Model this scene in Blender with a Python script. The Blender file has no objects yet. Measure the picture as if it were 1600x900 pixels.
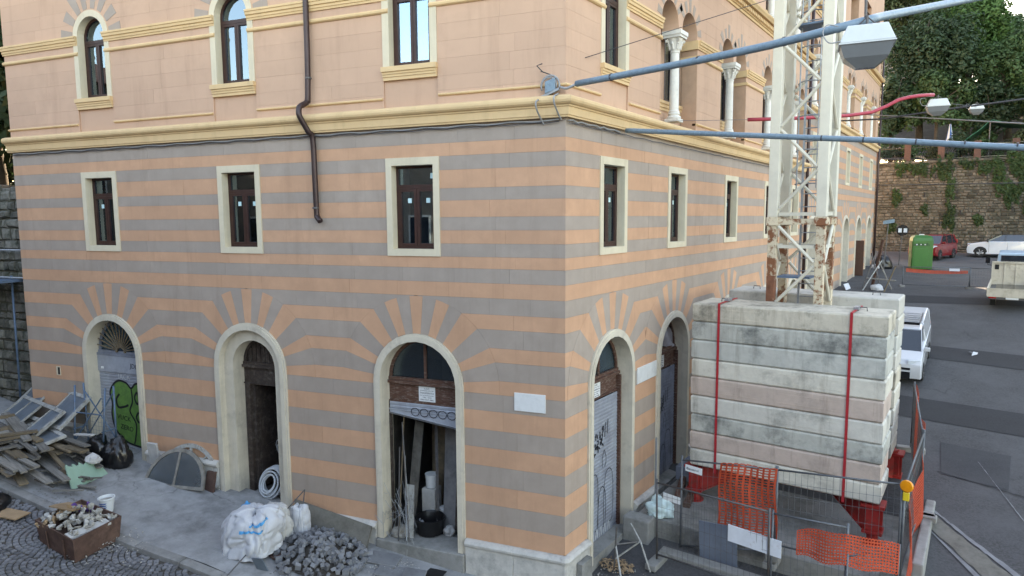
import bpy, bmesh, math, random
from mathutils import Vector, Matrix, noise
random.seed(7)
scn = bpy.context.scene
col = scn.collection

# ------------------------------------------------------------------ camera
CAM = Vector((5.853, -9.658, 6.6))
def set_camera():
    yaw, pitch, roll = math.radians(-35.88), math.radians(5.995), math.radians(-0.392)
    fw = Vector((math.sin(yaw) * math.cos(pitch), math.cos(yaw) * math.cos(pitch), -math.sin(pitch)))
    r = Vector((math.cos(yaw), -math.sin(yaw), 0)); u = r.cross(fw)
    r2 = r * math.cos(roll) + u * math.sin(roll); u2 = -r * math.sin(roll) + u * math.cos(roll)
    cd = bpy.data.cameras.new('camera'); co = bpy.data.objects.new('camera', cd); col.objects.link(co)
    m = Matrix((r2, u2, -fw)).transposed().to_4x4(); m.translation = CAM
    co.matrix_world = m
    cd.sensor_width = 36; cd.lens = 1028.3 / 1600 * 36; cd.clip_start = .05; cd.clip_end = 2000
    scn.camera = co
set_camera()
# ------------------------------------------------------------------ sky and sun
SUN_AZ = math.radians(-31)       # clockwise from +Y: behind the corner building
SUN_EL = math.radians(19)
w = bpy.data.worlds.new('World'); scn.world = w; w.use_nodes = True
nt = w.node_tree; nt.nodes.clear()
sky = nt.nodes.new('ShaderNodeTexSky'); sky.sky_type = 'NISHITA'; sky.sun_disc = False
sky.sun_elevation = SUN_EL; sky.sun_rotation = SUN_AZ; sky.dust_density = 1.0; sky.air_density = 1.0; sky.ozone_density = 1.0
bg = nt.nodes.new('ShaderNodeBackground'); bg.inputs['Strength'].default_value = .15
out = nt.nodes.new('ShaderNodeOutputWorld')
nt.links.new(sky.outputs[0], bg.inputs[0]); nt.links.new(bg.outputs[0], out.inputs[0])
sd = bpy.data.lights.new('sun', 'SUN'); sd.energy = 3.0; sd.angle = math.radians(.5); sd.color = (1, .93, .82)
so = bpy.data.objects.new('sun', sd); col.objects.link(so)
sv = Vector((math.sin(SUN_AZ) * math.cos(SUN_EL), math.cos(SUN_AZ) * math.cos(SUN_EL), math.sin(SUN_EL)))
so.rotation_euler = (-sv).to_track_quat('-Z', 'Y').to_euler(); so.location = sv * 60
scn.view_settings.view_transform = 'Standard'; scn.view_settings.look = 'None'
scn.view_settings.gamma = 1; scn.view_settings.use_curve_mapping = False
scn.view_settings.exposure = 2.98
scn.view_settings.use_white_balance = True; scn.view_settings.white_balance_temperature = 8800; scn.view_settings.white_balance_tint = 16
scn.render.engine = 'CYCLES'
scn.cycles.max_bounces = 6; scn.cycles.transparent_max_bounces = 16

# ------------------------------------------------------------------ ground heights
def lin(v, pts):
    for (a, b), (c, d) in zip(pts[:-1], pts[1:]):
        if v <= c: return b + (d - b) * (v - a) / (c - a)
    return pts[-1][1]
LPT = [(-1e3, 0), (0, 0), (2, .15), (4, .35), (6, .7), (8, .88), (10, 1.22), (14, 1.9), (30, 4.2), (60, 6)]
RPT = [(-1e3, 0), (0, 0), (.9, .16), (2.8, .35), (5.1, .65), (17.6, 2.5), (24, 3.38), (30, 3.6), (36, 3.88), (45, 4.25), (80, 5.2)]
ELX, ELY = -.96789, -.25138          # along the left facade
NLX, NLY = .25138, -.96789           # its outward normal
def gz(x, y): return -.25 + lin(ELX * x + ELY * y, LPT) + lin(y, RPT)
def street(x, y):
    s = ELX * x + ELY * y; n = NLX * x + NLY * y
    k = min(1, max(0, (s + 1.2) / 1.5))
    return gz(x, y) - .008 - .1 * k
def FL(s, n, z): return Vector((ELX * s + NLX * n, ELY * s + NLY * n, z))
def FR(s, n, z): return Vector((n, s, z))
def FW(x, y, z): return Vector((x, y, z))

# ------------------------------------------------------------------ mesh helpers
class MB:
    def __init__(s, f=FW): s.v = []; s.f = []; s.fr = f
    def add(s, vs, fs):
        b = len(s.v); s.v += [s.fr(*p) for p in vs]; s.f += [[b + i for i in q] for q in fs]; return s
    def box(s, a, b):
        x0, y0, z0 = a; x1, y1, z1 = b
        return s.add([(x0, y0, z0), (x1, y0, z0), (x1, y1, z0), (x0, y1, z0), (x0, y0, z1), (x1, y0, z1), (x1, y1, z1), (x0, y1, z1)],
                     [(0, 3, 2, 1), (4, 5, 6, 7), (0, 1, 5, 4), (1, 2, 6, 5), (2, 3, 7, 6), (3, 0, 4, 7)])
    def obox(s, c, u, v, wv):
        c, u, v, wv = Vector(c), Vector(u), Vector(v), Vector(wv)
        P = [c + u * i + v * j + wv * k for k in (-1, 1) for (i, j) in ((-1, -1), (1, -1), (1, 1), (-1, 1))]
        return s.add([tuple(p) for p in P], [(0, 3, 2, 1), (4, 5, 6, 7), (0, 1, 5, 4), (1, 2, 6, 5), (2, 3, 7, 6), (3, 0, 4, 7)])
    def beam(s, a, b, w, h, up=(0, 0, 1)):
        a, b = Vector(a), Vector(b); d = (b - a); L = d.length; d.normalize()
        sd_ = d.cross(Vector(up))
        if sd_.length < 1e-3: sd_ = d.cross(Vector((1, 0, 0)))
        sd_.normalize(); u = sd_.cross(d)
        return s.obox((a + b) / 2, d * L / 2, sd_ * w / 2, u * h / 2)
    def prism(s, poly, n0, n1):
        k = len(poly); vs = [(p[0], n0, p[1]) for p in poly] + [(p[0], n1, p[1]) for p in poly]
        return s.add(vs, [tuple(range(k)), tuple(range(2 * k - 1, k - 1, -1))] + [(i, i + k, (i + 1) % k + k, (i + 1) % k) for i in range(k)])
    def tube(s, pts, r, seg=8, cap=True):
        pts = [Vector(p) for p in pts]; vs = []; fs = []; n = len(pts)
        rr = r if isinstance(r, (list, tuple)) else [r] * n
        ref = None
        for i, p in enumerate(pts):
            d = (pts[min(i + 1, n - 1)] - pts[max(i - 1, 0)]).normalized()
            if ref is None:
                ref = d.cross(Vector((0, 0, 1)))
                if ref.length < .05: ref = d.cross(Vector((1, 0, 0)))
            ref = (ref - d * ref.dot(d)).normalized(); o = d.cross(ref)
            for k in range(seg):
                a = 2 * math.pi * k / seg; vs.append(tuple(p + (ref * math.cos(a) + o * math.sin(a)) * rr[i]))
        for i in range(n - 1):
            for k in range(seg):
                fs.append((i * seg + k, i * seg + (k + 1) % seg, (i + 1) * seg + (k + 1) % seg, (i + 1) * seg + k))
        if cap: fs += [tuple(range(seg - 1, -1, -1)), tuple(range((n - 1) * seg, n * seg))]
        return s.add(vs, fs)
    def lathe(s, prof, c, seg=16):
        vs = []; fs = []; n = len(prof)
        for r, z in prof:
            for k in range(seg):
                a = 2 * math.pi * k / seg; vs.append((c[0] + r * math.cos(a), c[1] + r * math.sin(a), c[2] + z))
        for i in range(n - 1):
            for k in range(seg): fs.append((i * seg + k, i * seg + (k + 1) % seg, (i + 1) * seg + (k + 1) % seg, (i + 1) * seg + k))
        fs += [tuple(range(seg - 1, -1, -1)), tuple(range((n - 1) * seg, n * seg))]
        return s.add(vs, fs)
    def strip(s, A, B, n0, n1):
        """solid band between two (s,z) polylines, from depth n0 to n1"""
        k = len(A)
        vs = [(p[0], n, p[1]) for n in (n0, n1) for P in (A, B) for p in P]
        fs = []
        for i in range(k - 1):
            a, b = i, i + 1
            fs += [(a, b, k + b, k + a), (2 * k + a, 3 * k + a, 3 * k + b, 2 * k + b), (a, 2 * k + a, 2 * k + b, b), (k + a, k + b, 3 * k + b, 3 * k + a)]
        fs += [(0, k, 3 * k, 2 * k), (k - 1, 3 * k - 1, 4 * k - 1, 2 * k - 1)]
        return s.add(vs, fs)
    def grid(s, f, nu, nv):
        vs = [f(i / nu, j / nv) for j in range(nv + 1) for i in range(nu + 1)]
        return s.add(vs, [(j * (nu + 1) + i, j * (nu + 1) + i + 1, (j + 1) * (nu + 1) + i + 1, (j + 1) * (nu + 1) + i) for j in range(nv) for i in range(nu)])
    def mesh(s, name, m, smooth=False, recalc=True):
        me = bpy.data.meshes.new(name); me.from_pydata(s.v, [], s.f)
        if recalc:
            bm = bmesh.new(); bm.from_mesh(me); bmesh.ops.recalc_face_normals(bm, faces=bm.faces); bm.to_mesh(me); bm.free()
        me.materials.append(MT[m])
        if smooth:
            for q in me.polygons: q.use_smooth = True
            if smooth is not True: me.set_sharp_from_angle(angle=math.radians(smooth))
        return me
    def build(s, name, m, parent=None, smooth=False, recalc=True, bevel=0):
        o = bpy.data.objects.new(name, s.mesh(name, m, smooth, recalc)); col.objects.link(o)
        if parent: adopt(o, parent)
        if bevel:
            b = o.modifiers.new('bevel', 'BEVEL'); b.width = bevel; b.segments = 2; b.limit_method = 'ANGLE'
        return o
def tag(o, label=None, cat=None, group=None, kind=None):
    for k, v in (('label', label), ('category', cat), ('group', group), ('kind', kind)):
        if v: o[k] = v
    return o
WORLD = set()
def adopt(o, p):
    o.parent = p
    if p.name in WORLD: o.matrix_parent_inverse = Matrix.Translation(-p.location)
def wempty(name, loc, label=None, cat=None, group=None):
    o = empty(name, loc, label, cat, group); WORLD.add(o.name); return o     # its parts are modelled in scene coordinates
def empty(name, loc, label=None, cat=None, group=None, rz=0):
    o = bpy.data.objects.new(name, None); col.objects.link(o); o.location = loc; o.rotation_euler = (0, 0, rz)
    o.empty_display_size = .2
    return tag(o, label, cat, group)
def inst(me, name, parent=None, loc=(0, 0, 0), rot=(0, 0, 0), sc=(1, 1, 1)):
    o = bpy.data.objects.new(name, me); col.objects.link(o); o.location = loc; o.rotation_euler = rot; o.scale = sc
    if parent: o.parent = parent
    return o
def copy_tree(o, parent=None):
    c = o.copy(); col.objects.link(c); c.parent = parent
    for ch in o.children: copy_tree(ch, c)
    return c
def text_mesh(txt, size, m, name='lettering', ext=.001):
    cu = bpy.data.curves.new('t', 'FONT'); cu.body = txt; cu.size = size; cu.align_x = 'CENTER'; cu.align_y = 'CENTER'; cu.extrude = ext
    cu.resolution_u = 2
    o = bpy.data.objects.new('t', cu); col.objects.link(o)
    me = bpy.data.meshes.new_from_object(o); bpy.data.objects.remove(o); bpy.data.curves.remove(cu)
    me.name = name; me.materials.clear(); me.materials.append(MT[m]); return me
def put_text(txt, size, m, parent, origin, xdir, width=None, name='lettering'):
    """flat lettering: xdir is the reading direction, upright in z"""
    me = text_mesh(txt, size, m, name)
    o = bpy.data.objects.new(name, me); col.objects.link(o)
    x = Vector(xdir).normalized(); z = Vector((0, 0, 1)); z = (z - x * x.dot(z)).normalized(); n = x.cross(z)
    mm = Matrix((x, z, n)).transposed().to_4x4(); mm.translation = origin; 
    if width:
        xs = [v.co.x for v in me.vertices]; k = width / (max(xs) - min(xs)); mm = mm @ Matrix.Diagonal((k, 1, 1, 1))
    o.matrix_world = mm
    if parent: adopt(o, parent)
    return o

# ------------------------------------------------------------------ materials
MT = {}
def mat(name, c, rough=.8, var=.12, scale=4, bump=.15, bscale=None, rnd=.06, metal=0, c2=None, t=(.45, .62), s2=None, stretch=None, spec=.4, coat=0, emit=None, trans=0, streak=0, cracks=0):
    m = bpy.data.materials.new(name); m.use_nodes = True; MT[name] = m
    n = m.node_tree.nodes; l = m.node_tree.links; b = n['Principled BSDF']
    b.inputs['Roughness'].default_value = rough; b.inputs['Metallic'].default_value = metal
    b.inputs['Specular IOR Level'].default_value = spec; b.inputs['Coat Weight'].default_value = coat
    tc = n.new('ShaderNodeTexCoord'); mp = n.new('ShaderNodeMapping'); l.new(tc.outputs['Object'], mp.inputs[0])
    if stretch: mp.inputs['Scale'].default_value = stretch
    nz = n.new('ShaderNodeTexNoise'); nz.inputs['Scale'].default_value = scale; nz.inputs['Detail'].default_value = 6; nz.inputs['Roughness'].default_value = .65
    l.new(mp.outputs[0], nz.inputs[0])
    rp = n.new('ShaderNodeValToRGB'); rp.color_ramp.elements[0].position = .3; rp.color_ramp.elements[1].position = .7
    k0, k1 = 1 - var, 1 + var
    rp.color_ramp.elements[0].color = (c[0] * k0, c[1] * k0, c[2] * k0, 1); rp.color_ramp.elements[1].color = (min(1, c[0] * k1), min(1, c[1] * k1), min(1, c[2] * k1), 1)
    l.new(nz.outputs[0], rp.inputs[0]); cur = rp.outputs[0]
    if c2:
        z2 = n.new('ShaderNodeTexNoise'); z2.inputs['Scale'].default_value = s2 or scale * .4; z2.inputs['Detail'].default_value = 8; z2.inputs['Roughness'].default_value = .7
        l.new(mp.outputs[0], z2.inputs[0])
        r2 = n.new('ShaderNodeMapRange'); r2.inputs['From Min'].default_value = t[0]; r2.inputs['From Max'].default_value = t[1]; l.new(z2.outputs[0], r2.inputs[0])
        mx = n.new('ShaderNodeMix'); mx.data_type = 'RGBA'; l.new(r2.outputs[0], mx.inputs[0]); l.new(cur, mx.inputs[6]); mx.inputs[7].default_value = (*c2, 1); cur = mx.outputs[2]
    if streak:      # faint vertical runs and blotches of weathering
        m3 = n.new('ShaderNodeMapping'); m3.inputs['Scale'].default_value = (2.2, 2.2, .22); l.new(tc.outputs['Object'], m3.inputs[0])
        z3 = n.new('ShaderNodeTexNoise'); z3.inputs['Scale'].default_value = 1.6; z3.inputs['Detail'].default_value = 7; z3.inputs['Roughness'].default_value = .7; l.new(m3.outputs[0], z3.inputs[0])
        r3 = n.new('ShaderNodeMapRange'); r3.inputs['From Min'].default_value = .52; r3.inputs['From Max'].default_value = .78; r3.inputs['To Max'].default_value = streak; l.new(z3.outputs[0], r3.inputs[0])
        x3 = n.new('ShaderNodeMix'); x3.data_type = 'RGBA'; x3.blend_type = 'MULTIPLY'; l.new(r3.outputs[0], x3.inputs[0]); l.new(cur, x3.inputs[6]); x3.inputs[7].default_value = (.5, .47, .44, 1); cur = x3.outputs[2]
    if cracks:
        nd = n.new('ShaderNodeTexNoise'); nd.inputs['Scale'].default_value = 2.5; l.new(tc.outputs['Object'], nd.inputs[0])
        va = n.new('ShaderNodeVectorMath'); va.operation = 'MULTIPLY_ADD'; l.new(nd.outputs['Color'], va.inputs[0]); va.inputs[1].default_value = (.5, .5, .5); l.new(tc.outputs['Object'], va.inputs[2])
        vo = n.new('ShaderNodeTexVoronoi'); vo.feature = 'DISTANCE_TO_EDGE'; vo.inputs['Scale'].default_value = cracks; l.new(va.outputs[0], vo.inputs['Vector'])
        rc_ = n.new('ShaderNodeMapRange'); rc_.inputs['From Min'].default_value = .0; rc_.inputs['From Max'].default_value = .012; rc_.inputs['To Min'].default_value = .55; rc_.inputs['To Max'].default_value = 0; l.new(vo.outputs['Distance'], rc_.inputs[0])
        nm = n.new('ShaderNodeTexNoise'); nm.inputs['Scale'].default_value = .5; l.new(tc.outputs['Object'], nm.inputs[0]); rm = n.new('ShaderNodeMapRange'); rm.inputs['From Min'].default_value = .52; rm.inputs['From Max'].default_value = .62; l.new(nm.outputs[0], rm.inputs[0]); mm_ = n.new('ShaderNodeMath'); mm_.operation = 'MULTIPLY'; l.new(rc_.outputs[0], mm_.inputs[0]); l.new(rm.outputs[0], mm_.inputs[1])
        x4 = n.new('ShaderNodeMix'); x4.data_type = 'RGBA'; x4.blend_type = 'MULTIPLY'; l.new(mm_.outputs[0], x4.inputs[0]); l.new(cur, x4.inputs[6]); x4.inputs[7].default_value = (.3, .3, .3, 1); cur = x4.outputs[2]
    if rnd:
        oi = n.new('ShaderNodeObjectInfo'); mr = n.new('ShaderNodeMapRange'); mr.inputs['To Min'].default_value = 1 - rnd; mr.inputs['To Max'].default_value = 1 + rnd
        l.new(oi.outputs['Random'], mr.inputs[0]); hs = n.new('ShaderNodeHueSaturation'); l.new(mr.outputs[0], hs.inputs['Value']); l.new(cur, hs.inputs['Color']); cur = hs.outputs[0]
    l.new(cur, b.inputs['Base Color'])
    if bump:
        nb = n.new('ShaderNodeTexNoise'); nb.inputs['Scale'].default_value = bscale or scale * 6; nb.inputs['Detail'].default_value = 4; l.new(mp.outputs[0], nb.inputs[0])
        bp = n.new('ShaderNodeBump'); bp.inputs['Strength'].default_value = bump; bp.inputs['Distance'].default_value = .02; l.new(nb.outputs[0], bp.inputs['Height']); l.new(bp.outputs[0], b.inputs['Normal'])
    if emit: b.inputs['Emission Color'].default_value = (*c, 1); b.inputs['Emission Strength'].default_value = emit
    if trans: b.inputs['Transmission Weight'].default_value = trans
    return m
def glass(name, refl, tint=(.8, .9, .95), rough=.0):
    m = bpy.data.materials.new(name); m.use_nodes = True; MT[name] = m
    n = m.node_tree.nodes; l = m.node_tree.links; n.clear()
    o = n.new('ShaderNodeOutputMaterial'); g = n.new('ShaderNodeBsdfGlossy'); g.inputs['Roughness'].default_value = rough; g.inputs['Color'].default_value = (.66, .86, 1, 1)
    t = n.new('ShaderNodeBsdfTransparent'); t.inputs[0].default_value = (*tint, 1); mx = n.new('ShaderNodeMixShader')
    lw = n.new('ShaderNodeLayerWeight'); lw.inputs[0].default_value = .35; mr = n.new('ShaderNodeMapRange'); mr.inputs['To Min'].default_value = refl; mr.inputs['To Max'].default_value = 1
    l.new(lw.outputs['Fresnel'], mr.inputs[0]); l.new(mr.outputs[0], mx.inputs[0]); l.new(t.outputs[0], mx.inputs[1]); l.new(g.outputs[0], mx.inputs[2]); l.new(mx.outputs[0], o.inputs[0])
ORG = (.57, .325, .205); GRY = (.368, .3, .252); PNK = (.565, .36, .255)
mat('orange', ORG, .9, .09, 2.5, .12, 60, .035, c2=(.52, .295, .185), t=(.42, .75), s2=.6, streak=.3)
mat('grey', GRY, .9, .09, 2.5, .12, 60, .035, c2=(.335, .276, .235), t=(.42, .75), s2=.6, streak=.3)
mat('pink', PNK, .9, .07, 2, .12, 50, .03, c2=(.53, .335, .238), t=(.45, .75), s2=.5, streak=.3)
mat('pink_joint', (.46, .29, .2), .95, .1, 5, 0, rnd=0); mat('joint', (.36, .25, .18), .95, .1, 5, 0, rnd=0)
mat('yellow', (.68, .47, .26), .8, .08, 3, .06, rnd=.02, c2=(.62, .42, .22), t=(.5, .8), s2=1.5, streak=.35)
mat('cream', (.63, .55, .41), .85, .06, 3, .06, rnd=.02, c2=(.54, .47, .35), t=(.55, .8), s2=1.2, streak=.35)
mat('cream_dirty', (.58, .52, .42), .85, .1, 3, .1, rnd=.02, c2=(.34, .3, .25), t=(.55, .8), s2=1.6, streak=.6)
mat('istria', (.5, .48, .44), .75, .12, 5, .25, 30, .06, c2=(.3, .29, .27), t=(.48, .7), s2=3)
mat('column_stone', (.68, .66, .61), .6, .1, 6, .15, rnd=.04, c2=(.45, .43, .4), t=(.55, .8), s2=4)
mat('plaque', (.7, .71, .7), .5, .05, 8, .05, c2=(.55, .55, .53), t=(.5, .8))
mat('brown_wood', (.045, .018, .014), .45, .25, 8, .1, rnd=.05)
mat('old_wood', (.1, .045, .03), .8, .3, 10, .3, c2=(.24, .2, .17), t=(.5, .72), s2=9, stretch=(1, 1, 4))
mat('dark_wood', (.05, .035, .028), .85, .3, 10, .3, c2=(.12, .1, .085), t=(.5, .7), s2=8)
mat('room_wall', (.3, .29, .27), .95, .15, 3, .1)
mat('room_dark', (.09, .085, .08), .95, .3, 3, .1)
mat('sticker', (.5, .72, .74), .5, .03, 5, 0)
glass('pane_glass', .2); glass('dusty_glass', .12, (.5, .52, .52), .25)
mat('shutter', (.34, .37, .42), .55, .12, 5, .12, metal=.25, c2=(.25, .26, .3), t=(.45, .7), s2=2)
mat('shutter_blue', (.2, .23, .3), .6, .15, 5, .12, metal=.2, c2=(.13, .14, .18), t=(.45, .7), s2=2)
mat('grey_door', (.2, .22, .26), .7, .15, 5, .12, c2=(.13, .14, .17), t=(.45, .7), s2=3)
mat('graffiti_black', (.012, .012, .016), .6, .1, 5, 0); mat('graffiti_green', (.1, .23, .05), .6, .15, 6, 0, c2=(.075, .17, .045), t=(.4, .6), s2=8); mat('graffiti_white', (.5, .52, .55), .6, .1, 5, 0)
mat('black', (.012, .012, .013), .5, .2, 5, .05); mat('ink', (.03, .03, .04), .7, .05, 5, 0)
mat('white_paper', (.72, .74, .74), .7, .05, 6, .02, c2=(.55, .57, .57), t=(.55, .8))
mat('downpipe', (.055, .035, .035), .35, .15, 6, .05, metal=.4)
mat('iron', (.12, .115, .115), .55, .2, 12, .1, metal=.5, c2=(.14, .07, .04), t=(.55, .75))
mat('galv', (.3, .32, .34), .45, .15, 12, .05, metal=.6); mat('fence_steel', (.12, .13, .14), .5, .2, 12, .05, metal=.4)
mat('steel_blue', (.1, .16, .24), .55, .2, 10, .1, metal=.2, c2=(.2, .2, .2), t=(.55, .75))
mat('concrete', (.26, .255, .24), .9, .14, 2.5, .25, 20, .05, c2=(.13, .13, .115), t=(.47, .68), s2=1.3)
mat('pavement', (.28, .28, .28), .92, .18, 3, .3, 25, .04, c2=(.15, .15, .148), t=(.47, .66), s2=1.1, cracks=.55)
mat('kerb_stone', (.24, .235, .225), .9, .2, 5, .35, 20, .12, c2=(.12, .12, .11), t=(.5, .7), s2=2)
mat('asphalt', (.06, .059, .06), .92, .45, 22, .35, 90, 0, c2=(.088, .088, .09), t=(.4, .68), s2=.55, cracks=.35)
mat('asphalt_dark', (.028, .028, .03), .92, .3, 20, .3, 90, 0, c2=(.033, .034, .036), t=(.4, .7), s2=1)
mat('asphalt_patch', (.04, .041, .044), .92, .3, 30, .3, 90, 0, c2=(.058, .058, .06), t=(.4, .7), s2=1)
mat('sand_fill', (.13, .12, .1), .95, .2, 8, .3, 50, 0, c2=(.17, .16, .14), t=(.4, .7), s2=2)
mat('chalk_dust', (.22, .225, .23), .95, .2, 8, .2, 50, 0, c2=(.15, .15, .155), t=(.4, .6), s2=4)
mat('soil', (.07, .06, .05), .97, .3, 5, .4, 20, 0)
mat('cobble', (.17, .17, .18), .8, .25, 12, .3, 50, .3, c2=(.1, .1, .105), t=(.45, .7), s2=6)
mat('rubble_stone', (.2, .205, .215), .85, .2, 12, .3, 40, .3, c2=(.12, .12, .125), t=(.45, .7), s2=7)
mat('wall_stone', (.1, .09, .072), .92, .35, 4, .5, 14, .45, c2=(.045, .045, .034), t=(.44, .62), s2=1.2)
mat('wall_mortar', (.065, .06, .047), .95, .25, 3, .4, 14, 0, c2=(.08, .08, .05), t=(.45, .65), s2=1)
mat('dark_stone', (.15, .145, .125), .92, .3, 4, .5, 14, .35, c2=(.05, .055, .04), t=(.45, .62), s2=3)
mat('cloth_grey', (.3, .29, .32), .9, .15, 6, .1)
for i_, (c_, d_) in enumerate((((.55, .5, .41), (.2, .185, .15)), ((.42, .42, .38), (.15, .155, .145)), ((.48, .48, .44), (.26, .27, .25)), ((.56, .53, .46), (.3, .28, .245)), ((.5, .4, .345), (.34, .28, .245)), ((.52, .5, .45), (.25, .245, .22)))):
    mat('ballast%d' % i_, c_, .92, .1, 4, .35, 18, .05, c2=d_, t=(.47, .64) if i_ < 2 else (.53, .7), s2=1.3, streak=1.0)
mat('red_paint', (.36, .022, .018), .55, .2, 5, .12, c2=(.16, .035, .025), t=(.5, .7), s2=6, spec=.4)
mat('strap_red', (.38, .018, .025), .7, .1, 20, .05)
mat('crane_white', (.6, .57, .48), .5, .06, 4, .05, c2=(.5, .46, .38), t=(.62, .8), s2=3)
mat('crane_rust', (.58, .5, .37), .7, .1, 6, .2, c2=(.22, .085, .04), t=(.48, .56), s2=4)
mat('crane_rust_heavy', (.2, .08, .045), .8, .35, 7, .25, c2=(.5, .42, .3), t=(.56, .64), s2=3)
mat('net_orange', (.5, .065, .025), .6, .12, 5, .05, rnd=.05)
mat('amber', (.75, .25, .01), .25, .1, 8, 0, coat=.5); mat('yellow_plastic', (.65, .45, .03), .45, .1, 6, .03)
mat('panel_grey', (.16, .19, .24), .6, .12, 5, .08)
mat('board_white', (.66, .68, .72), .55, .08, 5, .03, c2=(.42, .34, .32), t=(.58, .72), s2=3)
mat('wood_grey', (.15, .14, .125), .9, .3, 6, .3, stretch=(1, 1, 1), c2=(.24, .225, .2), t=(.45, .7), s2=5, rnd=.35)
mat('wood_tan', (.2, .15, .095), .9, .3, 6, .3, c2=(.12, .1, .075), t=(.45, .7), s2=5, rnd=.25)
mat('frame_white', (.36, .36, .34), .8, .15, 6, .15, c2=(.2, .18, .15), t=(.5, .66), s2=7)
mat('foil_glass', (.12, .15, .18), .3, .2, 3, .05, c2=(.2, .23, .26), t=(.45, .7))
mat('plaster_green', (.27, .42, .33), .85, .08, 5, .05); mat('plaster_white', (.48, .47, .45), .9, .12, 8, .25)
mat('black_bag', (.008, .008, .009), .28, .2, 5, .5, 9, spec=.6); mat('white_bag', (.52, .53, .55), .6, .08, 4, .8, 5, c2=(.4, .4, .42), t=(.5, .75))
mat('blue_band', (.04, .32, .6), .6, .1, 6, .1); mat('grey_bag', (.35, .36, .37), .7, .15, 4, .4, 9); mat('pale_bag', (.55, .68, .66), .6, .1, 4, .4, 9)
mat('skip_rust', (.1, .055, .042), .75, .3, 5, .2, c2=(.17, .1, .075), t=(.5, .7), s2=3)
mat('rubble', (.42, .4, .36), .95, .25, 9, .4, rnd=.2, c2=(.25, .23, .2), t=(.45, .65)); mat('purple', (.12, .06, .25), .7, .2, 8, .2); mat('cardboard', (.36, .24, .14), .9, .15, 5, .1, rnd=.2)
mat('bucket_white', (.66, .68, .68), .45, .05, 5, .03); mat('bucket_blue', (.03, .1, .3), .5, .1, 5, 0)
mat('hose', (.45, .48, .5), .5, .08, 8, .05); mat('sheet_metal', (.14, .145, .15), .5, .25, 5, .15, metal=.5, c2=(.22, .22, .22), t=(.45, .65)); mat('tub_black', (.01, .01, .011), .35, .2, 5, .1)
mat('conduit', (.17, .25, .31), .45, .12, 12, .08, c2=(.1, .15, .19), t=(.5, .75), s2=18); mat('conduit_red', (.4, .045, .07), .45, .1, 8, .05); mat('cable', (.05, .05, .055), .6, .1, 8, 0); mat('cable_grey', (.3, .3, .3), .6, .1, 8, 0)
mat('lamp_white', (.6, .63, .62), .4, .05, 5, .02, c2=(.45, .46, .42), t=(.6, .8)); mat('lamp_glass', (.17, .18, .185), .15, .1, 3, 0, spec=.7)
mat('car_white', (.5, .52, .55), .25, .02, 3, 0, coat=.8, rnd=0); mat('car_red', (.16, .006, .01), .35, .03, 3, 0, coat=.25, rnd=0); mat('car_black', (.012, .012, .014), .25, .05, 3, 0, coat=.6, rnd=0)
mat('car_glass', (.015, .02, .028), .05, .05, 3, 0, spec=1, rnd=0); mat('tyre', (.015, .015, .015), .85, .1, 8, .1, rnd=0); mat('rim', (.25, .25, .27), .35, .1, 8, 0, metal=.8, rnd=0); mat('lens', (.5, .55, .6), .1, .1, 8, 0, coat=.8); mat('lens_red', (.4, .01, .01), .2, .1, 8, 0, coat=.8)
mat('truck_cream', (.5, .45, .37), .6, .1, 4, .05, c2=(.3, .26, .2), t=(.5, .72), s2=3); mat('truck_blue', (.35, .47, .58), .35, .05, 4, 0, coat=.5)
mat('potty_green', (.016, .12, .015), .4, .08, 4, .03); mat('brown_panel', (.07, .03, .018), .6, .12, 5, .05)
mat('bark', (.07, .055, .04), .95, .3, 6, .5); mat('brick', (.1, .055, .042), .9, .2, 10, .3, rnd=.1); mat('plastic_green', (.02, .16, .09), .6, .15, 4, .05); mat('house_dark', (.12, .1, .08), .9, .1, 2, .1); mat('house_grey', (.4, .4, .39), .9, .1, 2, .1); mat('house_orange', (.45, .25, .14), .9, .1, 2, .1); mat('roof_tile', (.15, .07, .05), .85, .2, 8, .2)
def leaf(name, c, v=.35, tr=.35):
    m = mat(name, c, .6, v, .9, 0, rnd=.1, c2=tuple(q * .5 for q in c), t=(.4, .65), s2=.45)
    n = m.node_tree.nodes; l = m.node_tree.links; b = n['Principled BSDF']; o = n['Material Output']
    tr_ = n.new('ShaderNodeBsdfTranslucent'); mx = n.new('ShaderNodeMixShader'); mx.inputs[0].default_value = tr
    l.new(b.inputs['Base Color'].links[0].from_socket, tr_.inputs[0]); l.new(b.outputs[0], mx.inputs[1]); l.new(tr_.outputs[0], mx.inputs[2]); l.new(mx.outputs[0], o.inputs[0])
leaf('leaf_dark', (.04, .078, .034)); leaf('leaf_mid', (.075, .145, .05)); leaf('leaf_bright', (.1, .21, .055)); leaf('leaf_olive', (.075, .1, .035)); leaf('leaf_autumn', (.13, .09, .04)); leaf('ivy', (.04, .08, .022))
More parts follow.
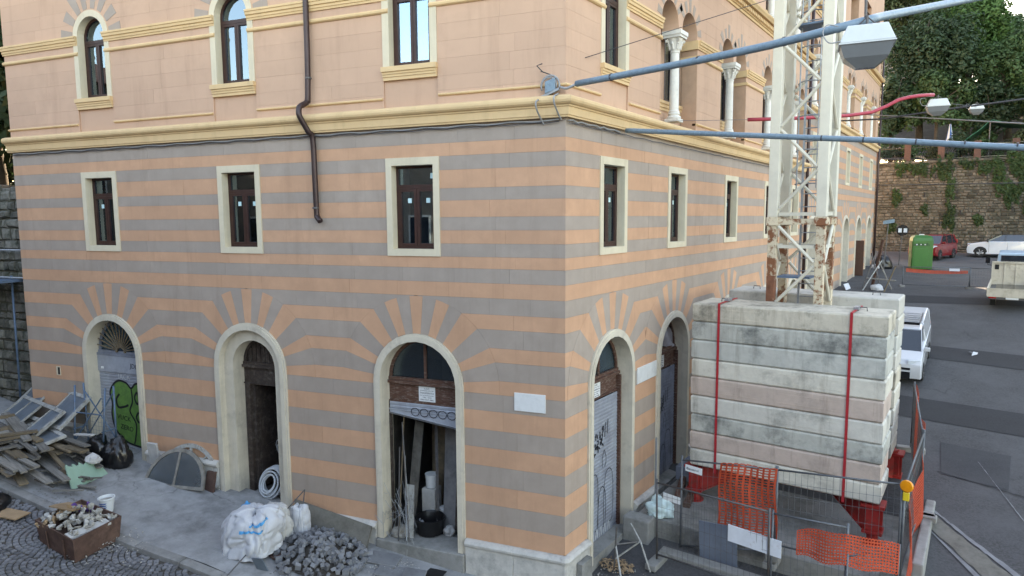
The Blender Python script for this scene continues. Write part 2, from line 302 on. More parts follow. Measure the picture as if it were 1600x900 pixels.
# ================================================================== GROUND
def gsheet(name, m, x0, x1, y0, y1, step, dz=0, f=street, parent=None):
    b = MB(); nu = max(1, round((x1 - x0) / step)); nv = max(1, round((y1 - y0) / step))
    b.grid(lambda u, v: (x0 + (x1 - x0) * u, y0 + (y1 - y0) * v, f(x0 + (x1 - x0) * u, y0 + (y1 - y0) * v) + dz), nu, nv)
    return b.build(name, m, parent, recalc=False)
def far_ground(x, y):
    z = street(x, y); d = math.hypot(x, y)
    return z
b = MB()
XS = [-400, -200, -120, -80, -60] + [-50 + i * .5 for i in range(0, 201)] + [60, 80, 120, 200, 400]
YS = [-400, -200, -100, -60] + [-40 + i * .5 for i in range(0, 181)] + [60, 80, 120, 200, 400]
nx, ny = len(XS), len(YS)
b.add([(x, y, street(max(-45, min(45, x)), max(-38, min(48, y)))) for y in YS for x in XS],
      [(j * nx + i, j * nx + i + 1, (j + 1) * nx + i + 1, (j + 1) * nx + i) for j in range(ny - 1) for i in range(nx - 1)])
tag(b.build('road', 'asphalt', recalc=False), kind='structure')
def patch(name, m, quad, dz=.012, n=24, nv=6, wob=0, label=None):
    b = MB(); q = [Vector(p) for p in quad]; rg = random.Random(len(name) + n)
    off = [(rg.uniform(-wob, wob), rg.uniform(-wob, wob)) for _ in range(n + 1)]
    def f(u, v):
        p = (q[0] * (1 - u) + q[1] * u) * (1 - v) + (q[3] * (1 - u) + q[2] * u) * v
        i = round(u * n); e = (q[3] - q[0]).normalized()
        p = p + e * (off[i][0] * (1 - v) + off[i][1] * v)
        return (p.x, p.y, street(p.x, p.y) + dz)
    b.grid(f, n, nv)
    o = b.build(name, m, recalc=False); return tag(o, kind='structure')
patch('asphalt_patch', 'asphalt_dark', [(-.0, 17.3), (14, 16.2), (14, 14.6), (-.0, 16.1)], n=60)
patch('asphalt_patch', 'asphalt_dark', [(2.2, 12.2), (14, 11.4), (14, 9.9), (2.2, 10.75)], n=60)
patch('asphalt_patch', 'asphalt_dark', [(.6, 23.6), (14, 25.5), (14, 24.0), (.6, 22.4)], n=60)
patch('asphalt_patch', 'asphalt_patch', [(5.17, 9.35), (6.56, 9.2), (6.5, 7.5), (5.27, 7.7)], n=12)
patch('trench_fill', 'sand_fill', [(5.12, 6.05), (7.9, 2.6), (7.4, 2.3), (5.0, 5.65)], n=30, wob=.03)
patch('chalk_line', 'chalk_dust', [(5.1, 6.2), (8.0, 2.85), (7.9, 2.65), (5.14, 6.1)], dz=.018, n=40, wob=.05, nv=2)
patch('chalk_line', 'chalk_dust', [(5.05, 5.5), (7.35, 2.3), (7.2, 2.1), (5.1, 5.42)], dz=.018, n=40, wob=.05, nv=2)
patch('chalk_line', 'chalk_dust', [(5.95, 8.6), (6.75, 6.3), (6.735, 6.29), (5.94, 8.6)], dz=.02, n=30, wob=.006, nv=1)
patch('asphalt_crack', 'asphalt_dark', [(5.2, 7.8), (6.9, 7.3), (6.9, 7.27), (5.2, 7.77)], dz=.016, n=20, wob=.02, nv=1)
# pavement along the left facade
PK = 2.32
b = MB(FL); N = 80
for i in range(N + 1):
    s = -1.2 + 20 * i / N
    for n in (-.3, .0, .6, 1.2, 1.8, PK):
        P = FL(s, n, 0); b.v.append(Vector((P.x, P.y, gz(P.x, P.y) + .012 - .02 * max(n, 0) / PK)))
b.f = [[i * 6 + j, i * 6 + j + 1, (i + 1) * 6 + j + 1, (i + 1) * 6 + j] for i in range(N) for j in range(5)]
pav = tag(b.build('pavement', 'pavement', recalc=False), kind='structure')
s = -1.2
while s < 18:
    L = random.uniform(.85, 1.25); b = MB(FL)
    z0, z1 = [gz(*FL(q, PK, 0).xy) for q in (s, s + L)]
    h = random.uniform(-.004, .004)
    b.add([(s + .006, PK + .003, z0 - .3), (s + L - .006, PK + .003, z1 - .3), (s + L - .006, PK + .2, z1 - .3), (s + .006, PK + .2, z0 - .3),
           (s + .006, PK + .003, z0 + h), (s + L - .006, PK + .003, z1 + h), (s + L - .006, PK + .185, z1 + h - .008), (s + .006, PK + .185, z0 + h - .008)],
          [(0, 3, 2, 1), (4, 5, 6, 7), (0, 1, 5, 4), (1, 2, 6, 5), (2, 3, 7, 6), (3, 0, 4, 7)])
    b.build('kerbstone', 'kerb_stone', pav, bevel=.012); s += L
# cobbled street in overlapping fans
cob = MB(FL)
cob.grid(lambda u, v: (1 + 18 * u, PK + .2 + 7 * v, street(*FL(1 + 18 * u, PK + .2 + 7 * v, 0).xy) + .012), 40, 16)
cob_o = tag(cob.build('cobbled_street', 'soil', recalc=False), kind='structure')
stones = []; FANW = 1.25; rc = .098
def in_view(P):
    d = P - CAM; return True
for fi in range(-1, 17):
    for fj in range(-1, 14):
        cx = 1 + fi * FANW + (FANW / 2 if fj % 2 else 0); cy = PK + fj * FANW / 2
        R = FANW / 2 * 1.0
        k = 0
        while True:
            r = R * 1.38 - k * rc
            if r < .06: break
            na = max(1, int(math.pi * r / rc))
            for q in range(na):
                a = math.pi * (q + .5) / na
                px, py = cx + r * math.cos(a), cy + r * math.sin(a)
                # keep only the part of the fan not covered by the next row's fans
                ok = abs(px - cx) <= FANW / 2 + .01 and py > cy - .02
                for dx in (-FANW / 2, FANW / 2):
                    if math.hypot(px - cx - dx, py - cy - FANW / 2) < R * 1.38 + .03 - 0 and py > cy + FANW / 2 - .0: ok = False
                if math.hypot(px - cx, py - cy - FANW) < R * 1.38 and py > cy + FANW: ok = False
                if ok and PK + .24 < py < PK + 6.2: stones.append((px, py, a, min(math.pi * r / na, .12)))
            k += 1
def stone_cell(px, py, a, wd):
    h = .5 * rc * .86; w2 = .5 * wd * .88
    ux, uy = -math.sin(a), math.cos(a); vx, vy = math.cos(a), math.sin(a)
    P0 = FL(px, py, 0); z = street(P0.x, P0.y) + .012
    top = .028 + random.uniform(-.006, .006); vs = []
    for (k, zz) in ((1, -.01), (1, top * .6), (.74, top)):
        for (i, j) in ((-1, -1), (1, -1), (1, 1), (-1, 1)):
            jx = random.uniform(.86, 1.06); vs.append((px + (ux * i * w2 + vx * j * h) * k * jx, py + (uy * i * w2 + vy * j * h) * k * jx, z + zz))
    return vs, [(0, 1, 5, 4), (1, 2, 6, 5), (2, 3, 7, 6), (3, 0, 4, 7), (4, 5, 9, 8), (5, 6, 10, 9), (6, 7, 11, 10), (7, 4, 8, 11), (8, 9, 10, 11)]
fwv = Vector((math.sin(math.radians(-35.88)), math.cos(math.radians(-35.88)), -.1)); rtv = Vector((math.cos(math.radians(-35.88)), -math.sin(math.radians(-35.88)), 0))
def scr(P):
    d = P - CAM; k = d.dot(fwv); return (d.dot(rtv) / k, d.z / k, k) if k > .3 else (9, 9, k)
vis = []; rest = []
for st in stones:
    x, y, k = scr(FL(st[0], st[1], .5))
    (vis if (abs(x) < .78 and y > -.55) else rest).append((k, st))
vis.sort(key=lambda q: q[0])
for k, st in vis[:300]:
    b = MB(FL); b.add(*stone_cell(*st)); b.build('cobble', 'cobble', cob_o, recalc=False)
b = MB(FL)
for k, st in vis[300:] + rest: b.add(*stone_cell(*st))
tag(b.build('cobbles', 'cobble', cob_o, recalc=False), kind='stuff')

# ================================================================== CORNER BUILDING
BLD = empty('corner_building', (0, 0, 0), 'orange and grey striped corner building with arched doorways and yellow cornices', 'building')
BZ = [8.29, 7.97, 7.74, 7.49, 7.16, 6.94, 6.64, 6.40, 6.16, 5.92, 5.71, 5.45, 5.18, 4.88, 4.61, 4.27, 4.01, 3.67, 3.41, 3.09, 2.73, 2.39, 2.04, 1.66, 1.30, .92, .57]
ZC, R1, R2 = 3.48, .97, 1.69
cells = []       # (frame, polygon, colour, kind)
core = {}
def arc(c, r, a0, a1, n): return [(c + r * math.cos(a0 + (a1 - a0) * i / n), None, a0 + (a1 - a0) * i / n) for i in range(n + 1)]
def facade(fr, s0, s1, doors, wins, lift, bottom, uid):
    """striped lower storey: returns list of (poly, colour index, name)"""
    res = []
    ds = sorted(doors)
    lim = {}
    for i, d in enumerate(ds):
        lo = (d - ds[i - 1]) / 2 if i else d - s0; hi = (ds[i + 1] - d) / 2 if i < len(ds) - 1 else s1 - d
        lim[d] = (lo, hi)
    def half(d, side, z):
        """distance from the door axis at which the horizontal band stops"""
        if z >= ZC + R2: return 0
        if z <= ZC - .05: return R1
        h = math.sqrt(max(0, R2 ** 2 - (z - ZC) ** 2)); return min(h, lim[d][side])
    TOPZ = 4.88
    for i in range(len(BZ) - 1):
        za, zb = BZ[i], BZ[i + 1]; c = i % 2       # 0 grey, 1 orange
        ring = za < ZC + R2 and True
        edges = []
        obst = []
        if zb < TOPZ + .1:
            for d in ds: obst.append(('d', d))
        if zb >= 5.9 and za <= 7.75:
            for wv in wins: obst.append(('w', wv))
        obst.sort(key=lambda q: q[1])
        # piece boundaries as polylines bottom->top
        zz = [zb + (za - zb) * k / 3 for k in range(4)]
        left = [(s0, z) for z in zz]
        segs = []
        for kd, p in obst:
            if kd == 'w': Lp = [(p - .56, z) for z in zz]; Rp = [(p + .56, z) for z in zz]
            else:
                if zb >= ZC - .08 or za > ZC - .05:
                    Lp = [(p - half(p, 0, z), z) for z in zz]; Rp = [(p + half(p, 1, z), z) for z in zz]
                    if za <= 3.68 and zb <= 3.42: Lp[0] = (p - half(p, 0, zz[1]), zz[0]); Rp[0] = (p + half(p, 1, zz[1]), zz[0])
                else: Lp = [(p - R1, z) for z in zz]; Rp = [(p + R1, z) for z in zz]
            segs.append((left, Lp)); left = Rp
        segs.append((left, [(s1, z) for z in zz]))
        for A, B in segs:
            if max(b_[0] - a_[0] for a_, b_ in zip(A, B)) < .02: continue
            res.append((A, B, c, zb))
    rings = []
    for d in ds:
        for side, sg in ((0, -1), (1, 1)):
            lm = lim[d][side]
            pts = []
            for z in BZ:
                if z > TOPZ + .01 or z < 3.4: continue
                h = math.sqrt(max(0, R2 ** 2 - (z - ZC) ** 2))
                if h > lm: h = lm
                pts.append((math.atan2(z - ZC, h), math.hypot(h, z - ZC)))
            # pts go from 4.88 down; colours: 4.88-4.61 is orange
            cols = [1, 0, 1, 0, 1, 0, 1]
            for k in range(len(pts) - 1):
                (a0, q0), (a1, q1) = pts[k], pts[k + 1]
                last = k == len(pts) - 2
                arcO = [(a1 + (a0 - a1) * j / 3, q1 + (q0 - q1) * j / 3 if min(q0, q1) < R2 - .01 or True else R2) for j in range(4)]
                po = [(d + sg * q * math.cos(a), ZC + q * math.sin(a)) for a, q in arcO]
                pi_ = [(d + sg * R1 * math.cos(a), ZC + R1 * math.sin(a)) for a, q in reversed(arcO)]
                if last: pi_[-1] = (d + sg * R1, 3.41); po[0] = (po[0][0], 3.41)
                rings.append((po + pi_, cols[k]))
            aT = pts[0][0]; st = (math.pi / 2 - aT) / 3.5
            for k, cc in enumerate((0, 1, 0)):
                a0, a1 = aT + k * st, aT + (k + 1) * st
                po = [(d + sg * R2 * math.cos(a), ZC + R2 * math.sin(a)) for a in (a0, (a0 + a1) / 2, a1)]
                pi_ = [(d + sg * R1 * math.cos(a), ZC + R1 * math.sin(a)) for a in (a1, (a0 + a1) / 2, a0)]
                rings.append((po + pi_, cc))
        a0 = math.pi / 2 - st / 2; a1 = math.pi / 2 + st / 2
        rings.append(([(d + R2 * math.cos(a), ZC + R2 * math.sin(a)) for a in (a0, math.pi / 2, a1)] + [(d + R1 * math.cos(a), ZC + R1 * math.sin(a)) for a in (a1, math.pi / 2, a0)], 1))
        # grey field above the ring: between the 4.88 line, the circle and the 5.18 line is covered by the band pieces
    return res, rings
def shrink(poly, g):
    cx = sum(p[0] for p in poly) / len(poly); cz = sum(p[1] for p in poly) / len(poly)
    o = []
    for x, z in poly:
        dx, dz = cx - x, cz - z
        o.append((x + (g if dx > 0 else -g) * min(1, abs(dx) * 8), z + (g if dz > 0 else -g) * min(1, abs(dz) * 8)))
    return o
NM = ('grey_block', 'orange_block'); CM = ('grey', 'orange')
def lay(fr, s0, s1, doors, wins, lift, bottom, blocks=True):
    res, rings = facade(fr, s0, s1, doors, wins, lift, bottom, 0)
    cb = MB(fr); far = [MB(fr), MB(fr)]
    G = .0012
    for A, B, c, zb in res:
        smid = (A[0][0] + B[0][0]) / 2
        if zb < bottom(smid) - .02: continue
        poly = A + B[::-1]
        cb.prism([(p[0], p[1] + lift) for p in poly], -.4, -.016)
        L = min(b_[0] - a_[0] for a_, b_ in zip(A, B)); Lm = max(b_[0] - a_[0] for a_, b_ in zip(A, B))
        if not blocks:
            far[c].prism([(p[0], p[1] + lift) for p in shrink(poly, .002)], -.014, 0); continue
        k = max(1, round(Lm / 1.08)) if L > .5 else 1
        rg = random.Random(int(zb * 1000) + int(smid * 31))
        off = rg.uniform(-.22, .22) * (1 if L > 1.5 else 0)
        for j in range(k):
            u0 = 0 if j == 0 else (j + off) / k; u1 = 1 if j == k - 1 else (j + 1 + off) / k
            PA = [((a_[0] + (b_[0] - a_[0]) * u0), a_[1]) for a_, b_ in zip(A, B)]; PB = [((a_[0] + (b_[0] - a_[0]) * u1), a_[1]) for a_, b_ in zip(A, B)]
            if j > 0: m_ = sum(p[0] for p in PA) / 4; PA = [(m_, p[1]) for p in PA]
            if j < k - 1: m_ = sum(p[0] for p in PB) / 4; PB = [(m_, p[1]) for p in PB]
            g = G
            P = [(p[0] + g, p[1]) for p in PA] + [(p[0] - g, p[1]) for p in PB[::-1]]
            P[0] = (P[0][0], P[0][1] + g); P[3] = (P[3][0], P[3][1] - g); P[4] = (P[4][0], P[4][1] - g); P[7] = (P[7][0], P[7][1] + g)
            pr = -.002 + rg.uniform(-.002, .002)
            bb = MB(fr); bb.prism([(p[0], p[1] + lift) for p in P], -.014, pr); bb.build(NM[c], CM[c], BLD)
    for poly, c in rings:
        cb.prism([(p[0], p[1] + lift) for p in poly], -.4, -.016)
        P = [(p[0], p[1] + lift) for p in shrink(poly, .0012)]
        if blocks: bb = MB(fr); bb.prism(P, -.014, .001); bb.build('voussoir', CM[c], BLD)
        else: far[c].prism(P, -.014, 0)
    cb.build('wall', 'joint', BLD)
    if not blocks:
        for c in (0, 1): tag(far[c].build(('grey_bands', 'orange_bands')[c], CM[c], BLD), kind='stuff')
SL, ST, SE = 14.1, 17.6, 36.8
DL = (2.93, 7.0, 11.13); WL = (2.95, 7.06, 11.16)
DR = (1.77, 4.87, 8.83, 12.75, 16.2); WR = (1.77, 4.95, 8.83, 12.72, 16.2)
DF = (19.3, 23.1, 26.95, 30.9, 34.7)
LIFT = 2.22
def botL(s): return .57 if s < 6.5 else (1.30 if s < 10.6 else 1.66)
def botR(s): return .57 if s < 5 else (.92 if s < 9 else (1.3 if s < 12.5 else 1.66))
def botF(s): return .57 if s < 40 else 0
lay(FL, 0, SL, DL, WL, 0, botL)
lay(FR, 0, ST, DR, WR, 0, botR)
lay(FR, ST, SE, DF, DF, LIFT, botF, blocks=False)
# plinth of pale stone, moulded top
def plinth(fr, a, b_, top, base, ends=(0, 0)):
    n = max(1, round((b_ - a) / .95))
    for i in range(n):
        s0, s1 = a + (b_ - a) * i / n + .003, a + (b_ - a) * (i + 1) / n - .003
        b = MB(fr); b.box((s0, -.3, base), (s1, .075, top - .14))
        o = b.build('plinth_block', 'istria', BLD, bevel=.008)
        b = MB(fr); prof = [(.03, top), (.085, top - .02), (.12, top - .06), (.115, top - .1), (.09, top - .135), (-.2, top - .135), (-.2, top)]
        k = len(prof); b.add([(s_, p[0], p[1]) for s_ in (s0, s1) for p in prof], [tuple(range(k)), tuple(range(2 * k - 1, k - 1, -1))] + [(i_, i_ + k, (i_ + 1) % k + k, (i_ + 1) % k) for i_ in range(k)])
        b.build('plinth_moulding', 'istria', BLD)
plinth(FL, .0, 1.95, .57, -.6); plinth(FL, 3.91, 6.02, .57, -.3); plinth(FL, 7.98, 10.15, 1.30, .3); plinth(FL, 12.11, 14.1, 1.66, .8)
plinth(FR, -.0, .79, .57, -.6); plinth(FR, 2.75, 3.89, .57, -.4); plinth(FR, 5.85, 7.85, .92, 0); plinth(FR, 9.8, 11.75, 1.3, .5); plinth(FR, 13.73, 15.2, 1.66, .8)
for q in range(6):
    e0 = [ST] + [d + .98 for d in DF]; e1 = [d - .98 for d in DF] + [SE]
    plinth(FR, e0[q], e1[q], .57 + LIFT, 1.6) if e1[q] - e0[q] > .1 else None
b = MB(); b.lathe([(.08, -.6), (.08, .42), (.11, .44), (.13, .5), (.1, .56), (.03, .57)], (.0, .0, 0), 12); b.build('plinth_corner', 'istria', BLD)
# meter box at the corner, on the right-hand wall
b = MB(FR); b.box((.28, .08, -.35), (.66, .2, .33)); b.build('meter_box', 'concrete', BLD, bevel=.01)
# ---------------------------------------------------------------- cornices
def sweep(prof, z0, path, name, m, parent=BLD):
    """path: list of (point xy, offset direction xy); prof: (out, z)"""
    b = MB(); k = len(prof); n = len(path)
    for (P, D) in path:
        for o_, z in prof: b.v.append(Vector((P[0] + D[0] * o_, P[1] + D[1] * o_, z0 + z)))
    for i in range(n - 1):
        for j in range(k): b.f.append([i * k + j, i * k + (j + 1) % k, (i + 1) * k + (j + 1) % k, (i + 1) * k + j])
    b.f += [list(range(k)), list(range((n - 1) * k, n * k))]
    return b.build(name, m, parent)
NLV = Vector((NLX, NLY)); NRV = Vector((1, 0)); MIT = (NLV + NRV) / (1 + NLV.dot(NRV))
def around(a, b_):        # from s=a on the left facade round the corner to t=b on the right
    p = FL(a, 0, 0); return [((p.x, p.y), NLV), ((0, 0), MIT), ((0, b_), NRV)]
def alongL(a, b_): p, q = FL(a, 0, 0), FL(b_, 0, 0); return [((p.x, p.y), NLV), ((q.x, q.y), NLV)]
def alongR(a, b_): return [((0, a), NRV), ((0, b_), NRV)]
CORN = [(-.3, 0), (.08, 0), (.085, .03), (.1, .036), (.105, .1), (.11, .165), (.13, .17), (.135, .195), (.165, .205), (.195, .235), (.205, .27), (.198, .31), (.17, .335), (.1, .36), (.02, .375), (-.3, .375)]
sweep(CORN, 8.285, around(SL + .05, ST), 'cornice', 'yellow')
sweep(CORN, 8.285 + LIFT, alongR(ST + .002, SE), 'cornice', 'yellow')
STR3 = [(-.1, 0), (.025, 0), (.03, .04), (.045, .045), (.045, .09), (.07, .1), (.075, .15), (.09, .16), (.09, .2), (-.1, .2)]
STRL = [(-.1, 0), (.02, 0), (.045, .02), (.05, .05), (.03, .08), (-.1, .085)]
BEAD = [(-.1, 0), (.015, 0), (.035, .012), (.04, .03), (.032, .045), (.0, .052), (-.1, .052)]
DENT = [(-.1, 0), (.03, 0), (.04, .06), (.07, .07), (.07, .22), (.2, .225), (.22, .26), (.25, .3), (.26, .34), (.0, .36), (-.1, .36)]
UL = (2.95, 7.06, 11.1); HW = .42
def strings(lift, gapsL, s_end, gapsR, r0, r1):
    for prof, z, gap, nm in ((STR3, 10.575, HW + .006, 'string_course'), (STRL, 10.35, HW + .006, 'string_course'), (BEAD, 8.8, .58, 'bead_course')):
        if gapsL:
            gl = sorted(gapsL)
            sweep(prof, z, around(gl[0] - gap, gapsR[0][0] - (gap if gapsR[0][1] < .6 else gapsR[0][1])), nm, 'yellow')
            for i, g in enumerate(gl):
                e = gl[i + 1] - gap if i + 1 < len(gl) else s_end
                sweep(prof, z, alongL(g + gap, e), nm, 'yellow')
        cur = None
        for i, (c, hw) in enumerate(gapsR):
            g0 = gap if hw < .6 else hw
            if cur is None and not gapsL: sweep(prof, z + lift, alongR(r0, c - g0), nm, 'yellow')
            elif cur is not None: sweep(prof, z + lift, alongR(cur, c - g0), nm, 'yellow')
            cur = c + g0
        sweep(prof, z + lift, alongR(cur, r1), nm, 'yellow')
BIF = (4.95, 8.83, 12.72, 16.2); BH = 1.08
strings(0, UL, SL + .02, [(1.77, .5)] + [(c, BH) for c in BIF[:3]] + [(BIF[3], BH)], 0, ST)
strings(LIFT, None, 0, [(c, BH) for c in DF], ST + .01, SE)
sweep(DENT, 12.2, around(SL + .05, ST), 'dentil_cornice', 'yellow')
sweep(DENT, 12.2 + LIFT, alongR(ST + .002, SE), 'dentil_cornice', 'yellow')
b = MB(FR); t = .1
while t < ST - .2: b.box((t, .07, 12.3), (t + .08, .14, 12.4)); t += .16
b.build('dentils', 'yellow', BLD)['kind'] = 'stuff'
# ---------------------------------------------------------------- upper storeys in scored pink plaster
def upper(fr, s0, s1, rects, zlist, lift, nm='plaster_block', blocks=True):
    cb = MB(fr); fb = MB(fr)
    for i in range(len(zlist) - 1):
        za, zb = zlist[i], zlist[i + 1]; cuts = []
        for (c, h, z0, z1) in rects:
            if z0 < zb - .01 and z1 > za + .01: cuts.append((c - h, c + h))
        cuts.sort(); cur = s0; segs = []
        for a, b_ in cuts: segs.append((cur, a)); cur = b_
        segs.append((cur, s1))
        for a, b_ in segs:
            if b_ - a < .02: continue
            cb.box((a, -.4, za + lift), (b_, -.016, zb + lift))
            k = max(1, round((b_ - a) / 1.45)) if blocks else 1; rg = random.Random(int(za * 100) + int(a * 7)); off = rg.uniform(-.25, .25)
            for j in range(k):
                u0 = a if j == 0 else a + (b_ - a) * (j + off) / k; u1 = b_ if j == k - 1 else a + (b_ - a) * (j + 1 + off) / k
                if blocks: bb = MB(fr); bb.box((u0 + .001, -.014, za + lift + .001), (u1 - .001, rg.uniform(-.001, .001), zb + lift - .001)); bb.build(nm, 'pink', BLD)
                else: fb.box((u0, -.014, za + lift + .002), (u1, 0, zb + lift - .002))
    cb.build('wall', 'pink_joint', BLD)
    if not blocks: fb.build('plaster_face', 'pink', BLD)
ZU = [8.655, 8.9, 9.15, 9.45, 9.75, 10.05, 10.36, 10.75, 11.05, 11.35, 11.7, 12.0, 12.25]
rl = [(c, .56, 8.655, 11.35) for c in UL]
rr = [(1.77, .56, 8.655, 11.35)] + [(c, BH, 8.655, 11.7) for c in BIF]
upper(FL, 0, SL, rl, ZU, 0); upper(FR, 0, ST, rr, ZU, 0)
upper(FR, ST, SE, [(c, BH, 8.655, 11.7) for c in DF], ZU, LIFT, blocks=False)
ZT = [12.25, 13.2, 14.2, 15.2, 17.4]
upper(FL, 0, SL, [], ZT, 0, blocks=False)
upper(FR, 0, ST, [(c, BH, 12.62, 15.66) for c in BIF], [12.25, 12.62, 13.2, 14.2, 15.66, 17.4], 0, blocks=False)
upper(FR, ST, SE, [(c, BH, 12.62, 15.66) for c in DF], [12.25, 12.62, 13.2, 14.2, 15.66, 17.4], LIFT, blocks=False)
# rear walls and roof
A = FL(SL, 0, 0); Bk = FL(SL, -16, 0)
foot = [(-.4, .3), (A.x + .1, A.y + .45), (Bk.x, Bk.y), (-14, SE), (-.4, SE - .01)]
b = MB(); k = len(foot)
for i in range(1, 4):
    (x0, y0), (x1, y1) = foot[i], foot[i + 1]
    b.add([(x0, y0, -1), (x1, y1, -1), (x1, y1, 19.6), (x0, y0, 19.6)], [(0, 1, 2, 3)])
b.build('rear_wall', 'pink', BLD, recalc=False)
b = MB(); b.add([(x, y, 17.4) for x, y in [(0, 0), (A.x, A.y), (Bk.x, Bk.y), (-14, SE), (0, SE)]], [(0, 1, 2, 3, 4)])
b.add([(0, ST, 19.62), (-14, ST, 19.62), (-14, SE, 19.62), (0, SE, 19.62)], [(0, 1, 2, 3)]); b.add([(-.01, ST, 8), (-14, ST, 8), (-14, ST, 19.62), (-.01, ST, 19.62)], [(0, 1, 2, 3)])
b.build('roof', 'pink', BLD, recalc=False)
b = MB(FL); b.box((SL - .01, -16, -.5), (SL + .0, -.02, 17.4)); b.build('side_wall', 'pink', BLD)
# ---------------------------------------------------------------- openings
def archline(c, r, zs, zb, n=14): return [(c - r, zb)] + [(c - r * math.cos(math.pi * i / n), zs + r * math.sin(math.pi * i / n)) for i in range(n + 1)] + [(c + r, zb)]
def room(fr, c, h, z0, z1, n0, depth, m='room_wall'):
    b = MB(fr); a, d = n0, n0 - depth
    b.add([(c - h, a, z0), (c + h, a, z0), (c + h, a, z1), (c - h, a, z1), (c - h, d, z0), (c + h, d, z0), (c + h, d, z1), (c - h, d, z1)],
          [(4, 5, 6, 7), (0, 1, 5, 4), (1, 2, 6, 5), (2, 3, 7, 6), (3, 0, 4, 7)])
    return b.build('room', m, BLD, recalc=False)
def sash(b, a0, a1, z0, z1, wd, n0, n1):
    b.box((a0, n0, z0), (a0 + wd, n1, z1)); b.box((a1 - wd, n0, z0), (a1, n1, z1))
    b.box((a0 + wd, n0, z0), (a1 - wd, n1, z0 + wd)); b.box((a0 + wd, n0, z1 - wd), (a1 - wd, n1, z1))
def mezz_window(fr, c, lift=0, label=None, stick=True):
    z0, z1 = 5.92 + lift, 7.74 + lift; i0, i1, hw = 6.05 + lift, 7.6 + lift, .435
    b = MB(fr)
    b.box((c - .56, -.26, z0), (c - hw, .022, z1)); b.box((c + hw, -.26, z0), (c + .56, .022, z1))
    b.box((c - hw, -.26, z0), (c + hw, .022, i0)); b.box((c - hw, -.26, i1), (c + hw, .022, z1))
    W = b.build('window', 'cream', BLD)
    if label: W['label'] = label
    n = -.15; b = MB(fr); sash(b, c - hw, c + hw, i0, i1, .045, n - .08, n)
    b.box((c - hw + .045, n - .08, i0 + 1.13), (c + hw - .045, n + .012, i0 + 1.2))
    b.build('frame', 'brown_wood', W)
    for sg in (-1, 1):
        a0, a1 = (c - hw + .047, c - .004) if sg < 0 else (c + .004, c + hw - .047)
        b = MB(fr); sash(b, a0, a1, i0 + .047, i0 + 1.128, .055, n - .06, n + .008); b.build('sash', 'brown_wood', W)
        b = MB(fr); b.box((a0 + .05, n - .035, i0 + .1), (a1 - .05, n - .028, i0 + 1.08)); b.build('pane', 'pane_glass', W)
        if stick: b = MB(fr); q = a0 + .12; b.box((q, n - .026, i0 + .86), (q + .08, n - .023, i0 + .95)); b.build('sticker', 'sticker', W)
    b = MB(fr); b.box((c - hw + .04, n - .045, i0 + 1.2), (c + hw - .04, n - .038, i1 - .04)); b.build('pane', 'pane_glass', W)
    if stick: b = MB(fr); b.box((c - hw + .08, n - .036, i1 - .24), (c - hw + .16, n - .033, i1 - .14)); b.build('sticker', 'sticker', W)
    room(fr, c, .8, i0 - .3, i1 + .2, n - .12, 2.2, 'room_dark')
    b = MB(fr); b.box((c + hw + .0, n - .5, i0), (c + hw + .06, n - .13, i1)); b.box((c - hw - .06, n - .5, i0), (c - hw, n - .13, i1)); b.build('inner_reveal', 'room_wall', W)
def voussoirs(fr, c, r0, zs, lift, sizes, halfs=(0, 180)):
    for (a, da, r1) in sizes:
        a0, a1 = math.radians(a - da / 2), math.radians(a + da / 2); b = MB(fr)
        ri = r0 + .02
        b.prism([(c - ri * math.cos(q), zs + lift + ri * math.sin(q)) for q in (a0, (a0 + a1) / 2, a1)] + [(c - r1 * math.cos(q), zs + lift + r1 * math.sin(q)) for q in (a1, a0)], .002, .006)
        b.build('painted_voussoir', 'grey', BLD)
def spandrel(fr, c, h, z0, z1, arches, lift):
    """wall field with arched holes: vertical strips"""
    b = MB(fr); f = MB(fr); N = 60
    def low(s):
        z = z0
        for (ac, r, zs) in arches:
            if abs(s - ac) < r: z = max(z, zs + math.sqrt(r * r - (s - ac) ** 2))
        return z
    A = []; B = []
    xs = sorted(set([c - h + 2 * h * i / N for i in range(N + 1)] + [ac + r * math.cos(math.pi * k / 16) for ac, r, zs in arches for k in range(17)]))
    b.strip([(x, z1 + lift) for x in xs], [(x, low(x) + lift) for x in xs], -.4, 0)
    b.build('spandrel', 'pink', BLD)
SZ9 = [(6, 15, .86), (33, 15, .84), (58, 13, .98), (79, 12, .9), (101, 12, .9), (122, 13, .98), (147, 15, .84), (174, 15, .86)]
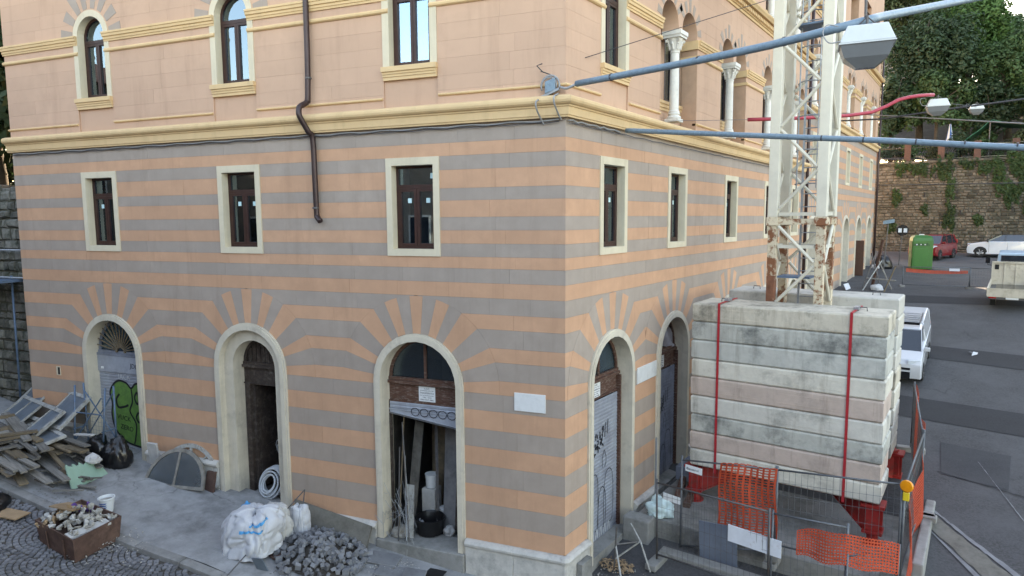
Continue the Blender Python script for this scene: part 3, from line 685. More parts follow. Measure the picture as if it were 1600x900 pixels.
def upper_window(fr, c, lift=0):
    zs = 10.75 + lift; hw = HW
    spandrel(fr, c, .56, 10.75, 11.35, [(c, .53, 10.75)], lift)
    b = MB(fr); b.strip(archline(c, .56, zs, 9.39 + lift), archline(c, hw, zs, 9.39 + lift), -.26, .018)
    W = b.build('window', 'cream', BLD)
    n = -.15
    b = MB(fr); b.strip(archline(c, hw, zs, 9.39 + lift), archline(c, hw - .05, zs, 9.44 + lift), n - .08, n)
    b.box((c - hw, n - .08, 9.392 + lift), (c + hw, n, 9.44 + lift)); b.box((c - hw + .05, n - .08, 10.62 + lift), (c + hw - .05, n + .014, 10.69 + lift)); b.build('frame', 'brown_wood', W)
    for a0, a1 in ((c - hw + .052, c - .003), (c + .003, c + hw - .052)):
        b = MB(fr); sash(b, a0, a1, 9.442 + lift, 10.618 + lift, .05, n - .06, n + .008); b.build('sash', 'brown_wood', W)
        b = MB(fr); b.box((a0 + .045, n - .035, 9.49 + lift), (a1 - .045, n - .028, 10.57 + lift)); b.build('pane', 'pane_glass', W)
    b = MB(fr); r = hw - .045; pl = [(c - r * math.cos(math.pi * i / 14), 10.69 + lift + .06 + r * math.sin(math.pi * i / 14)) for i in range(15)] + [(c + r, 10.69 + lift), (c - r, 10.69 + lift)]
    b.prism(pl, n - .035, n - .028); b.build('pane', 'pane_glass', W)
    b = MB(fr)
    for z0, z1, n1, e in ((9.3, 9.388, .085, .01), (9.255, 9.298, .06, .0), (9.21, 9.253, .045, -.003), (9.15, 9.208, .03, -.006)): b.box((c - .56 - e, -.25, z0 + lift), (c + .56 + e, n1, z1 + lift))
    b.build('sill', 'yellow', W)
    b = MB(fr); b.box((c - .56, -.3, 8.655 + lift), (c + .56, -.03, 9.15 + lift)); b.build('apron_panel', 'pink', BLD)
    voussoirs(fr, c, .57, 10.75, lift, [(a, d, r * 1.12) for a, d, r in SZ9])
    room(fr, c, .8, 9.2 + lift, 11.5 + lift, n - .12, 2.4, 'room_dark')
for c in UL: upper_window(FL, c)
upper_window(FR, 1.77)
for c in WL: mezz_window(FL, c)
for c in WR: mezz_window(FR, c)
for c in DF: mezz_window(FR, c, LIFT, stick=False)
# twin-arched windows with columns on the right-hand facade
colmesh = {}
def column_meshes():
    seg = 20; r = .105
    b = MB(); b.lathe([(r + .02, 0), (r + .02, .02), (r, .04), (r * 1.0, .5), (r * .93, 1.28), (r * .93, 1.3), (r * 1.05, 1.31), (r * 1.05, 1.34), (r * .9, 1.345)], (0, 0, .22), seg); colmesh['column'] = b.mesh('column', 'column_stone', 40)
    b = MB(); b.box((-.16, -.16, 0), (.16, .16, .07)); b.lathe([(.155, 0), (.165, .03), (.15, .06), (.125, .07), (.122, .09), (.14, .105), (.135, .13), (.118, .15)], (0, 0, .07), seg); colmesh['base'] = b.mesh('base', 'column_stone', 40)
    b = MB(); z = 1.565
    b.lathe([(.1, 0), (.115, .03), (.12, .1), (.145, .2), (.17, .26), (.165, .28)], (0, 0, z), seg)
    b.box((-.2, -.2, z + .275), (.2, .2, z + .33)); b.box((-.22, -.22, z + .33), (.22, .22, z + .42))
    for k in range(8):
        a = k * math.pi / 4; x, y = math.cos(a), math.sin(a)
        b.tube([(x * .118, y * .118, z + .04), (x * .135, y * .135, z + .12), (x * .17, y * .17, z + .17), (x * .185, y * .185, z + .14)], [.03, .03, .026, .012], 6)
        if k % 2:
            b.tube([(x * .15, y * .15, z + .18), (x * .2, y * .2, z + .25), (x * .225, y * .225, z + .225), (x * .21, y * .21, z + .19)], [.025, .03, .025, .012], 6)
    colmesh['capital'] = b.mesh('capital', 'column_stone', 40)
column_meshes()
def bifora(fr, c, lift, far=False):
    z0 = 8.665 + lift; zs = 10.82 + lift; ra = .46
    a1, a2 = c - .57, c + .57
    spandrel(fr, c, BH, 10.75, 11.7, [(a1, ra, 10.82), (a2, ra, 10.82)], lift)
    # impost blocks beside the arches
    n = -.42; b = MB(fr)
    for ac in (a1, a2):
        b.strip(archline(ac, ra, zs, 9.28 + lift), archline(ac, ra - .06, zs, 9.34 + lift), n - .08, n)
        b.box((ac - ra, n - .08, 9.282 + lift), (ac + ra, n, 9.34 + lift)); b.box((ac - .03, n - .078, 9.34 + lift), (ac + .03, n + .01, 10.7 + lift)); b.box((ac - ra + .06, n - .075, 10.7 + lift), (ac + ra - .06, n + .012, 10.76 + lift))
    W = b.build('window', 'brown_wood', BLD)
    for ac in (a1, a2):
        b = MB(fr); r = ra - .05; b.prism([(ac - r * math.cos(math.pi * i / 12), zs + r * math.sin(math.pi * i / 12)) for i in range(13)] + [(ac + r, 9.33 + lift), (ac - r, 9.33 + lift)], n - .045, n - .038); b.build('pane', 'pane_glass', W)
    b = MB(fr); b.box((c - .115, n - .3, 9.28 + lift), (c + .115, n - .005, zs + .3)); b.build('pier', 'pink', W)
    b = MB(fr)
    for y0, y1, e in ((9.21, 9.278, .07), (9.13, 9.208, .05), (9.06, 9.128, .03)): b.box((c - BH + .002, n - .2, y0 + lift), (c + BH - .002, n + e, y1 + lift))
    b.build('sill', 'yellow', W)
    b = MB(fr); b.box((c - BH + .002, n - .2, z0 - .05), (c + BH - .002, n + .01, 9.06 + lift)); b.build('apron_panel', 'pink', W)
    for sg in (-1, 1):      # reveal cheeks
        e = c + sg * BH; b = MB(fr); b.box((min(e, e + sg * .1), -.7, z0), (max(e, e + sg * .1), -.39, zs + .9)); b.build('reveal', 'pink', W)
        b = MB(fr)
        for y0, y1, q in ((10.575, 10.775, .05), (10.35, 10.43, .03)): b.box((min(e, e - sg * q), -.45, y0 + lift), (max(e, e - sg * q), .03, y1 + lift))
        b.build('impost', 'yellow', W)
        b = MB(fr); e0 = c + sg * (BH - .05); b.box((min(e, e0), -.41, 10.78 + lift), (max(e, e0), -.02, zs + .001)); b.build('springer', 'pink', W)
    b = MB(fr); b.strip([(c - BH, zs + .9), (c + BH, zs + .9)], [(c - BH, zs - .1), (c + BH, zs - .1)], n - .3, n - .1); b.build('lunette_back', 'dark_wood', W)
    P = fr(c, -.125, z0 + .1)
    C = inst(colmesh['column'], 'column', BLD, P); inst(colmesh['base'], 'base', C); inst(colmesh['capital'], 'capital', C)
    for ac in (a1, a2): voussoirs(fr, ac, ra, 10.82, lift, [(12, 14, .72), (40, 13, .78), (68, 12, .72), (92, 11, .82), (116, 12, .72), (142, 13, .78)] if ac == a1 else [(38, 13, .78), (64, 12, .72), (88, 11, .82), (112, 12, .72), (140, 13, .78), (168, 14, .72)])
    room(fr, c, 1.06, 9.0 + lift, zs + .6, n - .1, 2.5, 'room_dark')
for c in BIF: bifora(FR, c, 0); bifora(FR, c, 3.96)
for c in DF: bifora(FR, c, LIFT)

# ---------------------------------------------------------------- doorways
def ribbon(fr, pts, wd, n, close=False):
    b = MB(fr); A = []; B = []; m = len(pts)
    for i, p in enumerate(pts):
        q0, q1 = pts[max(0, i - 1)], pts[min(m - 1, i + 1)]; dx, dz = q1[0] - q0[0], q1[1] - q0[1]; L = math.hypot(dx, dz) or 1
        A.append((p[0] - dz / L * wd / 2, p[1] + dx / L * wd / 2)); B.append((p[0] + dz / L * wd / 2, p[1] - dx / L * wd / 2))
    for i in range(m - 1):
        b.add([(A[i][0], n, A[i][1]), (A[i + 1][0], n, A[i + 1][1]), (B[i + 1][0], n, B[i + 1][1]), (B[i][0], n, B[i][1])], [(0, 1, 2, 3)])
    return b
def smooth_pts(pts, n=6):
    o = []
    for i in range(len(pts) - 1):
        p0, p1, p2, p3 = pts[max(0, i - 1)], pts[i], pts[i + 1], pts[min(len(pts) - 1, i + 2)]
        for k in range(n):
            t = k / n; o.append(tuple(.5 * (2 * p1[j] + (p2[j] - p0[j]) * t + (2 * p0[j] - 5 * p1[j] + 4 * p2[j] - p3[j]) * t * t + (3 * p1[j] - p0[j] - 3 * p2[j] + p3[j]) * t ** 3) for j in range(len(p1))))
    return o + [tuple(pts[-1])]
def slats(fr, a0, a1, z0, z1, n, slope=0):
    b = MB(fr); z = z1; pts = []
    while z > z0 + .001:
        e = max(z0, z - .075); pts += [(n, z), (n + .012, z - .02), (n + .012, e + .012), (n, e)]; z = e
    k = len(pts)
    for i, (nn, z) in enumerate(pts): b.v += [fr(a0, nn, z), fr(a1, nn, z + slope * min(1, (z1 - z) / max(.01, z1 - z0)))]
    b.f = [[2 * i, 2 * i + 1, 2 * i + 3, 2 * i + 2] for i in range(k - 1)]
    b.box((a0, n - .01, z0 - .035), (a1, n + .02, z0)) if not slope else b.add([(a0, n - .01, z0 - .04), (a0, n + .03, z0 - .04), (a1, n + .03, z0 - .04 + slope), (a1, n - .01, z0 - .04 + slope), (a0, n - .01, z0), (a0, n + .03, z0), (a1, n + .03, z0 + slope), (a1, n - .01, z0 + slope)], [(0, 1, 2, 3), (4, 5, 6, 7), (0, 1, 5, 4), (1, 2, 6, 5), (2, 3, 7, 6), (3, 0, 4, 7)])
    return b
def doorway(fr, c, base, lift=0, hin=.82, m='cream_dirty', inner=None):
    zs = ZC + lift; b = MB(fr)
    b.strip(archline(c, R1, zs, base), archline(c, R1 - .045, zs, base), -.3, .04)
    b.strip(archline(c, R1 - .045, zs, base), archline(c, hin, zs, base), -.4, .055)
    D = b.build('doorway', m, BLD, smooth=35)
    if inner: b = MB(fr); b.strip(archline(c, hin, zs, base), archline(c, inner, zs - .0, base), -.45, -.1); b.build('inner_surround', m, D, smooth=35)
    return D
def half_disc(c, r, zs, n=16): return [(c - r * math.cos(math.pi * i / n), zs + r * math.sin(math.pi * i / n)) for i in range(n + 1)]
def transom(fr, D, c, r, zs, n, m, mullion=True, gm='dusty_glass', lintel=(3.03, 3.36)):
    b = MB(fr); b.strip(half_disc(c, r, zs), half_disc(c, r - .06, zs), n - .06, n + .01); 
    if mullion: b.box((c - .025, n - .05, zs), (c + .025, n + .012, zs + r - .05))
    b.build('fanlight_frame', m, D)
    b = MB(fr); b.box((c - r, n - .08, zs - .1), (c + r, n + .07, zs - .04)); b.box((c - r, n - .08, zs - .04), (c + r, n + .03, zs + .02)); b.build('transom', m, D)
    if gm: b = MB(fr); b.prism(half_disc(c, r - .05, zs), n - .03, n - .024); b.build('pane', gm, D)
    if lintel: b = MB(fr); b.box((c - r, n - .06, lintel[0]), (c + r, n - .0, zs - .1)); b.box((c - r, n - .0, lintel[0]), (c + r, n + .03, lintel[0] + .03)); b.build('lintel_board', m, D)
def notice(fr, D, c, z, n, wd, h, rev):
    b = MB(fr); b.box((c - wd / 2, n, z - h / 2), (c + wd / 2, n + .006, z + h / 2)); S = b.build('notice', 'white_paper', D)
    x = fr(-1, 0, 0) if rev else fr(1, 0, 0)
    for txt, dz, sz, ww in (('G.E.M.', .36, .13, .32), ('IMPRESA LAVORI', .22, .07, .8), ('TRASFERITA', .06, .15, .86), ('IN VIA ROMAGNA', -.1, .08, .8), ('TEL. 040', -.23, .1, .55), ('040.367.986', -.38, .12, .8)):
        put_text(txt, sz * h, 'ink', S, fr(c, n + .0075, z + dz * h), x, ww * wd)
# D3, left facade: half-open shutter, workshop full of junk
D = doorway(FL, 2.93, -.15); transom(FL, D, 2.93, .82, 3.48, -.3, 'old_wood', lintel=(3.0, 3.36)); notice(FL, D, 2.93 - .03, 3.2, -.298, .36, .3, True)
slats(FL, 2.11, 3.75, 2.86, 3.0, -.28, 0).build('shutter', 'shutter', D)
b = MB(FL); b.add([(3.75, -.28, 2.87), (2.11, -.28, 2.87), (2.11, -.26, 2.58), (3.75, -.26, 2.78)], [(0, 1, 2, 3)]); b.add([(3.75, -.24, 2.78), (2.11, -.24, 2.58), (2.11, -.28, 2.54), (3.75, -.28, 2.74)], [(0, 1, 2, 3)]); b.build('shutter_edge', 'shutter', D, recalc=False)
for k in range(5):
    q = 2.35 + k * .2; b = ribbon(FL, [(q + .09 * math.cos(a * .6), 2.83 + .08 * math.sin(a * .6)) for a in range(12)], .014, -.255); b.build('graffiti', 'graffiti_black', D, recalc=False)
for q in (2.1, 3.76): b = MB(FL); b.box((q - .03, -.36, -.1), (q + .03, -.26, 3.0)); b.build('shutter_rail', 'dark_wood', D)
room(FL, 2.93, 1.5, .26, 3.9, -.38, 3.5, 'room_dark')
b = MB(FL); b.box((1.96, -.5, -.6), (3.9, .12, .265)); b.build('threshold', 'concrete', BLD, bevel=.02)
# D2, left facade: narrow doorway, boards
D = doorway(FL, 7.0, .35, inner=.57); transom(FL, D, 7.0, .57, 3.48, -.42, 'dark_wood', mullion=False, gm=None, lintel=(3.0, 3.36))
for k in range(8): b = MB(FL); b.box((6.52 + k * .12, -.47, 3.5), (6.62 + k * .12, -.45, 3.48 + math.sqrt(max(.02, .52 ** 2 - (6.57 + k * .12 - 7.0) ** 2)))); b.build('fanlight_board', 'dark_wood', D)
b = MB(FL); b.box((7.42, -.5, .5), (7.55, -.4, 3.0)); b.box((6.45, -.5, .5), (6.5, -.4, 3.0)); b.build('door_frame', 'dark_wood', D)
b = MB(FL); b.box((7.36, -1.3, .55), (7.42, -.5, 2.98))
for z in (.8, 1.7): b.box((7.34, -1.2, z), (7.36, -.6, z + .7))
b.build('door_leaf', 'dark_wood', D)
room(FL, 7.0, 1.0, .5, 3.9, -.5, 3.0, 'room_dark')
b = MB(FL); b.box((6.03, -.5, 0), (7.97, .06, .52)); b.build('threshold', 'pavement', BLD)
# D1, left facade: grey closed shutter with green graffiti, iron sunburst
D = doorway(FL, 11.13, .9); b = MB(FL)
for k in range(1, 16):
    a = math.pi * k / 16; b.tube([(11.13 - .14 * math.cos(a), -.22, 3.5 + .14 * math.sin(a)), (11.13 - .8 * math.cos(a), -.22, 3.48 + .8 * math.sin(a))], .014, 5)
b.strip(half_disc(11.13, .16, 3.48), half_disc(11.13, .12, 3.48), -.24, -.2); b.build('sunburst_grille', 'wood_tan', D)
transom(FL, D, 11.13, .82, 3.48, -.28, 'grey_door', mullion=False, lintel=None); b = MB(FL); b.box((10.31, -.32, 2.98), (11.95, -.22, 3.38)); b.build('sign_panel', 'shutter', D)
slats(FL, 10.31, 11.95, 1.0, 2.98, -.26).build('shutter', 'shutter', D, recalc=False)
room(FL, 11.13, .9, .8, 4.4, -.42, 1.0, 'room_dark')
gpoly = [(10.33, 1.3), (10.36, 2.4), (10.55, 2.72), (10.75, 2.74), (10.9, 2.62), (11.05, 2.74), (11.3, 2.78), (11.5, 2.66), (11.62, 2.45), (11.56, 2.2), (11.6, 1.9), (11.5, 1.55), (11.2, 1.3), (10.9, 1.22), (10.6, 1.2)]
gp_s = smooth_pts(gpoly + [gpoly[0]], 4)
b = MB(FL); b.prism(gp_s[:-1], -.245, -.242); b.build('graffiti', 'graffiti_green', D)
for P, wd in ((gp_s, .05), (smooth_pts([(10.9, 2.64), (10.88, 2.3), (10.98, 2.05), (10.8, 1.75), (10.85, 1.4), (10.9, 1.25)]), .045), (smooth_pts([(11.3, 2.45), (11.42, 2.3), (11.36, 2.12), (11.15, 2.15), (11.02, 2.2)]), .055), (smooth_pts([(10.72, 2.55), (10.8, 2.4), (10.72, 2.25), (10.64, 2.4), (10.72, 2.55)]), .05), (smooth_pts([(10.7, 2.05), (10.78, 1.92), (10.7, 1.8), (10.62, 1.95), (10.7, 2.05)]), .05)):
    ribbon(FL, P, wd, -.238).build('graffiti', 'graffiti_black', D, recalc=False)
for txt, s_, z, sz in (('VUCK', 11.2, 1.86, .17), ('ZERO', 11.12, 1.62, .17)): put_text(txt, sz, 'graffiti_black', D, FL(s_, -.237, z), FL(-1, 0, -.12))
put_text('JDIA', .16, 'graffiti_black', D, FL(10.7, -.217, 3.16), FL(-1, 0, -.1)); put_text('IACK', .18, 'graffiti_white', D, FL(11.1, -.237, 2.88), FL(-1, 0, 0))
b = MB(FL); b.box((11.75, -.218, 3.05), (11.83, -.21, 3.1)); b.build('sticker', 'white_paper', D)
# small wall vent beyond it
b = MB(FL); b.box((12.97, -.004, 2.83), (13.12, .008, 3.05)); b.build('vent_frame', 'cream', BLD); b = MB(FL); b.box((12.99, .004, 2.85), (13.06, .011, 3.03)); b.build('vent_hole', 'black', BLD)  # the opening is a solid black plate, its inner shade given as colour
# right-hand facade doors
for idx, c in enumerate(DR):
    base = -.2 + .1 * c
    D = doorway(FR, c, base)
    if idx == 1: 
        transom(FR, D, c, .82, 3.48, -.3, 'old_wood', mullion=False, gm=None)
        b = MB(FR); b.grid(lambda u, v: (c - .74 + 1.48 * u, -.36 + .1 * math.sin(u * 9 + v * 4) * (1 - v) + .05 * math.sin(u * 21), 3.5 + (.05 + .7 * math.sqrt(max(0, 1 - (2 * u - 1) ** 2)) * 1) * v + .04 * math.sin(u * 13) * (1 - v)), 30, 12); b.build('dust_sheet', 'cloth_grey', D, smooth=True, recalc=False)
    else: transom(FR, D, c, .82, 3.48, -.3, 'old_wood')
    slats(FR, c - .82, c + .82, base + .15, 3.0, -.28).build('shutter', 'shutter' if idx == 0 else 'shutter_blue', D, recalc=False)
    b = MB(FR); b.box((c + .77, -.3, base), (c + .82, -.2, 3.36)); b.box((c - .82, -.3, base), (c - .77, -.2, 3.36)); b.build('shutter_rail', 'old_wood', D)
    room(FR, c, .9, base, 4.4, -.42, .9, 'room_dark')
    if idx < 2: notice(FR, D, c - .12 + .1 * idx, 3.2, -.298, .36, .3, False)
    if idx < 2:
        rg = random.Random(idx + 3)
        for k, (x0, zt, zl, w2) in enumerate(((c - .5, 1.25, .35, .13), (c - .2, 1.5, .3, .15), (c + .12, 1.15, .28, .16), (c + .4, 1.45, .3, .2), (c - .35, 2.0, 1.62, .1), (c + .2, 1.9, 1.55, .08))):
            ribbon(FR, smooth_pts([(x0 - w2, zl), (x0 - w2 * 1.05, (zl + zt) / 2), (x0 - w2 * .7, zt - .1), (x0, zt), (x0 + w2 * .75, zt - .12), (x0 + w2, (zl + zt) / 2), (x0 + w2 * .8, zl + .05), (x0 + .2 * w2, zl)]), .016, -.262 + .0003 * k).build('graffiti', 'graffiti_black', D, recalc=False)
        for k in range(34):
            x0, z0 = c - .55 + (k % 8) * .09 + rg.uniform(-.02, .02), 2.1 - (k // 8) * .1 + (k % 8) * .035 + rg.uniform(-.02, .02)
            ribbon(FR, smooth_pts([(x0, z0), (x0 + rg.uniform(-.03, .06), z0 + rg.uniform(-.02, .08)), (x0 + rg.uniform(-.02, .06), z0 - rg.uniform(.0, .08))]), rg.uniform(.018, .04), -.2605 + k * .0002).build('graffiti', 'graffiti_black', D, recalc=False)
        for k in range(3): x0 = c + .1 + k * .11; ribbon(FR, [(x0, 2.12 + .05 * k), (x0 + .03, 2.42 + .05 * k)], .025, -.26).build('graffiti', 'graffiti_black', D, recalc=False)
        for k in range(6):
            x0 = c - .5 + k * .17; ribbon(FR, smooth_pts([(x0, .12), (x0 + .06, .32), (x0 + .1, .1)]), .03, -.26).build('graffiti', 'graffiti_white', D, recalc=False)
    b = MB(FR); b.box((c - .97, -.4, base - .5), (c + .97, .05, base + .13)); b.build('threshold', 'concrete', BLD)
for c in DF:
    D = doorway(FR, c, 2.6, LIFT); b = MB(FR); b.prism(archline(c, .83, ZC + LIFT, 2.6), -.34, -.3); b.build('door_leaf', 'grey_door', D)
# street name plates
for fr, a0, a1, z0, z1 in ((FL, .36, .95, 3.16, 3.49), (FR, 2.9, 3.89, 3.11, 3.45)):
    b = MB(fr); b.box((a0, -.01, z0), (a1, .02, z1)); b.build('stone_plaque', 'plaque', BLD, bevel=.004)
# downpipe on the left facade
b = MB(FL); b.tube(smooth_pts([(5.12, .11, 16.1), (5.12, .11, 12.6), (5.12, .11, 10), (5.14, .12, 8.98), (5.16, .14, 8.86), (5.19, .3, 8.76), (5.19, .34, 8.66), (5.17, .33, 8.55), (5.1, .2, 8.3), (5.07, .11, 8.16), (5.06, .1, 7.4), (5.05, .1, 6.75), (5.03, .11, 6.66), (4.94, .14, 6.58)], 5), .055, 12); P = b.build('downpipe', 'downpipe', BLD, smooth=True)
for z in (6.82, 9.3, 11.2): b = MB(FL); b.lathe([(.062, 0), (.066, .005), (.066, .03), (.062, .035)], (5.06 if z < 8 else 5.12, .11, z), 12); b.build('clamp', 'iron', P)
for t in (17.5, SE - .1): b = MB(FR); b.tube([(t, .12, 2.6), (t, .12, 16)], .06, 10); b.build('downpipe', 'downpipe', BLD, smooth=True)
# ================================================================== CRANE AND BALLAST
PLZ = .45
b = MB(); b.box((.2, 2.55, -.6), (5.08, 9.2, PLZ)); SLAB = tag(b.build('concrete_slab', 'concrete', bevel=.02), 'raised grey concrete slab carrying the crane and its ballast', 'slab')
b = MB(); b.box((5.08, 3.2, -.3), (5.26, 6.4, .62)); tag(b.build('kerb_block', 'concrete', bevel=.03), 'long pale concrete kerb under the orange netting beside the road', 'kerb')
CR = wempty('tower_crane', (2.7, 5.55, PLZ), 'white lattice tower crane with rusty foot section on red steel base', 'crane')
MX0, MX1, MY0, MY1 = 2.02, 3.14, 4.98, 6.12
LW = .17
for x in (MX0, MX1):
    for y in (MY0, MY1):
        heavy = (x == MX0 and y == MY0)
        cx, cy = x + (LW / 2 if x == MX0 else -LW / 2), y + (LW / 2 if y == MY0 else -LW / 2)
        b = MB(); b.box((cx - .085, cy - .085, 1.2), (cx + .085, cy + .085, 5.35 if heavy else 6.42)); b.build('mast_leg', 'crane_rust_heavy' if heavy else 'crane_rust', CR, bevel=.008)
        if heavy: b = MB(); b.box((cx - .085, cy - .085, 5.352), (cx + .085, cy + .085, 6.42)); b.build('mast_leg', 'crane_rust', CR, bevel=.008)
        b = MB(); b.box((cx - .12, cy - .12, 6.42), (cx + .12, cy + .12, 6.6)); b.build('joint_plate', 'crane_rust', CR, bevel=.01)
        b = MB(); b.box((cx - .1, cy - .1, 6.6), (cx + .1, cy + .1, 14.5)); b.build('mast_leg', 'crane_white', CR, bevel=.012)
def face(zs, left_first, m, r):
    for fi, (pa, pb) in enumerate((((MX0 + .2, MY0 + .03), (MX1 - .2, MY0 + .03)), ((MX0 + .2, MY1 - .03), (MX1 - .2, MY1 - .03)), ((MX0 + .03, MY0 + .2), (MX0 + .03, MY1 - .2)), ((MX1 - .03, MY0 + .2), (MX1 - .03, MY1 - .2)))):
        lf = left_first if fi % 2 == 0 else not left_first
        for z0, z1 in zip(zs[:-1], zs[1:]):
            a, c = (pa, pb) if lf else (pb, pa); lf = not lf
            b = MB(); b.tube([(*a, z0 + .04), (*c, z1 - .04)], r, 8); b.build('brace', m, CR, smooth=40)
face([4.75, 5.62, 6.45], True, 'crane_white', .036)
face([6.72 + .86 * k for k in range(9)], True, 'crane_white', .036)
for z, m in ((5.98, 'crane_white'), (6.5, 'crane_rust'), (6.66, 'crane_white')):
    for pa, pb in (((MX0 + .2, MY0 + .06), (MX1 - .2, MY0 + .06)), ((MX0 + .2, MY1 - .06), (MX1 - .2, MY1 - .06)), ((MX0 + .06, MY0 + .2), (MX0 + .06, MY1 - .2)), ((MX1 - .06, MY0 + .2), (MX1 - .06, MY1 - .2))):
        b = MB(); b.beam((*pa, z), (*pb, z), .06, .07 if z != 6.5 else .12); b.build('cross_bar', m, CR)
# ladder with safety hoops inside the mast
L = None; b = MB()
for x in (2.5, 2.84): b.box((x - .02, 5.78, 1.3), (x + .02, 5.82, 14.4))
L = b.build('ladder', 'galv', CR)
z = 1.5
while z < 14.3: b = MB(); b.tube([(2.5, 5.8, z), (2.84, 5.8, z)], .013, 6); b.build('rung', 'galv', L); z += .28
for z in [7.3 + .7 * k for k in range(10)]:
    b = MB(); b.tube([(2.67 - .3 * math.cos(a), 5.8 - .55 * math.sin(a) * 1.0, z) for a in [math.pi * k / 10 for k in range(11)]], .014, 6); b.build('safety_hoop', 'galv', L)
for x, y in ((2.37, 5.8), (2.97, 5.8), (2.48, 5.35), (2.86, 5.35)): b = MB(); b.tube([(x, y, 7.2), (x, y, 13.8)], .012, 5); b.build('hoop_bar', 'galv', L)
for z, x0, x1 in ((5.3, 2.2, 2.85), (10.5, 2.4, 2.95)): b = MB(); b.box((x0, 5.15, z), (x1, 5.7, z + .04)); b.build('rest_platform', 'steel_blue', CR)
# red undercarriage: four arms with jack feet
for sx, fx in ((-1, .95), (1, 4.38)):
    for sy, fy in ((-1, 3.95), (1, 7.25)):
        inx, iny = 2.67 + sx * .35, 5.55 + sy * .35
        b = MB(); a = Vector((inx, iny, 1.05)); c = Vector((fx, fy, 1.05)); d = (c - a); d.z = 0; d.normalize(); n = Vector((-d.y, d.x, 0)) * .11
        for q in (-1, 1):
            o_ = n * q
            b.add([tuple(a + o_ + Vector((0, 0, .25))), tuple(c + o_ + Vector((0, 0, .25))), tuple(c + o_ + Vector((0, 0, -.4))), tuple(a + (c - a) * .45 + o_ + Vector((0, 0, -.02))), tuple(a + o_ + Vector((0, 0, -.05))),
                   tuple(a + o_ * .8 + Vector((0, 0, .25))), tuple(c + o_ * .8 + Vector((0, 0, .25))), tuple(c + o_ * .8 + Vector((0, 0, -.4))), tuple(a + (c - a) * .45 + o_ * .8 + Vector((0, 0, -.02))), tuple(a + o_ * .8 + Vector((0, 0, -.05)))],
                  [(0, 1, 2, 3, 4), (5, 6, 7, 8, 9), (0, 1, 6, 5), (1, 2, 7, 6), (2, 3, 8, 7), (3, 4, 9, 8), (4, 0, 5, 9)])
        b.beam(a + Vector((0, 0, .27)), c + Vector((0, 0, .27)), .3, .03); b.beam(a + (c - a) * .45 + Vector((0, 0, -.02)), c + Vector((0, 0, -.4)), .26, .03)
        b.build('base_arm', 'red_paint', CR)
        b = MB(); b.box((fx - .2, fy - .2, 1.2), (fx + .2, fy + .2, 1.26)); b.box((fx - .11, fy - .14, .74), (fx + .11, fy + .14, 1.2)); b.box((fx - .17, fy - .17, .68), (fx + .17, fy + .17, .74)); b.box((fx - .16, fy - .02, .74), (fx + .16, fy + .02, 1.2)); F = b.build('jack_leg', 'red_paint', CR, bevel=.006)
        b = MB(); b.lathe([(.1, 0), (.1, .22)], (fx, fy, PLZ), 12); b.lathe([(.17, 0), (.17, .03)], (fx, fy, PLZ), 12); b.build('foot', 'red_paint', F)
for y in (3.95, 7.25): b = MB(); b.box((.95, y - .1, 1.262), (4.4, y + .1, 1.318)); b.build('ballast_beam', 'red_paint', CR)
# ballast blocks: nine courses in two stacks
CZ = [4.83, 4.44, 4.05, 3.65, 3.27, 2.86, 2.46, 2.08, 1.70, 1.33]
ORD = ['topmost', 'second', 'third', 'fourth', 'fifth', 'sixth', 'seventh', 'eighth', 'lowest']
FT = [0, 1, 2, 3, 4, 5, 1, 4, 3]; BT = [5, 3, 2, 5, 0, 3, 5, 2, 5]
def ballast(x0, x1, y0, y1, z0, z1, m, label, rg):
    e = rg.uniform(-.015, .015); x0 += e; x1 += e; z1 -= .008
    b = MB(); ch = .055
    prof = [(0, z0 + .0), (0, z1 - ch * .6), (ch, z1), (1, z1), (1, z0)]   # chamfered upper edges
    ring = []
    for zz, q in ((z0, .03), (z0 + .03, .004), (z1 - .03, 0), (z1, .025)):
        ring += [(x0 + q, y0 + q, zz), (x1 - q, y0 + q, zz), (x1 - q, y1 - q, zz), (x0 + q, y1 - q, zz)]
    fs = [(3, 2, 1, 0), (12, 13, 14, 15)] + [(r * 4 + i, r * 4 + (i + 1) % 4, r * 4 + 4 + (i + 1) % 4, r * 4 + 4 + i) for r in range(3) for i in range(4)]
    b.add(ring, fs); zc = (z0 + z1) / 2
    o = b.build('ballast_block', m, bevel=.006)
    tag(o, label, 'ballast block', 'concrete ballast blocks stacked on the crane base')
    # cast recess panels on the face
    for (a, w_) in ((x0 + .45, .9), (x0 + 1.75, 1.15)):
        if rg.random() < .6:
            c = MB()
            for (p, q) in (((a, zc - .09), (a + w_, zc - .09)), ((a, zc + .09), (a + w_, zc + .09))): c.box((p[0], y0 - .004, p[1] - .006), (q[0], y0 + .01, p[1] + .006))
            c.build('cast_rib', m, o)
    for xx in (x0 + .5, x1 - .5):
        if z1 > 4.7: c = MB(); c.tube([(xx - .08, (y0 + y1) / 2, z1 - .02), (xx - .07, (y0 + y1) / 2, z1 + .07), (xx + .07, (y0 + y1) / 2, z1 + .07), (xx + .08, (y0 + y1) / 2, z1 - .02)], .012, 6); c.build('lifting_eye', 'iron', o)
rg = random.Random(11)
CN = ['stained cream', 'dark weathered grey green', 'pale blue grey', 'off white', 'pinkish', 'light grey', 'grey green', 'faded pink', 'whitish']
for k in range(9):
    ballast(.9, 4.5, 3.65, 4.8, CZ[k + 1], CZ[k], 'ballast%d' % FT[k], '%s ballast block, %s of the front stack facing the fence' % (CN[k], ORD[k]), rg)
    ballast(.8, 4.4, 6.35, 7.5, CZ[k + 1], CZ[k] + (.03 if k == 0 else 0), 'ballast%d' % BT[k], 'pale concrete ballast block, %s of the rear stack behind the mast' % ORD[k], rg)
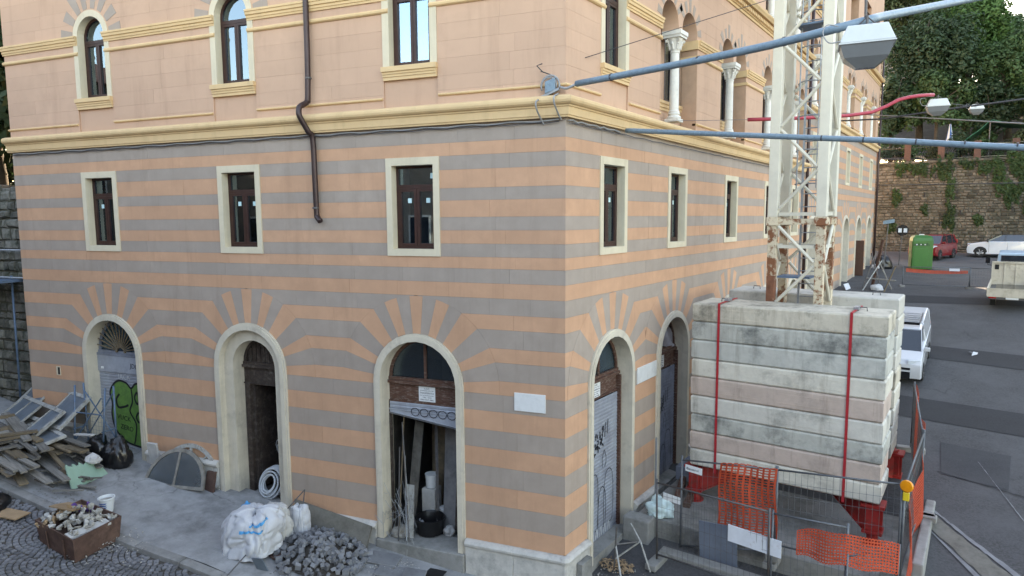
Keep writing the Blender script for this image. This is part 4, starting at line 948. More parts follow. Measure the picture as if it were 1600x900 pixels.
for x, wd in ((1.46, 'left'), (3.9, 'right')):
    b = MB(); b.box((x - .024, 3.632, 1.25), (x + .024, 3.641, 4.85)); b.box((x - .024, 3.641, 4.842), (x + .024, 4.82, 4.851)); S = b.build('ratchet_strap', 'strap_red')
    tag(S, 'red lashing strap round the front ballast stack, %s of the two' % wd, 'strap', 'red straps on the ballast')
    b = MB(); b.box((x - .045, 4.1, 4.852), (x + .045, 4.35, 4.9)); b.build('buckle', 'galv', S)
# ================================================================== SITE FENCES AND NETS
def fence_panel(p0, p1, z0a, z1a, z0b, z1b, label, m='fence_steel', wires=True, group='mesh fence panels round the crane base', lean=0, foot=True):
    P0, P1 = Vector((*p0, 0)), Vector((*p1, 0)); d = (P1 - P0); Ln = d.length; d.normalize(); up = Vector((0, 0, 1)); nn = Vector((-d.y, d.x, 0))
    E = wempty('site_fence', ((P0 + P1) / 2).to_tuple()[:2] + (min(z0a, z0b),), label, 'fence', group)
    def pt(u, v): 
        P = P0 + d * (u * Ln); z0 = z0a + (z0b - z0a) * u; z1 = z1a + (z1b - z1a) * u
        return tuple(P + nn * lean * v + up * (z0 + (z1 - z0) * v))
    for u in (0, 1): b = MB(); b.tube([pt(u, 0), pt(u, 1.02)], .021, 8); b.build('post', m, E, smooth=True)
    for v in (.12, .98): b = MB(); b.tube([pt(0, v), pt(1, v)], .018, 8); b.build('rail', m, E, smooth=True)
    b = MB(); n = int(Ln / .1)
    for i in range(1, n): b.tube([pt(i / n, .12), pt(i / n, .98)], .0028, 4, False)
    for v in (.26, .4, .55, .7, .84): b.tube([pt(0, v), pt(1, v)], .0028, 4, False)
    b.build('wire_mesh', m, E, recalc=False)
    if foot:
        for u in (0, 1): q = pt(u, 0); b = MB(); b.obox((q[0], q[1], q[2] + .05), d * .11, nn * .3, Vector((0, 0, .06))); b.build('foot_block', 'concrete', E, bevel=.015)
    return pt
FA1 = fence_panel((1.2, 2.45), (2.98, 2.42), -.15, 1.9, .3, 2.1, 'mesh fence panel before the red base arm, holding the tall orange net')
FA2 = fence_panel((3.0, 2.42), (4.93, 2.5), .46, 2.1, .46, 2.26, 'mesh fence panel in front of the ballast, ending at the amber lamp')
FN1 = fence_panel((1.03, 1.7), (3.1, 1.62), -.02, 1.66, 0, 1.66, 'rusty leaning mesh fence panel nearest the corner door', 'iron', lean=-.06)
FN2 = fence_panel((3.14, 1.6), (4.28, 1.66), -.05, 1.62, -.05, 1.66, 'short mesh fence panel at the front with a low orange net', lean=.03)
fence_panel((4.3, 1.63), (4.95, 2.35), -.05, 1.2, .2, 1.25, 'narrow low fence piece closing the gap beneath the amber lamp')
FS1 = fence_panel((4.97, 2.5), (5.03, 5.4), .5, 2.24, .55, 2.35, 'mesh fence panel covered in orange net along the road')
FS2 = fence_panel((5.0, 5.45), (4.6, 8.6), .55, 2.35, .9, 2.6, 'mesh fence panel with orange net between rear ballast and road')
b = MB(); b.tube([(.42, 3.0, .2), (.42, 3.0, 2.0)], .022, 8); tag(b.build('steel_post', 'galv'), 'lone grey steel post standing by the stone plinth', 'post')
def net(name, f, nu, nv, label, wd=.3, bulge=None):
    """plastic barrier net: real strands with holes"""
    b = MB()
    def Q(u, v): return Vector(f(u, v))
    for i in range(nu + 1):
        for j in range(nv):
            u = i / nu; e = .5 * wd / nu
            a, c_, d_, g = Q(u - e, j / nv), Q(u + e, j / nv), Q(u + e, (j + 1) / nv), Q(u - e, (j + 1) / nv)
            b.add([a, c_, d_, g], [(0, 1, 2, 3)])
    for j in range(nv + 1):
        for i in range(nu):
            v = j / nv; e = .5 * wd * 1.2 / nv; e_ = .5 * wd / nu
            a, c_, d_, g = Q(i / nu + e_, v - e), Q((i + 1) / nu - e_, v - e), Q((i + 1) / nu - e_, v + e), Q(i / nu + e_, v + e)
            b.add([a, c_, d_, g], [(0, 1, 2, 3)])
    o = b.build(name, 'net_orange', recalc=False)
    s_ = o.modifiers.new('thick', 'SOLIDIFY'); s_.thickness = .004
    return tag(o, label, 'safety net', 'orange plastic barrier nets')
net('safety_net', lambda u, v: (1.98 + 1.0 * u + .06 * (1 - v) * (u - .5) + .02 * math.sin(v * 7), 2.40 + .03 * math.sin(u * 9 + v * 3), .62 + .12 * u + (1.36 + .02 * math.sin(u * 6)) * v), 9, 26, 'tall orange barrier net hung on the fence before the ballast', .34)
net('safety_net', lambda u, v: (3.55 + 1.46 * u if u < .5 else 4.28 + 1.34 * (u - .5), 1.57 + .03 * math.sin(u * 14) + (1.44 * (u - .5) if u > .5 else 0), (lin(u, [(-9, 1.0), (0, 1.0), (.5, 1.02), (1, .78), (9, .78)]) + .02 * math.sin(u * 17)) * (1 - v) + (lin(u, [(-9, 1.42), (0, 1.42), (.5, 1.58), (1, 1.26), (9, 1.26)]) + .03 * math.sin(u * 9)) * v), 34, 10, 'low crumpled orange barrier net along the front fence', .38)
net('safety_net', lambda u, v: (5.0 + .06 * math.sin(u * 8 + 2 * v) + .04, 2.5 + 2.9 * u, .5 + .1 * u + (1.0 + .35 * u + .05 * math.sin(u * 13)) * v), 42, 18, 'orange barrier net on the fence along the roadside kerb', .34)
net('safety_net', lambda u, v: (5.0 - .4 * u + .05 * math.sin(u * 9) + .03, 5.45 + 3.1 * u, .75 + .3 * u + (1.5 + .05 * math.sin(u * 13)) * v), 42, 20, 'orange barrier net behind the rear ballast stack', .34)
# amber warning lamp
E = wempty('warning_lamp', (5.0, 2.42, 2.05), 'round amber warning lamp with yellow battery on the fence post', 'lamp')
b = MB(); b.lathe([(.03, -.035), (.085, -.03), (.1, -.01), (.1, .01), (.085, .03), (.03, .035)], (0, 0, 0), 20); q = Matrix.Rotation(math.radians(80), 4, Vector((math.cos(math.radians(-10)), math.sin(math.radians(-10)), 0)))
b.v = [q @ v + Vector((5.0, 2.42, 2.24)) for v in b.v]; b.build('lens', 'amber', E, smooth=40)
b = MB(); b.box((4.955, 2.38, 2.0), (5.045, 2.46, 2.14)); b.build('battery_box', 'yellow_plastic', E, bevel=.01)
# panels and boards tied to the fence
b = MB(); b.obox((2.0, 2.3, .42), Vector((.36, .0, .03)), Vector((0, .012, 0)), Vector((0.0, -.05, .42))); tag(b.build('grey_sheet', 'panel_grey'), 'blue grey sheet panel leaning on the fence by the orange net', 'sheet')
b = MB(); b.obox((2.85, 1.6, 1.02), Vector((.45, .0, -.03)), Vector((0, .01, 0)), Vector((0.0, 0, .15))); tag(b.build('white_board', 'board_white'), 'dirty white board tied across the front fence', 'board')
for x, y, z, lab in ((1.45, 2.42, 1.72, 'small white sign on the fence above the red base arm'), (1.32, 1.66, 1.38, 'small white sign on the rusty fence near the corner door')):
    b = MB(); b.obox((x, y, z), Vector((.17, -.01, -.01)), Vector((0, .006, 0)), Vector((0, 0, .065))); S = tag(b.build('fence_sign', 'white_paper'), lab, 'sign')
    if y > 2: put_text('Bassanelli', .07, 'ink', S, (x, y - .008, z), (1, -.03, -.03), .28)
b = MB(); b.box((.05, 2.2, -.3), (.62, 2.54, .5)); tag(b.build('concrete_barrier', 'concrete', bevel=.03), 'low concrete barrier block between plinth and crane slab', 'barrier')
b = MB(); b.box((.95, 1.95, -.2), (3.4, 2.2, .12)); tag(b.build('concrete_step', 'concrete', bevel=.02), 'long low concrete footing before the crane slab', 'footing')
def lumpy(name, m, c, r, label, cat, seed, amp=.18, fold=0, flat=.35, group=None, res=4, smooth=True, box=1.0):
    """slumped bag or heap: rounded body, creased by ridged noise, flattened below"""
    bm = bmesh.new(); bmesh.ops.create_icosphere(bm, subdivisions=res, radius=1); off = Vector((seed * 3.1, seed * 1.7, seed * 2.3))
    for v in bm.verts:
        n = v.co.normalized(); e = box
        q = Vector([math.copysign(abs(x) ** e, x) for x in n])
        k = 1 + amp * 1.4 * noise.noise(n * 1.3 + off)
        if fold: k -= fold * .5 * (1 - abs(noise.noise(Vector((n.x * 2.4, n.y * 2.4, n.z * 1.5)) + off))) ** 7 + fold * .3 * (1 - abs(noise.noise(Vector((n.x * 6, n.y * 6, n.z * 3.5)) + off * 2))) ** 6; k += fold * .15 * noise.noise(n * 11 + off)
        v.co = Vector((q.x * k * r[0], q.y * k * r[1], max(q.z * k, -flat) * r[2]))
    lo = min(v.co.z for v in bm.verts)
    for v in bm.verts: v.co = v.co + Vector((c[0], c[1], c[2] - lo))
    me = bpy.data.meshes.new(name); bm.to_mesh(me); bm.free(); me.materials.append(MT[m])
    if smooth:
        for p in me.polygons: p.use_smooth = True
    o = bpy.data.objects.new(name, me); col.objects.link(o)
    if label: tag(o, label, cat, group)
    return o
lumpy('plastic_bag', 'pale_bag', (.62, 2.75, PLZ + .02), (.3, .24, .3), 'crumpled pale green plastic bag on the concrete behind the fence', 'bag', 5, .3, .35)
for k, (p, q, lab) in enumerate((((.7, 3.5, .52), (.35, 5.0, .75), 'reddish timber beam lying along the plinth behind the fence'), ((.95, 3.4, .5), (.7, 4.9, .6), 'brown timber beam lying beside the reddish one behind the fence'))):
    b = MB(); b.beam(p, q, .14, .12); tag(b.build('timber_beam', 'old_wood', bevel=.01), lab, 'timber')
b = MB(); b.box((.3, 4.4, .6), (.85, 5.2, .92)); tag(b.build('storage_box', 'panel_grey', bevel=.02), 'dark grey box by the second door behind the fence', 'box')
for k, (a, c_) in enumerate((((.62, 1.75, .62), (.45, 1.2, .02)), ((.62, 1.75, .62), (.95, 1.3, .02)))): pass
E_ = wempty('barrier_trestle', (.6, 1.5, 0), 'thin white and rusty trestle legs on the ground by the corner door', 'trestle')
for a, c_, m in (((.75, 1.55, .42), (.3, 1.35, .0), 'frame_white'), ((.75, 1.55, .42), (1.05, 1.35, -.02), 'frame_white'), ((.75, 1.55, .42), (.45, 1.75, .62), 'frame_white'), ((.4, 1.15, -.02), (.42, 1.2, .75), 'iron'), ((.4, 1.2, .4), (.7, .85, -.05), 'frame_white'), ((.4, 1.2, .4), (.72, 1.5, .42), 'iron')):
    b = MB(); b.tube([a, c_], .017, 7); b.build('leg', m, E_)
rgl = random.Random(12)
def litter(name, x, y, r, n, m, label, cat, size=.035):
    b = MB()
    for k in range(n):
        a, q = rgl.uniform(0, 6.28), r * rgl.random() ** .7; px, py = x + q * math.cos(a), y + q * math.sin(a) * .7; pz = gz(px, py) + .012 + rgl.uniform(0, .05) * (1 - q / r)
        t = Vector((rgl.uniform(-1, 1), rgl.uniform(-1, 1), rgl.uniform(-.4, .4))).normalized() * size * rgl.uniform(.5, 1.4); u = t.cross(Vector((rgl.uniform(-.4, .4), rgl.uniform(-.4, .4), 1))).normalized() * size * .6; P = Vector((px, py, pz)); v = len(b.v); b.v += [P - t, P - u, P + t, P + u]; b.f.append([v, v + 1, v + 2, v + 3])
    return tag(b.build(name, m, recalc=False), label, cat, kind='stuff')
litter('leaf_litter', .4, 1.25, .35, 220, 'cardboard', 'small heap of dry brown leaves by the corner door', 'leaves')
litter('grit_scatter', .7, .6, 1.0, 260, 'rubble', 'grit and crumbs scattered on the ground at the building corner', 'grit', .018)
litter('paper_scrap', 5.6, 16.4, .25, 3, 'white_paper', 'torn white paper scrap on the dark road patch', 'paper', .14)
# ================================================================== LEFT-HAND CLUTTER
def gL(s, n): P = FL(s, n, 0); return gz(P.x, P.y) if n < PK else street(P.x, P.y)
def put(me, name, s, n, z, rot, sc=(1, 1, 1)): return inst(me, name, None, FL(s, n, z), rot, sc)
ANG = math.atan2(ELY, ELX)          # world angle of the left facade direction
# timber heap
pm = {}
for m in ('wood_grey', 'wood_tan'): b = MB(); b.box((-.5, -.5, -.5), (.5, .5, .5)); pm[m] = b.mesh('plank', m)
rg = random.Random(21)
def plank(s, n, z, L, w_, t, ang, tilt, m, label, group='loose boards in the timber heap', name='timber_plank', roll=0):
    o = put(pm[m], name, s, n, z, (roll, tilt, ANG + ang), (L, w_, t)); bv = o.modifiers.new('bevel', 'BEVEL'); bv.width = .006
    return tag(o, label, 'plank', group)
base = 1.18
for k in range(44):
    ly = k // 8; s = rg.uniform(11.0, 12.6) + .1 * ly; n = .85 + (k % 8) * .2 + rg.uniform(-.1, .1)
    plank(s, n, gL(s, n) + .05 + ly * .07 + rg.uniform(0, .03), rg.uniform(1.3, 2.4), rg.uniform(.07, .17), rg.uniform(.02, .05), math.radians(-14) + rg.uniform(-.14, .14), -.05 + rg.uniform(-.04, .04), 'wood_grey' if rg.random() < .65 else 'wood_tan', 'weathered plank lying in the timber heap beside the black rubbish bags')
for k in range(12):
    s = rg.uniform(12.2, 13.6); n = rg.uniform(1.6, 2.5)
    plank(s, n, gL(s, n) + .35 + k * .028, rg.uniform(.9, 1.6), rg.uniform(.1, .2), .04, 1.1 + rg.uniform(-.3, .3), rg.uniform(-.06, .06), 'wood_tan' if rg.random() < .6 else 'wood_grey', 'plank stacked crosswise at the left end of the timber heap', 'crosswise planks on the timber heap')
plank(11.0, 1.15, 1.58, .75, .2, .05, -.1, .02, 'wood_tan', 'thick pale door panel on the right end of the timber heap', None)
o = plank(11.1, .85, 1.8, .62, .09, .03, -.05, .1, 'wood_grey', 'bright white painted batten on top of the timber heap', None); o.data = pm['wood_grey'].copy(); o.data.materials.clear(); o.data.materials.append(MT['plaster_white'])
for k in range(14):
    s = 10.55 + rg.uniform(-.5, .6); n = 1.75 + rg.uniform(-.35, .45)
    plank(s, n, gL(s, n) + .04 + rg.uniform(0, .12), rg.uniform(.35, .9), rg.uniform(.03, .1), .025, rg.uniform(-.4, .5), rg.uniform(-.12, .12), 'wood_grey', 'short broken lath scattered at the near end of the timber heap', 'broken laths before the timber heap', 'broken_lath')
def window_frame(s, n, z, W_, H_, cols, rot, label, glassy=True, arch=False):
    E = empty('old_window_frame', FL(s, n, z), label, 'window frame'); E.rotation_euler = rot
    b = MB(); t = .09
    b.box((-W_ / 2, -.03, 0), (-W_ / 2 + t, .03, H_)); b.box((W_ / 2 - t, -.03, 0), (W_ / 2, .03, H_)); b.box((-W_ / 2 + t, -.03, 0), (W_ / 2 - t, .03, t)); b.box((-W_ / 2 + t, -.03, H_ - t), (W_ / 2 - t, .03, H_)); b.build('frame', 'frame_white', E)
    for i in range(1, cols): x = -W_ / 2 + W_ * i / cols; b = MB(); b.box((x - .02, -.022, t), (x + .02, .022, H_ - t)); b.build('glazing_bar', 'frame_white', E)
    for i in range(cols):
        if i == cols - 2: continue
        x0, x1 = -W_ / 2 + W_ * i / cols + .025, -W_ / 2 + W_ * (i + 1) / cols - .025; b = MB(); b.box((x0, -.006, t * .9), (x1, .0, H_ - t * .9)); b.build('pane', 'foil_glass', E)
    return E
window_frame(13.38, .95, 1.72, 2.5, .82, 4, (math.radians(-56), 0, ANG + math.pi - .26), 'large white multi-pane window frame lying tilted on the timber heap')
window_frame(13.3, .55, 1.82, 2.9, .95, 3, (math.radians(-50), 0, ANG + math.pi - .22), 'second white window frame lying behind the multi-pane one against the wall')
window_frame(12.6, 1.35, 1.62, 1.9, .7, 2, (math.radians(-78), 0, ANG + math.pi - .3), 'low grey window frame flat on the right part of the timber heap')
b = MB(); b.grid(lambda u, v: ((-.46 + .92 * u) * (1 - .25 * v) + .05 * v, -.02, .52 * v * (1 - .3 * u * v) + (.035 * math.sin(u * 31) + .02 * math.sin(u * 57) if v == 1 else 0)), 22, 5)
me = b.mesh('plasterboard', 'plaster_green', recalc=False)
o = inst(me, 'plasterboard', None, FL(10.25, 1.38, gL(10.25, 1.38)), (math.radians(-36), 0, ANG - 1.42)); sl = o.modifiers.new('t', 'SOLIDIFY'); sl.thickness = .03; tag(o, 'broken piece of pale green plasterboard leaning on the timber heap', 'plasterboard')
lumpy('plaster_lump', 'plaster_white', FL(10.45, 1.15, 1.35), (.2, .14, .14), 'crumbled white plaster on top of the green board', 'plaster', 31, .5, .4, res=2, smooth=False)
lumpy('rubbish_bag', 'black_bag', FL(10.55, .5, 1.03), (.36, .3, .52), 'tall full black rubbish bag before the green graffiti', 'rubbish bag', 1, .2, .28, group='black rubbish bags')
lumpy('rubbish_bag', 'black_bag', FL(11.15, .55, 1.1), (.32, .28, .45), 'shorter black rubbish bag between the trestle and the tall bag', 'rubbish bag', 2, .22, .3, group='black rubbish bags')
lumpy('rubbish_bag', 'black_bag', FL(10.95, 2.95, .95), (.45, .35, .28), 'slumped dark bag on the cobbles at the left edge', 'rubbish bag', 3, .25, .3, group='black rubbish bags')
b = MB(FL); b.obox((10.35, 3.0, 1.0), (.4, .05, .02), (-.04, .17, .01), (0, 0, .012)); tag(b.build('cardboard_sheet', 'cardboard'), 'flattened brown cardboard on the cobbles at the left edge', 'cardboard')
# blue steel trestle in front of the first door
E = wempty('steel_trestle', FL(11.9, .3, 1.25), 'blue grey steel scaffold trestle standing before the graffiti shutter', 'trestle')
z0 = 1.25
for s, n, ds in ((11.88, .2, .03), (11.0, .15, -.03)):
    for q in (0, .35): b = MB(FL); b.tube([(s, n + q, z0 + .02), (s + ds, n + q * .6, z0 + 1.52)], .022, 8); b.build('leg', 'steel_blue', E, smooth=True)
    b = MB(FL); b.tube([(s, n, z0 + .5), (s, n + .35, z0 + .5)], .015, 6); b.build('crossbar', 'steel_blue', E)
for a, c in (((11.88, .2, z0 + .25), (11.0, .15, z0 + 1.35)), ((11.0, .15, z0 + .25), (11.9, .2, z0 + 1.35)), ((11.88, .5, z0 + .9), (11.0, .45, z0 + .9)), ((11.88, .5, z0 + .25), (11.0, .45, z0 + 1.3)), ((11.88, .5, z0 + .1), (11.0, .45, z0 + .1))):
    b = MB(FL); b.tube([a, c], .016, 6); b.build('brace', 'steel_blue', E)
b = MB(FL)
for k in range(8): b.tube([(11.05 + k * .1, .3, z0 + .05), (11.05 + k * .1, .3, z0 + .75)], .004, 4)
for k in range(8): b.tube([(11.0, .3, z0 + .05 + k * .1), (11.88, .3, z0 + .05 + k * .1)], .004, 4)
b.build('mesh_panel', 'galv', E)
# white slab and plinth piece right of door 1
b = MB(FL); b.obox((9.75, .2, 1.32), (.14, 0, .0), (0, .025, -.006), (0, .03, .24)); tag(b.build('white_slab', 'plaster_white'), 'small white slab leaning on the plinth behind the arched frames', 'slab')
# fanlight frames leaning on the wall
def fan_frame(s, n, r, lab, m, back):
    E = empty('fanlight_frame', FL(s, n, gL(s, n) + .01), lab, 'window frame', 'old arched window frames against the wall'); E.rotation_euler = (math.radians(-24 if not back else -12), 0, ANG + math.pi + (.16 if not back else .1))
    b = MB(); k = 1.02
    A = [(-r * math.cos(math.pi * i / 18), r * k * 1.05 * math.sin(math.pi * i / 18)) for i in range(19)]; B_ = [(p[0] * .91, p[1] * .9) for p in A]
    b.strip(A, B_, -.025, .025); b.box((-r, -.028, -.05), (r, .028, .02)); b.box((-.025, -.024, .02), (.025, .024, r * k * .95))
    if back: 
        A2 = [(p[0] * .6, p[1] * .6) for p in A]; b.strip(A2, [(p[0] * .92, p[1] * .92) for p in A2], -.02, .02)
        for q in (-.55, .55): b.beam((q * .62 * r, 0, r * k * .5), (q * 1.1 * r, 0, r * k * .85), .03, .03)
    b.build('frame', m, E)
    if not back: b = MB(); b.prism([(p[0] * .93, p[1] * .93) for p in A], -.006, .006); b.build('wire_pane', 'wire_glass', E)
glass('wire_glass', .1, (.68, .68, .68), .4)
m_ = mat('mesh_pane', (.13, .135, .135), .8, .12, 30, .2, 120, c2=(.13, .13, .13), t=(.45, .65), s2=2)
fan_frame(8.85, .5, .76, 'arched window frame with grey wire glass leaning foremost against the wall', 'wood_grey', False)
fan_frame(8.75, .2, .8, 'bare arched frame with inner ring leaning behind the wire glass one', 'frame_white', True)
b = MB(FL); b.obox((8.12, .16, .85), (.12, 0, 0), (0, .03, 0), (0, -.05, .22)); tag(b.build('reddish_slab', 'brick'), 'small reddish panel leaning beside the arched frames', 'slab')
# rusty box full of rubble on the cobbles
SK = wempty('rubble_skip', FL(8.55, 2.8, .68), 'rusty brown steel box heaped with rubble on the cobbles', 'skip')
sk0 = gL(8.55, 2.8) + .02; b = MB(FL); c4 = [(9.1, 3.2), (8.02, 3.32), (8.08, 2.42), (9.15, 2.35)]; t4 = [(9.15, 3.24), (7.98, 3.36), (8.03, 2.38), (9.2, 2.31)]
zt = [sk0 + .54, sk0 + .4, sk0 + .42, sk0 + .54]; zb = [sk0 + .1, sk0 - .04, sk0 - .04, sk0 + .09]
vs = [(*c4[i], zb[i]) for i in range(4)] + [(*t4[i], zt[i]) for i in range(4)]; cx_ = sum(p[0] for p in t4) / 4; cy_ = sum(p[1] for p in t4) / 4
vi = [(cx_ + (t4[i][0] - cx_) * .96, cy_ + (t4[i][1] - cy_) * .95, zt[i]) for i in range(4)] + [(cx_ + (c4[i][0] - cx_) * .94, cy_ + (c4[i][1] - cy_) * .94, zb[i] + .12) for i in range(4)]
b.add(vs + vi, [(0, 1, 2, 3)] + [(i, (i + 1) % 4, (i + 1) % 4 + 4, i + 4) for i in range(4)] + [(4 + i, 4 + (i + 1) % 4, 8 + (i + 1) % 4, 8 + i) for i in range(4)] + [(8 + i, 8 + (i + 1) % 4, 12 + (i + 1) % 4, 12 + i) for i in range(4)] + [(12, 13, 14, 15)])
b.build('box', 'skip_rust', SK)
for q in (.3, .75):
    a = Vector(t4[0]).lerp(Vector(t4[1]), q); c = Vector(c4[0]).lerp(Vector(c4[1]), q); b = MB(FL); b.beam((a.x, a.y + .01, sk0 + .43 - .1 * q), (c.x, c.y + .02, sk0 + .05 - .1 * q), .03, .02); b.build('rib', 'skip_rust', SK)
bm_ = []
for k in range(7):
    b = MB(); rr = random.Random(k); pts = [Vector((rr.uniform(-1, 1), rr.uniform(-1, 1), rr.uniform(-1, 1))).normalized() * rr.uniform(.7, 1) for _ in range(10)]
    bm = bmesh.new(); [bm.verts.new(p) for p in pts]; bmesh.ops.convex_hull(bm, input=bm.verts); me = bpy.data.meshes.new('chunk'); bm.to_mesh(me); bm.free(); bm_.append(me)
def chunkset(m): 
    r_ = []
    for me in bm_: c = me.copy(); c.materials.append(MT[m]); r_.append(c)
    return r_
ch_r = chunkset('rubble'); ch_p = chunkset('purple'); ch_c = chunkset('cardboard'); ch_s = []
for k in range(7):
    rr = random.Random(k + 40); b = MB(); b.v = [Vector((x * rr.uniform(.75, 1.15), y * rr.uniform(.75, 1.15), z * rr.uniform(.7, 1.1))) for z in (-.85, .85) for x, y in ((-1, -1), (1, -1), (1, 1), (-1, 1))]; b.f = [[0, 3, 2, 1], [4, 5, 6, 7], [0, 1, 5, 4], [1, 2, 6, 5], [2, 3, 7, 6], [3, 0, 4, 7]]; ch_s.append(b.mesh('paving_stone', 'rubble_stone'))
ch_q = 0; ch_w = chunkset('plaster_white')
for k in range(140):
    u, v = rg.uniform(-.52, .52), rg.uniform(-.42, .42); h = .3 * (1 - abs(u) * 1.2) * (1 - abs(v) * 1.4) + .04
    P = FL(8.6 + u, 2.85 + v, sk0 + .34 + h + .08 * u + rg.uniform(-.04, .04)); r_ = rg.uniform(.035, .095)
    st_ = ch_p if (u > .05 and v < -.1 and rg.random() < .5) else (ch_c if u > .1 and rg.random() < .5 else (ch_w if rg.random() < .4 else ch_r))
    o = inst(st_[k % 7], 'rubble_piece', None, P, (rg.uniform(0, 6), rg.uniform(0, 6), rg.uniform(0, 6)), (r_ * rg.uniform(.6, 1.6), r_, r_ * rg.uniform(.4, .9))); adopt(o, SK)
b = MB(FL); b.obox((8.15, 2.95, sk0 + .4), (.05, .35, .0), (.09, -.01, .02), (0, 0, .02)); b.build('foam_strip', 'plaster_white', SK)
b = MB(FL); b.grid(lambda u, v: (8.7 + .5 * u, 2.85 - .55 * v, sk0 + .32 + .06 * math.sin(u * 5) + .1 * u), 6, 6); b.build('rubble_bed', 'rubble', SK, recalc=False)
for k in range(3): b = MB(FL); b.obox((9.05 - .1 * k, 2.6 + .12 * k, sk0 + .55 + .05 * k), (.22, .05, .03), (-.04, .16, .05), (0, 0, .01)); b.build('board_scrap', 'cardboard', SK)
# plastic bucket
BK = wempty('plastic_bucket', FL(9.0, 1.95, gL(9, 1.95)), 'white plastic bucket with blue print on the kerb', 'bucket'); q = gL(9, 1.95)
b = MB(); P = FL(9.0, 1.95, q); b.lathe([(.105, 0), (.115, .05), (.14, .24), (.15, .27), (.155, .275), (.155, .3), (.14, .3), (.13, .26), (.1, .06)], P, 20); b.build('pail', 'bucket_white', BK, smooth=40)
b = MB(); b.lathe([(.13, .245), (.0005, .25)], P, 20); b.build('contents', 'rubble', BK)
for k in range(4):
    aa = math.radians(-95); b = MB(); z_ = .07 + k * .042; rr_ = .119 + .12 * z_ - .002
    b.grid(lambda u, v: (P.x + (rr_ + .12 * .026 * v + .001) * math.cos(aa + u * 1.1 + .15 * v), P.y + (rr_ + .12 * .026 * v + .001) * math.sin(aa + u * 1.1 + .15 * v), P.z + z_ + .022 * v), 6, 1); b.build('print', 'bucket_blue', BK, recalc=False)
# big bags
def sack(s, n, r, lab, m, seed): z = gL(s, n); return lumpy('rubble_sack', m, FL(s, n, z), r, lab, 'sack', seed, .3, .26, .62, group='white rubble sacks', res=5, box=.78)
def bag_surface(s, n, z, r, h, seed, lean=(0, 0)):
    off = Vector((seed, seed * 2.1, seed * .7))
    def f(u, v):
        a = 2 * math.pi * u; cx, cy = math.cos(a), math.sin(a); e_ = .7
        cx, cy = math.copysign(abs(cx) ** e_, cx), math.copysign(abs(cy) ** e_, cy)
        if v <= .8: t = v / .8; k = .97 + .07 * math.sin(math.pi * t) - .14 * t ** 3; zz = h * t
        else: t = (v - .8) / .2; k = .83 * (1 - t * .97); zz = h * (1 + .1 * math.sin(t * 2.4) - .16 * t * t)
        w = Vector((math.cos(a) * 1.3, math.sin(a) * 1.3, v * 1.6)) + off
        k += .15 * noise.noise(w * 1.1) - .15 * (1 - abs(noise.noise(Vector((w.x * 1.6 + w.z * .8, w.y * 1.6, w.z * 1.1))))) ** 6 - .1 * (1 - abs(noise.noise(Vector((w.x * 3.4 - w.z, w.y * 3.4, w.z * 2.2)) + off))) ** 7 + .02 * noise.noise(w * 5)
        zz += h * (.1 * noise.noise(w * 1.2 + Vector((5, 5, 5))) * min(1, v * 2) + .05 * noise.noise(w * 4) * v)
        return (s + r[0] * cx * k + lean[0] * v, n + r[1] * cy * k + lean[1] * v, z + max(0, zz))
    return f
def bulk_bag(name, s, n, r, h, lab, m, seed, lean=(0, 0)):
    z = gL(s, n) + .01; f = bag_surface(s, n, z, r, h, seed, lean); b = MB(FL); b.grid(f, 96, 40); o = b.build(name, m, smooth=True, recalc=False); tag(o, lab, 'sack', 'white rubble sacks'); return o, f
BG, bf = bulk_bag('bulk_bag', 5.72, 1.55, (.54, .46), .72, 'big white woven bulk bag with blue bands slumped on the pavement', 'white_bag', 3.3, (-.05, -.1))
for v0 in (.56, .7):
    b = MB(FL)
    def band(u, v, v0=v0): p = Vector(bf(.26 + .16 * u + (.05 if v0 > .6 else 0), v0 + .045 * v + .03 * u)); q = Vector((5.70, 1.5, p.z)); d_ = (p - q); return tuple(p + d_.normalized() * .025 + Vector((0, 0, .01)))
    b.grid(band, 40, 3); b.build('blue_band', 'blue_band', BG, smooth=True, recalc=False)
bulk_bag('rubble_sack', 5.6, .98, (.3, .24), .62, 'beige sack standing behind the big white bulk bag', 'plaster_white', 7.7, (.05, 0))
bulk_bag('rubble_sack', 5.32, .62, (.2, .17), .55, 'small white sack beside the big bulk bag and board', 'white_bag', 5.1, (.06, -.05))
z = gL(5.7, 1.5)
lumpy('plastic_sack', 'blue_band', FL(6.05, 1.25, z + .5), (.15, .13, .2), 'bunched bright blue plastic on top of the bulk bag', 'plastic', 53, .4, .4)
# cement board along the wall between the doors
b = MB(FL); b.add([(5.85, .1, .78), (3.98, .1, .5), (3.98, .34, .06), (5.75, .3, .34), (5.85, .14, .8), (3.98, .14, .52), (3.98, .38, .06), (5.75, .34, .34)], [(0, 1, 2, 3), (4, 5, 6, 7), (0, 1, 5, 4), (1, 2, 6, 5), (2, 3, 7, 6), (3, 0, 4, 7)])
tag(b.build('cement_board', 'sand_fill'), 'long tan cement board leaning on the wall behind the stone pile', 'board')
